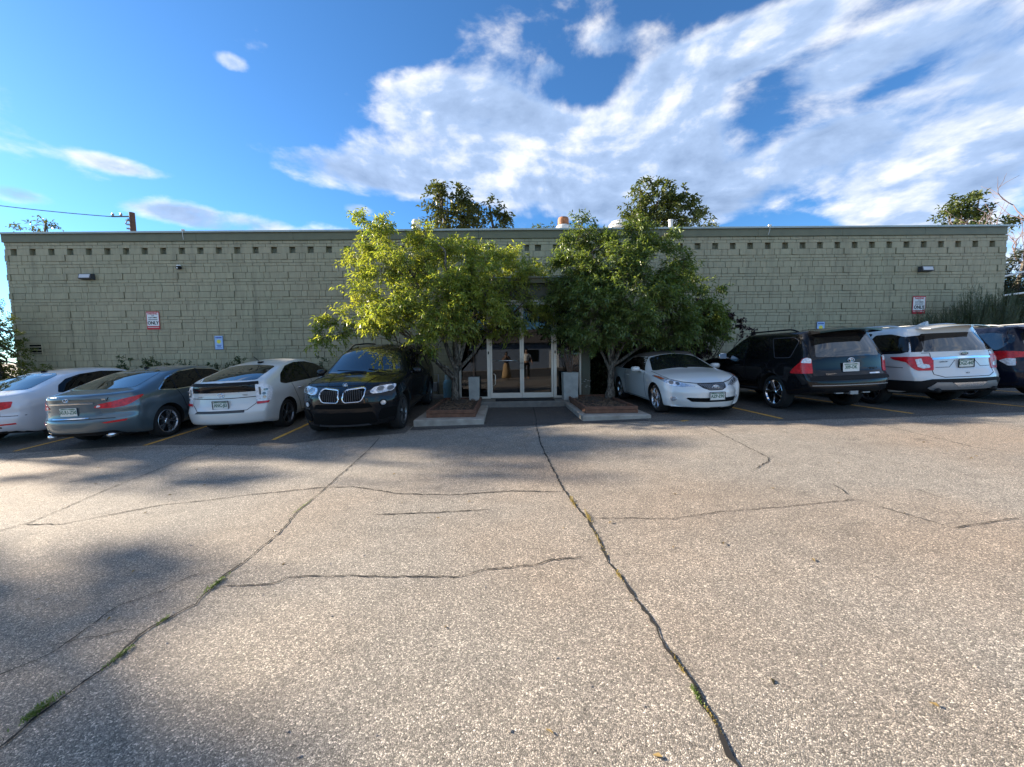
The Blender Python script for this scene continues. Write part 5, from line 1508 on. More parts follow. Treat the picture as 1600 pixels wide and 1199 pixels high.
# ---- 6 black off-road SUV seen from behind
c = Car('parked_car', 'black boxy SUV seen from behind with a large rear spoiler and chrome wheels', dict(L=4.80, R=.385, wheels=(1.12, 3.91), cat='suv', rimlabel='chrome five spoke rim',
    top=[(0, 1.66), (.12, 1.735), (.5, 1.755), (2.1, 1.76), (2.5, 1.725), (2.72, 1.64), (3.42, 1.21), (4.1, 1.16), (4.5, 1.07), (4.8, .90)],
    belt=[(0, 1.10), (1.2, 1.10), (3.4, 1.06), (4.8, .84)], hw=[(0, .85), (.35, .895), (1.1, .91), (3.9, .905), (4.4, .88), (4.8, .78)],
    bottom=[(0, .45), (.5, .36), (4.2, .34), (4.8, .34)], tumble=.34, offR=[(.45, .03), (.52, 0), (.76, 0), (.80, .10), (1.2, .13), (1.62, .32)], offF=[(.4, 0), (.8, .02), (1.0, .15)],
    curvR=.14, curvF=.3, paint=P_BLACK, flare=.05, crease=.01))
c.window('rear_window', [(-.66, 1.17), (.66, 1.17), (.56, 1.57), (-.56, 1.57)], 'rear', rnd=.05)
c.window('side_window', [(.62, 1.17), (1.08, 1.16), (1.34, 1.60), (.70, 1.60), (.52, 1.52)], 'side', M_CGLASS2, rnd=.05, trim=M_DARKGREY, tw=.014)
c.window('side_window', [(1.30, 1.15), (2.12, 1.14), (2.12, 1.62), (1.48, 1.62)], 'side', M_CGLASS2, rnd=.04)
c.window('side_window', [(2.20, 1.14), (3.15, 1.12), (2.80, 1.42), (2.5, 1.58), (2.20, 1.615)], 'side', M_CGLASS, rnd=.04)
c.spoiler(.64, .02, .42, 1.755, .075, P_BLACK, drop=.02)
TV = ('polar', 0.0, 1.2)
c.feat('taillight', [(.62, .84), (.64, 1.12), (.70, 1.17), (.755, 1.15), (.80, 1.06), (.94, .90), (.96, .84)], TV, M_TAIL, rnd=.02, mirror=True, off=.012, cell=.05)
c.feat('taillight_clear', [(.645, 1.05), (.645, 1.14), (.70, 1.165), (.745, 1.14), (.775, 1.06)], TV, M_TAILC, rnd=.02, mirror=True, off=.018, cell=.05)
c.gap([(-.72, 1.60), (-.74, 1.10), (-.74, .78), (.74, .78), (.74, 1.10), (.72, 1.60)], 'rear', .012)
c.plate(-.02, .95, 'rear', '309-OK', frame=M_WHITE); c.badge(-.0, 1.09, 'rear', 'rings', .066)
c.letters('4RUNNER', .42, .91, 'rear', .05, M_DARKGREY, 1.2); c.letters('TOYOTA', -.42, .82, 'rear', .045, M_CHROME, 1.2)
c.feat('sill_trim', [(.36, .80), (.60, .80), (.60, .825), (.36, .825)], 'rear', M_CHROME, off=.008)
c.feat('bumper_step', [(-.80, .70), (.80, .70), (.80, .765), (-.80, .765)], 'rear', M_BLACKP, rnd=.02, off=.02, thick=.04)
c.strip('bumper_crease', [(-.78, .595), (.78, .595)], 'rear', .018, M_GREY, off=.006)
c.feat('bumper_lower', [(-.6, .45), (.6, .45), (.56, .54), (-.56, .54)], 'rear', M_BLACKP, rnd=.02, off=.006)
q = MB().box(-.08, .08, .02, .2, .40, .47); q.build('tow_hitch', M_GREY, c.root)
for a_ in (-.35, .2): MB().box(a_, a_+.15, .05, .1, .42, .44).build('hitch_bracket', M_GREY, c.root)
for ln in ([(1.22, 1.12), (1.34, .95), (1.55, .75), (1.62, .42)], [(2.16, 1.12), (2.16, .40)], [(3.1, 1.10), (3.15, .42)], [(1.62, .42), (3.15, .40)]): c.gap(ln, 'side')
c.strip('side_moulding', [(1.65, .60), (3.12, .59)], 'side', .06, P_BLACK, off=.02)
c.handle(1.62, .98, P_BLACK); c.handle(2.45, .97, P_BLACK); c.mirrors(2.95, 1.20, M_CHROME, w=.22, h=.17)
c.rails(.75, 2.4, .60, M_BLACKP, h=.055, r=.018)
c.rod('wiper', [(0, .235, 1.20), (-.45, .26, 1.235)], .010, M_BLACKP)
c.rod('running_board', [(-.86, 1.6, .42), (-.86, 3.4, .42)], .035, M_BLACKP); c.rod('running_board', [(.86, 1.6, .42), (.86, 3.4, .42)], .035, M_BLACKP)
c.wheels(('wide', 5), M_CHROME); c.finish(7.06, 7.55, 'away')

# ---- 7 white family SUV seen from behind
P_WHITE3 = paint('white_suv_paint', (0.66, 0.66, 0.65), rough=.3)
c = Car('parked_car', 'white SUV seen from behind with silver and black lower bumper and white roof rails', dict(L=5.03, R=.385, wheels=(1.18, 4.04), cat='suv', rimlabel='dark grey spoked rim',
    top=[(0, 1.64), (.1, 1.71), (.6, 1.75), (2.4, 1.76), (2.8, 1.72), (3.0, 1.63), (3.80, 1.17), (4.5, 1.10), (4.8, 1.0), (5.03, .84)],
    belt=[(0, 1.14), (1.2, 1.10), (3.7, 1.04), (5.03, .80)], hw=[(0, .90), (.4, .95), (1.2, .97), (4.0, .965), (4.6, .92), (5.03, .80)],
    bottom=[(0, .38), (.5, .30), (4.3, .28), (5.03, .26)], tumble=.38, offR=[(.38, .05), (.46, 0), (.70, 0), (.76, .07), (1.16, .12), (1.6, .36)], offF=[(.3, 0), (.8, .02), (1.0, .15)],
    curvR=.20, curvF=.3, paint=P_WHITE3, flare=.02, crease=.02))
WV = ('polar', 0.0, 1.3)
c.window('rear_window', [(-.70, 1.18), (.70, 1.18), (.58, 1.56), (-.58, 1.56)], 'rear', rnd=.03)
c.window('side_window', [(.36, 1.20), (.50, 1.155), (1.10, 1.14), (1.36, 1.22), (1.20, 1.57), (.85, 1.58), (.50, 1.50)], 'side', M_CGLASS2, rnd=.05)
c.window('side_window', [(1.44, 1.14), (2.45, 1.11), (2.45, 1.62), (1.28, 1.61)], 'side', M_CGLASS2, rnd=.04)
c.window('side_window', [(2.53, 1.11), (3.5, 1.08), (3.1, 1.40), (2.8, 1.58), (2.53, 1.62)], 'side', M_CGLASS, rnd=.04)
c.feat('rear_corner_glass', [(.60, 1.185), (.92, 1.185), (.88, 1.50), (.52, 1.54)], WV, M_CGLASS2, rnd=.02, mirror=True, off=.004, cell=.05)
c.spoiler(.62, .10, .50, 1.735, .025, P_WHITE3, drop=.03)
c.feat('taillight', [(.475, .80), (.66, .80), (.72, .86), (.78, .98), (.94, 1.03), (1.0, 1.085), (.52, 1.09), (.475, 1.02)], WV, M_TAIL, rnd=.025, mirror=True, off=.012, cell=.05)
c.feat('taillight_clear', [(.515, .86), (.60, .84), (.66, .88), (.69, 1.03), (.62, 1.05), (.60, .94), (.53, .92)], WV, M_TAILC, rnd=.012, mirror=True, off=.018, cell=.05)
c.gap([(-.74, 1.16), (-.62, 1.16), (-.62, .72), (-.46, .66), (.46, .66), (.62, .72), (.62, 1.16), (.74, 1.16)], 'rear', .012)
c.strip('chrome_strip', [(-.60, 1.035), (-.20, 1.05), (.20, 1.05), (.60, 1.035)], 'rear', .04, M_CHROME, off=.012)
c.strip('hatch_crease', [(-.56, .86), (-.32, .86), (-.20, 1.0)], 'rear', .009, M_GAP, off=.002); c.strip('hatch_crease', [(.56, .86), (.32, .86), (.20, 1.0)], 'rear', .009, M_GAP, off=.002)
c.plate(.0, .93, 'rear', 'DGZ-447', frame=M_BLACK); c.badge(0, 1.125, 'rear', 'oval', .085)
c.letters('EXPLORER', -.40, .97, 'rear', .036, M_DARKGREY, 1.2); c.letters('XLT', 0, .735, 'rear', .035, M_DARKGREY, 1.3)
c.feat('lower_cladding', [(-1.34, .37), (1.34, .37), (1.34, .59), (.62, .59), (.50, .625), (-.50, .625), (-.62, .59), (-1.34, .59)], WV, M_BLACKP, off=.020, cell=.04, thick=.03)
c.feat('skid_plate', [(-.66, .42), (-.72, .45), (-.60, .56), (-.36, .555), (-.26, .50), (.26, .50), (.36, .555), (.60, .56), (.72, .45), (.66, .42)], 'rear', M_GREY, rnd=.01, off=.034)
c.feat('skid_plate', [(-.34, .55), (.34, .55), (.24, .47), (-.24, .47)], 'rear', M_RIM, rnd=.01, off=.040)
c.feat('side_cladding', [(1.62, .29), (3.55, .28), (3.55, .47), (1.62, .47)], 'side', M_BLACKP, off=.008, rnd=.02)
for sx in (-1, 1): c.rod('exhaust_tip', [(sx*.58, .25, .40), (sx*.58, .03, .39)], .05, M_BLACKP)
for ln in ([(1.40, 1.12), (1.48, .9), (1.68, .7), (1.72, .32)], [(2.49, 1.1), (2.49, .3)], [(3.45, 1.07), (3.52, .34)]): c.gap(ln, 'side')
c.strip('side_crease', [(.42, .86), (.90, .88)], 'side', .012, M_GAP, off=.002)
c.handle(1.75, .98, P_WHITE3); c.handle(2.75, .96, P_WHITE3); c.mirrors(3.3, 1.16, P_WHITE3, w=.24, h=.17)
c.rails(.75, 2.75, .66, P_WHITE3, h=.05, r=.02); c.fin(.85, P_WHITE3, h=.085, w=.05, l=.22)
c.rod('wiper', [(0, .27, 1.20), (.46, .30, 1.235)], .010, M_BLACKP)
c.wheels(('Y', 5), M_RIMD); c.finish(9.40, 7.55, 'away')

# ---- 8 dark blue SUV at the right edge
P_NAVY = paint('navy_paint', (0.007, 0.010, 0.022), rough=.25)
c = Car('parked_car', 'dark navy SUV cut by the right edge of the photo with a pointed red taillight', dict(L=4.68, R=.36, wheels=(1.05, 3.75), cat='suv',
    top=[(0, 1.58), (.1, 1.64), (.6, 1.685), (2.2, 1.69), (2.6, 1.64), (2.8, 1.57), (3.5, 1.13), (4.2, 1.03), (4.5, .92), (4.68, .78)],
    belt=[(0, 1.08), (1.2, 1.06), (3.4, 1.0), (4.68, .76)], hw=[(0, .85), (.35, .90), (1.1, .92), (3.7, .915), (4.2, .88), (4.68, .76)],
    bottom=[(0, .36), (.5, .28), (4.2, .26), (4.68, .26)], tumble=.40, offR=[(.38, .03), (.46, 0), (.72, 0), (.80, .07), (1.12, .12), (1.55, .34)], offF=[(.3, 0), (.8, .02), (1.0, .15)],
    curvR=.22, curvF=.3, paint=P_NAVY, flare=.02))
NV = ('polar', 0.0, 1.25)
c.window('rear_window', [(-.64, 1.14), (.64, 1.14), (.54, 1.50), (-.54, 1.50)], 'rear', rnd=.04)
c.window('side_window', [(.38, 1.30), (.52, 1.14), (1.25, 1.10), (1.10, 1.50), (.75, 1.52), (.45, 1.46)], 'side', M_CGLASS, rnd=.05)
c.window('side_window', [(1.34, 1.10), (2.22, 1.07), (2.22, 1.55), (1.18, 1.54)], 'side', M_CGLASS2, rnd=.04)
c.window('side_window', [(2.30, 1.07), (3.2, 1.04), (2.85, 1.32), (2.55, 1.51), (2.30, 1.55)], 'side', M_CGLASS, rnd=.04)
c.spoiler(.58, .05, .44, 1.665, .04, P_NAVY, drop=.02)
c.feat('taillight', [(.52, .98), (.52, 1.08), (.80, 1.115), (.98, 1.10), (1.10, 1.06), (.92, .965), (.78, .84), (.68, .84), (.70, .97)], NV, M_TAIL, rnd=.02, mirror=True, off=.012, cell=.05)
c.feat('taillight_clear', [(.69, .80), (.69, .95), (.78, .96), (.86, .91), (.76, .80)], NV, M_TAILC, rnd=.015, mirror=True, off=.017, cell=.05)
c.gap([(-.58, 1.14), (-.60, .74), (.60, .74), (.58, 1.14)], 'rear', .012)
c.plate(0, .90, 'rear', ''); c.feat('bumper_step', [(-.7, .40), (.7, .40), (.66, .52), (-.66, .52)], 'rear', M_BLACKP, rnd=.03, off=.006)
for ln in ([(1.30, 1.08), (1.38, .9), (1.52, .7), (1.58, .32)], [(2.26, 1.06), (2.26, .3)], [(3.1, 1.04), (3.18, .34)]): c.gap(ln, 'side')
c.handle(1.62, .93, P_NAVY); c.handle(2.5, .92, P_NAVY); c.mirrors(2.98, 1.10, P_NAVY)
c.rails(.65, 2.4, .60, M_GREY, h=.045, r=.016); c.wheels(('Y', 5)); c.finish(11.78, 7.75, 'away')
# ------------------------------------------------------------------ vegetation
def leaves_np(P, D, Nn, length, width, rng, fold=.25, shape='lance'):
    """P: leaf bases, D: pointing direction, Nn: approximate blade normal; returns verts, faces"""
    n = len(P)
    D = D/np.linalg.norm(D, axis=1, keepdims=True)
    S = np.cross(D, Nn); S /= np.linalg.norm(S, axis=1, keepdims=True)+1e-9
    U = np.cross(S, D)
    Ls = length*(0.65+0.7*rng.random(n))[:, None]; Ws = width*(0.7+0.6*rng.random(n))[:, None]
    droop = (0.10+0.15*rng.random(n))[:, None]
    b = P; m1 = P+D*Ls*.40
    tip = P+D*Ls-U*Ls*droop
    l = m1-S*Ws*.5+U*Ws*fold; r = m1+S*Ws*.5+U*Ws*fold
    V = np.stack([b, r, tip, l], 1).reshape(-1, 3)
    i = np.arange(n)*4
    F = np.stack([np.stack([i, i+1, i+2], 1), np.stack([i, i+2, i+3], 1)], 1).reshape(-1, 3)
    return V, F
def np_mesh(name, V, F, mat, parent=None, kind='stuff'):
    me = bpy.data.meshes.new(name)
    nv, nf, k = len(V), len(F), F.shape[1]
    me.vertices.add(nv); me.vertices.foreach_set('co', V.astype(np.float32).ravel())
    me.loops.add(nf*k); me.loops.foreach_set('vertex_index', F.astype(np.int32).ravel())
    me.polygons.add(nf); me.polygons.foreach_set('loop_start', np.arange(nf, dtype=np.int32)*k)
    try: me.polygons.foreach_set('loop_total', np.full(nf, k, dtype=np.int32))
    except Exception: pass
    me.materials.append(mat); me.update(calc_edges=True); me.validate()
    o = bpy.data.objects.new(name, me); link(o, parent)
    if kind: o['kind'] = kind
    return o
def crown(name, blobs, dens, leafL, leafW, mat, parent, origin, seed, shoot=0.28, per=9, twigmat=None, hang=.55, flat=1.0, surf=.55, minn=6, spiky=1.0):
    """leafy shoots through the blobs: each shoot is a thin twig set with leaves that hang outward"""
    rng = np.random.default_rng(seed)
    Ps, Ds, Ns = [], [], []; tw = MB()
    allb = np.array([bb[:4] for bb in blobs])
    for (x, y, z, r) in [bb[:4] for bb in blobs]:
        if r < .05: continue
        n = max(minn, int(dens*r**2.2))
        # uneven clump: a few sub-clumps
        sub = rng.normal(size=(max(3, int(r*14)), 3)); sub /= np.linalg.norm(sub, axis=1, keepdims=True)
        sub = sub*(r*(.25+.62*rng.random((len(sub), 1))))*np.array([1, flat, .9])
        pick = rng.integers(0, len(sub), n)
        C0 = sub[pick]+rng.normal(size=(n, 3))*r*.17
        base = C0+np.array([x, y, z])
        out = C0/(np.linalg.norm(C0, axis=1, keepdims=True)+1e-6)
        for q in range(n):
            d = out[q]*np.array([1, 1, .5])+rng.normal(size=3)*.35+np.array([0, 0, .35*spiky]); d /= np.linalg.norm(d)
            L = shoot*(.5+.9*rng.random())
            m = per+rng.integers(-2, 3)
            t = np.linspace(.05, 1, m)[:, None]
            side = np.cross(d, rng.normal(size=3)); side /= np.linalg.norm(side)
            pts = base[q]+d*L*t-np.array([0, 0, 1])*(t**2)*L*.30
            ang = rng.random()*6.28+np.arange(m)*2.4
            s2 = np.cross(d, side)
            rad = side*np.cos(ang)[:, None]+s2*np.sin(ang)[:, None]
            ld = rad*.75+d*.55+rng.normal(size=(m, 3))*.22; ld[:, 2] -= hang
            nn = np.cross(ld, rng.normal(size=(m, 3))*.6+np.array([0, 0, 1.0])[None, :]*.0+rad)
            nn = rng.normal(size=(m, 3))*.45+np.array([0, 0, 1.0])+rad*.5
            Ps.append(pts); Ds.append(ld); Ns.append(nn)
            if twigmat and q % 3 == 0:
                a = Vector(base[q])-Vector(origin); c_ = Vector(pts[-1])-Vector(origin)
                tw.tube([a-Vector(d)*L*.6, a, c_], [.006, .005, .002], 3, cap=False)
    P = np.concatenate(Ps)-np.array(origin); D = np.concatenate(Ds); Nn = np.concatenate(Ns)
    V, F = leaves_np(P, D, Nn, leafL, leafW, rng)
    o = np_mesh(name, V, F, mat, parent)
    if twigmat and tw.v:
        t = tw.build('twigs', twigmat, parent); t['kind'] = 'stuff'
    return o
def limb_path(a, b, bend, rng, n=7, wig=.05):
    a, b = Vector(a), Vector(b); pts = []
    off = Vector((rng.uniform(-1, 1), rng.uniform(-1, 1), rng.uniform(-.2, .6)))*bend
    for i in range(n+1):
        t = i/n
        p = a.lerp(b, t)+off*math.sin(t*math.pi)
        if 0 < i < n: p += Vector((rng.uniform(-1, 1), rng.uniform(-1, 1), rng.uniform(-1, 1)))*wig
        pts.append(p)
    return pts

TR_LEFT = [(-3.56, 10.8, 5.1, 0.47), (-3.2, 10.6, 4.61, 0.53), (-3.86, 10.8, 4.25, 0.43), (-3.11, 10.3, 3.87, 0.58), (-2.64, 11.2, 4.61, 0.45), (-3.89, 10.6, 3.73, 0.28), (-2.35, 10.6, 3.68, 0.8), (-2.12, 10.9, 4.78, 0.47), (-1.67, 10.8, 4.32, 0.61), (-1.15, 11.2, 4.59, 0.41), (-0.71, 10.8, 4.22, 0.65), (0.08, 10.9, 4.33, 0.47), (0.25, 11.0, 3.73, 0.77), (0.89, 11.1, 3.84, 0.37), (-0.77, 10.2, 3.42, 0.85), (-1.57, 10.0, 3.23, 0.83), (-3.7, 10.2, 2.79, 0.61), (-4.37, 10.4, 2.49, 0.42), (-4.86, 10.6, 2.03, 0.35), (-5.17, 10.6, 1.96, 0.23), (-3.03, 9.9, 2.75, 0.69), (-2.53, 10.1, 2.35, 0.6), (-3.37, 10.4, 2.14, 0.42), (-1.55, 9.7, 2.31, 0.74), (-0.69, 10.0, 2.57, 0.77), (0.23, 10.7, 2.81, 0.75), (0.98, 11.2, 2.68, 0.56), (-2.24, 10.2, 1.69, 0.34), (-1.8, 10.1, 1.52, 0.2), (-1.24, 11.1, 2.1, 0.4), (-0.32, 10.9, 2.1, 0.35), (-2.85, 10.6, 1.71, 0.27)]
TR_RIGHT = [(2.11, 10.8, 5.06, 0.2), (2.09, 10.7, 4.6, 0.39), (1.83, 10.7, 4.17, 0.39), (2.56, 10.8, 4.37, 0.47), (2.91, 10.5, 4.53, 0.39), (3.52, 10.5, 4.61, 0.39), (4.24, 10.8, 4.61, 0.4), (4.51, 10.8, 4.44, 0.25), (2.18, 10.3, 3.57, 0.72), (2.89, 10.1, 3.69, 0.74), (3.87, 10.5, 3.85, 0.7), (4.62, 10.8, 3.48, 0.68), (5.4, 11.1, 3.52, 0.44), (5.96, 11.1, 3.3, 0.26), (1.75, 10.8, 2.8, 0.65), (2.45, 10.0, 2.53, 0.83), (3.27, 9.7, 2.65, 0.87), (4.46, 10.2, 2.7, 0.75), (5.54, 10.8, 2.76, 0.54), (6.11, 11.0, 2.41, 0.4), (1.67, 10.9, 2.1, 0.47), (2.39, 10.1, 1.95, 0.42), (3.27, 9.7, 2.06, 0.46), (4.47, 10.2, 2.02, 0.65), (5.65, 11.0, 2.15, 0.62), (4.34, 10.5, 1.61, 0.24), (3.02, 10.5, 1.68, 0.33)]
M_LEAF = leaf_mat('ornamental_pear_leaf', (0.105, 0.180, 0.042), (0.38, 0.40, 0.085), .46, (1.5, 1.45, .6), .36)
M_LEAF_SHADED = leaf_mat('ornamental_leaf_shaded', (0.060, 0.112, 0.036), (0.18, 0.230, 0.062), .38, (1.5, 1.45, .6), .36)  # darker copy of the leaf, the right tree's shade put into the colour
M_TWIG = pmat('twig_bark', (0.09, 0.07, 0.05), .9)
def big_tree(base, fork, blobs, mat, label, seed, limbs, dens, top_targets):
    r = random.Random(seed)
    e = empty('leafy_tree', base, label, 'tree', 'trees in planters beside the entrance')
    B = Vector(base)
    pts = limb_path(base, fork, .04, r, 9, .012)
    rad = [.155-.055*min(1, i/3)-.012*i/9*2 for i in range(10)]
    q = MB().tube([p-B for p in pts], rad, 16)
    # knobbly bark: push the ring vertices about
    q.v = [(x*(1+r.uniform(-.09, .09)), y*(1+r.uniform(-.09, .09)), z) for x, y, z in q.v]
    q.build('trunk', M_BARK, e, smooth=True)
    for (s0, t0, r0_) in limbs:
        p = limb_path(s0, t0, .18, r, 8, .035)
        q = MB().tube([v-B for v in p], [r0_*(1-.75*i/8) for i in range(9)], 9)
        q.build('limb', M_BARK, e, smooth=True)
        # side branches reaching into the clumps nearest this limb
        q = MB()
        for k in range(3, 9):
            near = sorted(blobs, key=lambda bb: (Vector(bb[:3])-p[k]).length)[:5]
            bb = r.choice(near)
            tgt = Vector(bb[:3])+Vector((r.uniform(-1, 1), r.uniform(-1, 1), r.uniform(-1, 1)))*bb[3]*.5
            sp_ = limb_path(p[k], tgt, .12, r, 5, .03)
            q.tube([v-B for v in sp_], [r0_*.42*(1-.8*i/5) for i in range(6)], 6)
        q.build('branch', M_BARK, e, smooth=True)
    crown('crown', blobs, dens, .112, .038, mat, e, base, seed, shoot=.30, per=11, twigmat=M_TWIG, hang=.50)
    return e
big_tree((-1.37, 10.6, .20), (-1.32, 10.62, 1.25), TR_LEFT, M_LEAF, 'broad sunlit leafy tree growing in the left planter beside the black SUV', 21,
    [((-1.34, 10.6, .85), (-3.3, 10.3, 2.5), .07), ((-1.33, 10.61, 1.1), (-2.6, 10.6, 3.9), .07), ((-1.32, 10.62, 1.2), (-1.5, 10.3, 4.2), .075), ((-1.32, 10.62, 1.15), (-.3, 10.5, 3.5), .065), ((-1.32, 10.62, 1.05), (.6, 10.9, 3.0), .05),
     ((-1.35, 10.6, .95), (-2.4, 10.1, 1.75), .04), ((-3.0, 10.35, 2.3), (-5.0, 10.6, 2.0), .03), ((-2.4, 10.6, 3.6), (-3.6, 10.8, 5.0), .028)], 350, None)
big_tree((2.87, 10.4, .22), (2.92, 10.42, 1.35), TR_RIGHT, M_LEAF_SHADED, 'dense shaded leafy tree growing in the right planter above the white convertible', 33,
    [((2.9, 10.4, .95), (1.9, 10.6, 2.6), .05), ((2.91, 10.41, 1.2), (2.4, 10.5, 4.2), .065), ((2.92, 10.42, 1.3), (3.6, 10.4, 4.2), .07), ((2.92, 10.42, 1.25), (4.7, 10.5, 3.4), .06), ((2.92, 10.42, 1.15), (5.5, 10.9, 2.5), .05), ((2.9, 10.4, 1.05), (3.4, 9.9, 2.3), .04)], 580, None)

# purple-leaved shrub and shade bushes between the entrance and the convertible
M_PURP = leaf_mat('purple_leaf', (0.022, 0.010, 0.014), (0.05, 0.018, 0.026), .15, (1.2, .7, .8))
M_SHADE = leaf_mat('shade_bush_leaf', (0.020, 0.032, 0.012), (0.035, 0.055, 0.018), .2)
e = empty('purple_leaf_shrub', (5.9, 12.2, .2), 'dark purple leaved shrub poking out from behind the right tree against the wall', 'shrub')
PURP = [(6.77, 11.5, 2.51, 0.22), (6.98, 11.5, 2.26, 0.20), (7.28, 11.5, 2.03, 0.14), (7.41, 11.5, 2.1, 0.10), (6.75, 11.5, 1.98, 0.15), (6.07, 12.0, 1.81, 0.52), (5.56, 12.2, 1.52, 0.41), (6.52, 11.9, 2.2, 0.36), (6.41, 12.3, 2.93, 0.3), (5.2, 12.3, .9, .5), (6.0, 12.4, 1.0, .5), (4.6, 12.5, 2.2, .6)]
q = MB()
rg = random.Random(8)
for bb in PURP[::2]: q.tube([v-Vector((5.9, 12.2, .2)) for v in limb_path((5.9+rg.uniform(-.2, .2), 12.2, .2), bb[:3], .2, rg, 6, .03)], [.03*(1-.8*i/6) for i in range(7)], 6)
q.build('stem', M_BARK, e, smooth=True)
crown('foliage', PURP, 900, .075, .045, M_PURP, e, (5.9, 12.2, .2), 5, shoot=.18, per=9, hang=.2)
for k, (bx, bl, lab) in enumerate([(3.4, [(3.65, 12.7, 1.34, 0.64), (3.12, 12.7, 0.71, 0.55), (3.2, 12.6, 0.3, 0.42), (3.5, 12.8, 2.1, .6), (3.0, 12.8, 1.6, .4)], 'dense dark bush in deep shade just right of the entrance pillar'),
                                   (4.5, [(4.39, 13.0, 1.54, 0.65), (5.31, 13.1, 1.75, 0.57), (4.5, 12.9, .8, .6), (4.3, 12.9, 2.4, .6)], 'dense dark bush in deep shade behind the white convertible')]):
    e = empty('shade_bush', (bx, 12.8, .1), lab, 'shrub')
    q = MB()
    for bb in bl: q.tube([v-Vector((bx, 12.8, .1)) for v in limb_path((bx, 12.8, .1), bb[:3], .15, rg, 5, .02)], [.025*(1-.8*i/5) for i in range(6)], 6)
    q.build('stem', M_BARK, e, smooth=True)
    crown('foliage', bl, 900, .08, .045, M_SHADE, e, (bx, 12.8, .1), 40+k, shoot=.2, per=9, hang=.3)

# trees beyond the roof
def far_tree(name, base, blobs, mat, label, seed, leaf=(.26, .13), dens=60, per=8, shoot=.5, cat='tree', group='trees beyond the roof'):
    e = empty(name, base, label, cat, group)
    B = Vector(base); r = random.Random(seed)
    zc = min(bb[2]-bb[3] for bb in blobs); top = max(blobs, key=lambda bb: bb[2])
    p = limb_path(base, (top[0], top[1], top[2]), .5, r, 10, .1)
    MB().tube([v-B for v in p], [.26*(1-.85*i/10) for i in range(11)], 10).build('trunk', M_BARK, e, smooth=True)
    q = MB()
    for bb in blobs:
        st = p[min(9, max(3, int(len(p)*.55)))]
        q.tube([v-B for v in limb_path(st, bb[:3], .3, r, 6, .08)], [.09*(1-.85*i/6) for i in range(7)], 6)
    q.build('limb', M_BARK, e, smooth=True)
    crown('crown', blobs, dens, leaf[0], leaf[1], mat, e, base, seed, shoot=shoot, per=per, hang=.25)
M_FAR1 = leaf_mat('elm_leaf', (0.045, 0.065, 0.018), (0.085, 0.095, 0.028), .3)
M_FAR2 = leaf_mat('ash_leaf', (0.05, 0.08, 0.02), (0.10, 0.12, 0.035), .3)
far_tree('distant_tree', (-3.0, 24, 0), [(-3.25, 24.0, 10.79, 1.0), (-3.81, 24.0, 11.35, 0.5), (-3.24, 24.0, 11.35, 0.42), (-2.3, 24.0, 10.41, 0.8), (-4.05, 24.0, 9.86, 0.9), (-2.51, 24.0, 9.66, 1.1), (-1.53, 24.0, 10.03, 0.5), (-3.62, 24.0, 11.6, 0.22), (-3, 24.3, 8.6, 1.4)], M_FAR1, 'tree beyond the roof above the left tree, with a ragged top', 61)
far_tree('distant_tree', (-.4, 24, 0), [(-0.56, 24.0, 10.02, 0.5), (-0.38, 24.0, 9.64, 0.65), (-0.75, 24.0, 10.5, 0.28), (0.2, 24.0, 9.45, 0.45), (-1.16, 24.0, 9.46, 0.35), (0, 24, 8.6, .9)], M_FAR1, 'small thin tree beyond the roof just right of the ragged one', 62)
far_tree('distant_tree', (10.6, 26, 0), [(9.11, 26.0, 11.69, 0.9), (10.39, 26.0, 11.89, 1.0), (11.46, 26.0, 11.47, 1.0), (9.55, 26.0, 10.66, 1.2), (11.26, 26.0, 10.44, 1.4), (12.54, 26.0, 10.85, 0.9), (10.59, 26.0, 12.4, 0.5), (9.11, 26.0, 12.43, 0.4), (8.7, 26.0, 10.26, 0.6), (10.5, 26, 9.3, 1.8)], M_FAR2, 'big round tree beyond the roof above the white convertible', 63)
far_tree('distant_tree', (14.0, 28, 0), [(14.4, 28.0, 10.5, 0.55), (15.1, 28.0, 10.2, 0.6), (13.8, 28, 10.2, .5), (14.5, 28, 9.4, 1)], M_FAR1, 'low dark tree top right of the big round tree behind the roof', 66)
far_tree('distant_tree', (31.0, 26, 0), [(30.32, 26.0, 11.06, 0.55), (31.39, 26.0, 11.47, 0.55), (32.04, 26.0, 11.64, 0.4), (29.93, 26.0, 10.4, 0.6), (30.82, 26.0, 10.31, 0.9), (32.14, 26.0, 10.3, 0.7), (33.28, 26.0, 9.95, 0.4), (31.22, 26.0, 10.81, 0.7), (31.2, 26, 9.0, 1.4), (34.2, 26, 9.9, .5)], M_FAR2, 'airy tree beyond the right end of the roof', 64)
far_tree('distant_tree', (-27.4, 24, 0), [(-27.94, 24.0, 9.36, 0.4), (-27.26, 24.0, 9.43, 0.32), (-27.09, 24.0, 9.75, 0.2), (-28.4, 24, 9.2, .5)], M_FAR1, 'small dark tree tips showing over the roof at far left', 65, dens=40, leaf=(.2, .08))
# low line of distant tree tops over the roof near the chimney
far_tree('distant_tree', (5.5, 34, 0), [(4.0, 34, 12.2, .7), (5.2, 34, 12.4, .6), (6.3, 34, 12.3, .7), (3.0, 34, 12.1, .5)], M_FAR2, 'pale distant tree tops just over the roof between the chimney and the ventilator', 67)

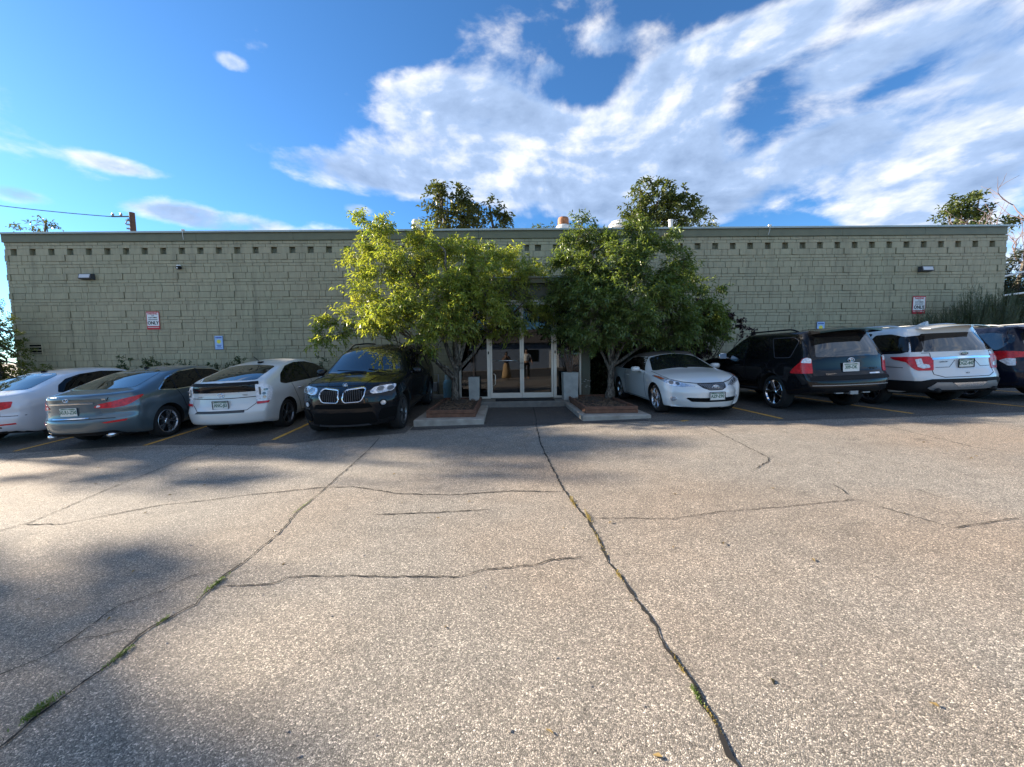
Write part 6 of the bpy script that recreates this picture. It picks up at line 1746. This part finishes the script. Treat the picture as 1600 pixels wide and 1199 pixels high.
# dead tree and dark juniper beyond the right corner
e = empty('dead_tree', (26.4, 20, 0), 'bare dead tree with curling branches at the right edge', 'tree')
M_DEAD = pmat('dead_wood', (0.16, 0.12, 0.12), .9)
rd = random.Random(14); B = Vector((26.4, 20, 0)); q = MB()
def bare(p, d, L, rad, depth):
    d = d.normalized(); n = 5; pts = [p]
    for i in range(n):
        d = (d+Vector((rd.uniform(-.35, .35), rd.uniform(-.3, .3), rd.uniform(-.12, .28)))).normalized()
        pts.append(pts[-1]+d*L/n)
    q.tube([v-B for v in pts], [rad*(1-.5*i/n) for i in range(n+1)], 6)
    if depth:
        for k in range(3): bare(pts[rd.randint(2, n)], d+Vector((rd.uniform(-.9, .9), rd.uniform(-.6, .6), rd.uniform(-.3, .5))), L*.62, rad*.5, depth-1)
bare(B.copy(), Vector((.0, 0, 1)), 4.8, .16, 1)
bare(B+Vector((.1, 0, 4.5)), Vector((-.3, 0, 1)), 3.4, .11, 3); bare(B+Vector((.1, 0, 4.3)), Vector((.6, 0, .9)), 3.6, .10, 3)
q.build('trunk', M_DEAD, e, smooth=True)
M_JUN = leaf_mat('juniper_needles', (0.030, 0.045, 0.026), (0.070, 0.085, 0.050), .15)
JUN = [(20.94, 15.5, 4.45, 0.62), (21.19, 15.5, 3.16, 0.78), (20.5, 15.5, 2.38, 0.9), (21.14, 15.5, 5.0, 0.36), (20.3, 15.5, 3.68, 0.5), (21.68, 15.5, 2.11, 0.9), (20.6, 15.5, 1.2, 1.0), (22.2, 15.6, 3.8, 1.0), (19.3, 15.8, 2.0, .8), (22.4, 15.6, 1.5, 1.0), (19.5, 15.8, 3.2, .5)]
far_tree('juniper_tree', (20.9, 15.5, 0), JUN, M_JUN, 'dark shaggy juniper behind the right corner of the building', 71, leaf=(.30, .022), dens=200, per=14, shoot=.5, group=None, cat='tree')
# broom bushes before the wall at right
M_BROOM = leaf_mat('broom_stems', (0.050, 0.070, 0.035), (0.105, 0.125, 0.070), .25)
def broom(x, y, w, h, n, label, seed):
    z0 = gz(x, y)+.1
    e = empty('broom_bush', (x, y, z0), label, 'bush', 'feathery bushes along the right of the wall')
    rng = np.random.default_rng(seed); V = []; F = []
    for i in range(n):
        a = rng.random()*6.28; sp_ = (rng.random()**.6)*w; L = h*(.55+.5*rng.random())*(1-.35*(sp_/w)**2)
        p0 = np.array([math.cos(a)*sp_*.25, math.sin(a)*sp_*.12, 0]); p2 = np.array([math.cos(a)*sp_, math.sin(a)*sp_*.4, L])
        p1 = (p0+p2)/2+np.array([0, 0, L*.15])
        side = np.array([math.sin(a+rng.random()), math.cos(a), 0])*.006
        prev = p0; pts = [p0*(1-t)**2+p1*2*t*(1-t)+p2*t*t for t in (0, .3, .55, .75, .9, 1)]
        for k in range(5):
            a0, b0 = pts[k], pts[k+1]
            j = len(V); V += [a0-side, a0+side, b0+side*.7, b0-side*.7]; F.append((j, j+1, j+2)); F.append((j, j+2, j+3))
            if k >= 1:
                for q_ in range(3):
                    t = rng.random(); o_ = a0+(b0-a0)*t; dd = (b0-a0)/np.linalg.norm(b0-a0)+rng.normal(size=3)*.45; ll = .06+.10*rng.random()
                    s3 = np.cross(dd, rng.normal(size=3)); s3 /= np.linalg.norm(s3); s3 *= .006
                    j = len(V); V += [o_-s3, o_+s3, o_+dd*ll]; F.append((j, j+1, j+2))
    o = np_mesh('stems', np.array(V), np.array(F), M_BROOM, e)
for i, (x, y, w, h, n, lab) in enumerate([(13.9, 12.55, .75, 2.3, 420, 'low feathery bush before the wall just right of the right parking sign'), (14.7, 12.55, .8, 2.35, 420, 'feathery grey green bush between the lower bush and the tall clump before the wall'),
        (15.6, 12.6, .95, 2.95, 700, 'tall feathery grey green bush before the wall near its right end'), (16.6, 12.6, .95, 2.85, 700, 'tall feathery bush at the right corner of the wall'), (17.7, 12.6, 1.0, 2.7, 700, 'feathery bush beyond the right corner of the wall above the navy SUV')]):
    broom(x, y, w, h, n, lab, 90+i)
# sunlit shrub at the left corner
M_VINE = leaf_mat('corner_shrub_leaf', (0.06, 0.09, 0.02), (0.15, 0.17, 0.04), .35)
far_tree('corner_shrub', (-15.9, 12.5, 0), [(-15.95, 12.6, 2.83, 0.26), (-15.85, 12.6, 2.22, 0.40), (-15.5, 12.6, 1.71, 0.38), (-15.89, 12.6, 1.4, 0.5), (-15.22, 12.6, 1.2, 0.34), (-15.97, 12.6, 3.3, 0.2), (-15.6, 12.6, 2.3, 0.21), (-16.4, 12.5, 2.4, .7), (-16.5, 12.5, 1.2, .8), (-16.6, 12.5, 3.6, .5), (-15.4, 12.5, .6, .5)], M_VINE, 'bushy green shrub at the left end of the wall', 72, leaf=(.07, .04), dens=420, per=9, shoot=.18, group=None, cat='shrub')
# sprigs along the foot of the wall
WP = [(-13.44, 12.98, 1.11, 0.17), (-12.48, 12.98, 1.40, 0.15), (-11.92, 12.98, 1.42, 0.19), (-11.57, 12.98, 1.23, 0.19), (-11.1, 12.98, 1.32, 0.21), (-10.63, 12.98, 1.25, 0.21), (-10.1, 12.98, 1.34, 0.24), (-9.59, 12.98, 1.25, 0.24), (-8.85, 12.98, 1.36, 0.15), (-6.55, 12.98, 1.12, 0.21), (-6.12, 12.98, 1.3, 0.19), (-5.5, 12.98, 1.12, 0.21), (-3.5, 12.98, 1.0, 0.17)]
M_WP = leaf_mat('wall_plant_leaf', (0.030, 0.060, 0.025), (0.065, 0.10, 0.035), .25)
def sprig(x, y, zt_, r_, lab, seed):
    z0 = .16; e = empty('wall_plant', (x, y, z0), lab, 'plant', 'leafy plants along the foot of the wall')
    q = MB(); rg_ = random.Random(seed); bl = []
    for k in range(5):
        t = (x+rg_.uniform(-1, 1)*r_*1.3, y+rg_.uniform(-.1, .08), zt_-rg_.uniform(-.12, .35))
        q.tube([v-Vector((x, y, z0)) for v in limb_path((x, y, z0), t, .08, rg_, 4, .01)], [.009*(1-.7*i/4) for i in range(5)], 5)
        bl.append((*t, .13)); bl.append((t[0], t[1], t[2]-.3, .13)); bl.append((t[0]*.6+x*.4, t[1], t[2]-.6, .14))
    q.build('stem', M_TWIG, e)
    crown('foliage', bl, 500, .075, .034, M_WP, e, (x, y, z0), seed, shoot=.13, per=8, hang=.1, minn=5)
names = ['leftmost plant at the foot of the wall, above the white saloon', 'plant at the wall foot above the gap between the two saloons', 'leafy plant at the wall foot above the left side of the slate blue saloon roof', 'low plant behind the roof of the slate blue saloon', 'leafy plant at the wall foot above the middle of the slate blue saloon roof', 'leafy plant at the wall foot above the right side of the slate blue saloon', 'leafy plant at the wall foot left of the small blue sign', 'leafy plant at the wall foot under the small blue sign', 'small plant at the wall foot above the white hatchback roof', 'plant at the wall foot behind the nose of the white hatchback', 'plant at the wall foot left of the black SUV mirror', 'plant at the wall foot behind the black SUV', 'last plant at the wall foot right of the black SUV']
for i, (x, y, z, r_) in enumerate(WP): sprig(x, y, z, r_, names[i], 200+i)
# little white-flowered plant in the right planter
e = empty('flowering_plant', (2.05, 9.6, .3), 'small plant with pale flowers in the right planter beside the pillar', 'plant')
q = MB(); rg_ = random.Random(2); fq = MB()
for k in range(9):
    t = Vector((rg_.uniform(-.12, .12), rg_.uniform(-.1, .1), rg_.uniform(.35, .62)))
    q.tube([(0, 0, 0), t*.5+Vector((.02, 0, 0)), t], [.004, .003, .002], 4)
    for p_ in range(5):
        a = p_*1.256; fq.add([t, t+Vector((math.cos(a)*.03, math.sin(a)*.03, .01)), t+Vector((math.cos(a+.6)*.03, math.sin(a+.6)*.03, .01))], [(0, 1, 2)])
q.build('stem', M_TWIG, e); fq.build('flowers', M_WHITE, e)

# grass growing in the cracks
M_GRASS = leaf_mat('crack_grass', (0.06, 0.12, 0.02), (0.13, 0.20, 0.03), .4)
M_DRY = leaf_mat('dry_grass', (0.22, 0.17, 0.05), (0.34, 0.27, 0.09), .4)
def tuft(x, y, rx, ry, n, h, mat, lab, seed, w=.0022, ang=0.0):
    rng = np.random.default_rng(seed); V = []; F = []; n = int(n*.5); h *= .65; rx *= .6
    for i in range(n):
        u_, v_ = rng.normal()*rx*.5, rng.normal()*ry*.5
        px = u_*math.cos(ang)-v_*math.sin(ang); py = u_*math.sin(ang)+v_*math.cos(ang)
        a = rng.random()*6.28; L = h*(.4+.9*rng.random()); ln = L*(.3+.9*rng.random())
        d = np.array([math.cos(a), math.sin(a), 0]); s_ = np.array([-d[1], d[0], 0])*w
        p0 = np.array([px, py, 0]); p1 = p0+d*ln*.35+np.array([0, 0, L*.7]); p2 = p0+d*ln+np.array([0, 0, L*.8])
        j = len(V); V += [p0-s_, p0+s_, p1+s_*.8, p1-s_*.8, p2]; F += [(j, j+1, j+2), (j, j+2, j+3), (j+3, j+2, j+4)]
    o = np_mesh('grass_tuft', np.array(V), np.array(F), mat, None); o.location = (x, y, gz(x, y)+.004)
    tag(o, lab, 'grass')
for i, (x, y, rx, ry, n, h, m, lab) in enumerate([
    (-2.09, 1.64, .035, .075, 420, .035, M_GRASS, 'bright green grass tuft in the left crack nearest the camera'),
    (-2.04, 1.955, .022, .07, 260, .022, M_GRASS, 'second green grass patch along the left crack from the camera'),
    (-2.05, 2.22, .02, .04, 130, .02, M_GRASS, 'small green grass patch midway along the left crack'),
    (-2.01, 2.58, .03, .10, 300, .03, M_GRASS, 'green grass patch where a cross crack meets the left crack'),
    (-2.13, 3.95, .02, .25, 160, .02, M_GRASS, 'thin grass along the far part of the left crack'),
    (0.66, 3.72, .03, .14, 260, .025, M_DRY, 'dry yellow grass in the centre crack farthest from the camera'),
    (0.735, 3.36, .03, .14, 260, .025, M_DRY, 'dry yellow grass in the centre crack where the cross crack leaves it'),
    (0.72, 2.92, .02, .14, 160, .02, M_DRY, 'dry grass in the middle of the centre crack'),
    (0.735, 2.43, .02, .06, 120, .02, M_DRY, 'small dry tuft in the centre crack'),
    (0.80, 1.69, .012, .07, 120, .014, M_DRY, 'dry moss and grass in the near part of the centre crack'),
    (0.80, 1.53, .016, .05, 160, .016, M_GRASS, 'greenish moss in the near part of the centre crack'),
    (0.81, 1.42, .012, .05, 110, .013, M_DRY, 'dry grass at the near end of the centre crack')]):
    tuft(x, y, rx, ry, n, h, m, lab, 300+i)

# loose gravel and leaf litter on the lot
rng = np.random.default_rng(77)
q = MB()
for k in range(170):
    y = rng.uniform(1.0, 7.6); x = rng.uniform(-1.35, 1.35)*y
    s_ = rng.uniform(.002, .005)
    M = Matrix.Translation((x, y, gz(x, y)+s_*.5)) @ Matrix.Rotation(rng.uniform(0, 6), 4, 'Z') @ Matrix.Rotation(rng.uniform(-.5, .5), 4, 'Y')
    q.obox(M, s_*1.3, s_, s_*.6)
o = q.build('loose_gravel', pmat('gravel_stone', (0.34, 0.30, 0.26), .8, noise=(3, .5)))
tag(o, 'loose pale gravel scattered over the asphalt', 'gravel', kind='stuff')
V = []; F = []
P = []; 
for k in range(120):
    y = rng.uniform(1.1, 9.5); x = rng.uniform(-1.3, 1.3)*y
    if rng.random() < .5: x = rng.normal(.6, 1.6); y = rng.uniform(5.5, 10)
    P.append((x, y, gz(x, y)+.008))
P = np.array(P); D = rng.normal(size=(len(P), 3))*np.array([1, 1, .15]); Nn = rng.normal(size=(len(P), 3))*.3+np.array([0, 0, 1])
V, F = leaves_np(P, D, Nn, .04, .016, rng)
o = np_mesh('fallen_leaves', V, F, leaf_mat('fallen_leaf', (0.14, 0.10, 0.04), (0.28, 0.20, 0.08), .2), None)
tag(o, 'small dry fallen leaves scattered over the asphalt', 'leaves')

# ------------------------------------------------------------------ beyond the frame: what shades the lot and what the glass mirrors
def street_tree(x, y, h, r_, lab, seed, n=9, low=.35):
    rg_ = random.Random(seed); bl = []
    for k in range(n):
        a = rg_.uniform(0, 6.28); rr_ = rg_.uniform(.1, .9)*r_
        bl.append((x+math.cos(a)*rr_, y+math.sin(a)*rr_, h*rg_.uniform(low, 1.0), r_*rg_.uniform(.28, .46)))
    far_tree('street_tree', (x, y, gz(x, y)), bl, M_FAR2, lab, seed, leaf=(.34, .20), dens=75, per=7, shoot=.6, group='trees left of the lot')
for i, (x, y, h, r_, n, lab) in enumerate(SHADE_TREES):
    street_tree(x, y, h, r_, lab, 500+i, n)
# low blue-grey house across the lot, behind the camera
M_SIDING = pmat('blue_grey_siding', (0.20, 0.25, 0.33), .7, noise=(3, .1))
e = empty('neighbour_house', (0, -17, -.2), 'low blue grey house across the lot behind the camera', 'house')
MB().box(-11, 7, -4, 0, 0, 3.0).build('wall', M_SIDING, e)
MB().add([(-11.5, .5, 2.9), (7.5, .5, 2.9), (7.5, -4.5, 2.9), (-11.5, -4.5, 2.9), (-11.5, -2, 4.4), (7.5, -2, 4.4)], [(0, 1, 5, 4), (2, 3, 4, 5), (0, 4, 3), (1, 2, 5), (3, 2, 1, 0)]).build('roof', pmat('shingle_roof', (0.10, 0.09, 0.085), .9, noise=(5, .2)), e)
for x in (-8, -4.5, 2.0): MB().box(x, x+1.5, .002, .03, 1.0, 2.2).build('window', M_CGLASS, e)
MB().box(4.6, 5.6, .002, .03, 0, 2.1).build('door', M_WHITE, e)

# two people standing by the camera, seen only in the door glass
M_SKIN = pmat('skin', (0.42, 0.25, 0.17), .5); M_HAIR = pmat('dark_hair', (0.02, 0.013, 0.01), .6)
def skin_body(name, verts, edges, rads, mat, parent, sub=1):
    me = bpy.data.meshes.new(name); me.from_pydata(verts, edges, []); o = bpy.data.objects.new(name, me); link(o)
    m = o.modifiers.new('s', 'SKIN'); m.use_smooth_shade = True
    for i, r_ in enumerate(rads): me.skin_vertices[0].data[i].radius = (r_, r_) if not isinstance(r_, tuple) else r_
    me.skin_vertices[0].data[0].use_root = True
    s2 = o.modifiers.new('u', 'SUBSURF'); s2.levels = sub; s2.render_levels = sub
    dg = bpy.context.evaluated_depsgraph_get(); nm = bpy.data.meshes.new_from_object(o.evaluated_get(dg))
    bpy.data.objects.remove(o); nm.materials.clear(); nm.materials.append(mat); nm.name = name
    ob = bpy.data.objects.new(name, nm); link(ob, parent); return ob
def person(x, y, H, label, top_m, leg_m, skirt, arms_up):
    e = empty('person', (x, y, gz(x, y)), label, 'person')      # faces +Y
    s = H/1.7
    def S(l): return [(a*s, b_*s, c_*s) for a, b_, c_ in l]
    hand = [( .10, .26, 1.42), (-.10, .26, 1.42)] if arms_up else [(.33, .10, .92), (-.33, .10, .92)]
    elb = [(.26, .06, 1.16), (-.26, .06, 1.16)] if arms_up else [(.28, -.02, 1.14), (-.28, -.02, 1.14)]
    V = S([(0, 0, .95), (0, 0, 1.12), (0, 0, 1.32), (0, 0, 1.44), (0, .01, 1.53), (0, .02, 1.62), (0, .01, 1.70),
           (.10, 0, .90), (.11, .01, .50), (.11, 0, .08), (.12, .12, .04), (-.10, 0, .90), (-.11, .01, .50), (-.11, 0, .08), (-.12, .12, .04),
           (.17, 0, 1.40), elb[0], hand[0], (-.17, 0, 1.40), elb[1], hand[1]])
    E_ = [(0, 1), (1, 2), (2, 3), (3, 4), (4, 5), (5, 6), (0, 7), (7, 8), (8, 9), (9, 10), (0, 11), (11, 12), (12, 13), (13, 14), (3, 15), (15, 16), (16, 17), (3, 18), (18, 19), (19, 20)]
    R_ = [(.15, .10), (.13, .09), (.16, .11), (.11, .08), (.055, .055), (.085, .10), (.06, .07), (.09, .09), (.06, .06), (.04, .04), (.035, .03), (.09, .09), (.06, .06), (.04, .04), (.035, .03), (.06, .06), (.04, .04), (.03, .03), (.06, .06), (.04, .04), (.03, .03)]
    skin_body('body', V, E_, [(a*s, b_*s) for a, b_ in R_], M_SKIN, e)
    for sx in (-1, 1):      # fingers closed on the phone or hanging
        hp = Vector(hand[0])*s; hp.x *= sx
        q = MB()
        for k in range(4):
            if arms_up: q.tube([hp+Vector((-sx*.01, .01, -.03+.022*k)), hp+Vector((-sx*.045, .035, -.03+.022*k)), hp+Vector((-sx*.075, .02, -.03+.02*k))], [.010, .009, .007], 6)
            else: q.tube([hp+Vector((0, -.03+.02*k, -.02)), hp+Vector((-sx*.008, -.03+.02*k, -.07)), hp+Vector((-sx*.02, -.03+.02*k, -.10))], [.010, .009, .007], 6)
        q.tube([hp+Vector((0, -.02, .02)), hp+Vector((-sx*.03, -.035, .03)), hp+Vector((-sx*.055, -.02, .035))], [.011, .010, .008], 6)
        q.build('hand', M_SKIN, e, smooth=True)
    TV_ = S([(0, 0, 1.0), (0, 0, 1.15), (0, 0, 1.33), (0, 0, 1.43), (.18, 0, 1.40), (.24, .03, 1.24), (-.18, 0, 1.40), (-.24, .03, 1.24)])
    skin_body('shirt', TV_, [(0, 1), (1, 2), (2, 3), (3, 4), (4, 5), (3, 6), (6, 7)], [(a*s, b_*s) for a, b_ in [(.165, .12), (.15, .11), (.18, .13), (.12, .09), (.075, .075), (.065, .065), (.075, .075), (.065, .065)]], top_m, e)
    if skirt:
        MB().lathe([(.14*s, 1.04*s), (.19*s, .92*s), (.22*s, .7*s), (.27*s, .4*s), (.31*s, .14*s), (.29*s, .14*s)], 20).build('skirt', leg_m, e, smooth=True)
    else:
        PV_ = S([(0, 0, .98), (.11, 0, .88), (.12, .01, .5), (.115, 0, .12), (-.11, 0, .88), (-.12, .01, .5), (-.115, 0, .12)])
        skin_body('trousers', PV_, [(0, 1), (1, 2), (2, 3), (0, 4), (4, 5), (5, 6)], [(a*s, a*s) for a in (.14, .10, .075, .06, .10, .075, .06)], leg_m, e)
    h = MB().lathe([(0, .13), (.06, .115), (.095, .06), (.10, 0), (.085, -.06), (.07, -.10), (0, -.10)], 16, Matrix.Translation((0, -.015*s, 1.63*s)) @ Matrix.Rotation(.25, 4, 'X'))
    h.build('hair', M_HAIR, e, smooth=True)
    for sx in (-1, 1): MB().lathe([(0, -.008), (.008, -.004), (.01, 0), (.008, .004), (0, .008)], 8, Matrix.Translation((sx*.032*s, .108*s, 1.625*s))).build('eye', M_BLACK, e)
    MB().add([(-.012, .10*s, 1.60*s), (.012, .10*s, 1.60*s), (0, .13*s, 1.585*s), (0, .10*s, 1.64*s)], [(0, 2, 3), (2, 1, 3), (0, 1, 2)]).build('nose', M_SKIN, e)
    MB().box(-.025, .025, .098*s, .106*s, 1.555*s, 1.563*s).build('mouth', pmat('lips', (0.30, .10, .09), .5), e)
    return e
person(.12, -.50, 1.64, 'woman in dark top and long tan skirt holding up a phone, mirrored in the doors', M_DARKGREY, pmat('tan_skirt', (0.45, 0.30, 0.15), .8), True, True)
MB_ph = MB().box(-.04, .04, -.005, .004, -.075, .075, .004).build('phone', M_BLACKP); MB_ph.location = (.12, -.235, 1.385); tag(MB_ph, 'black phone held up by the woman reflected in the glass doors', 'phone')
person(1.30, -.45, 1.76, 'man in a white shirt and dark trousers with hands down, reflected in the glass doors', M_WHITE, M_BLACKP, False, False)
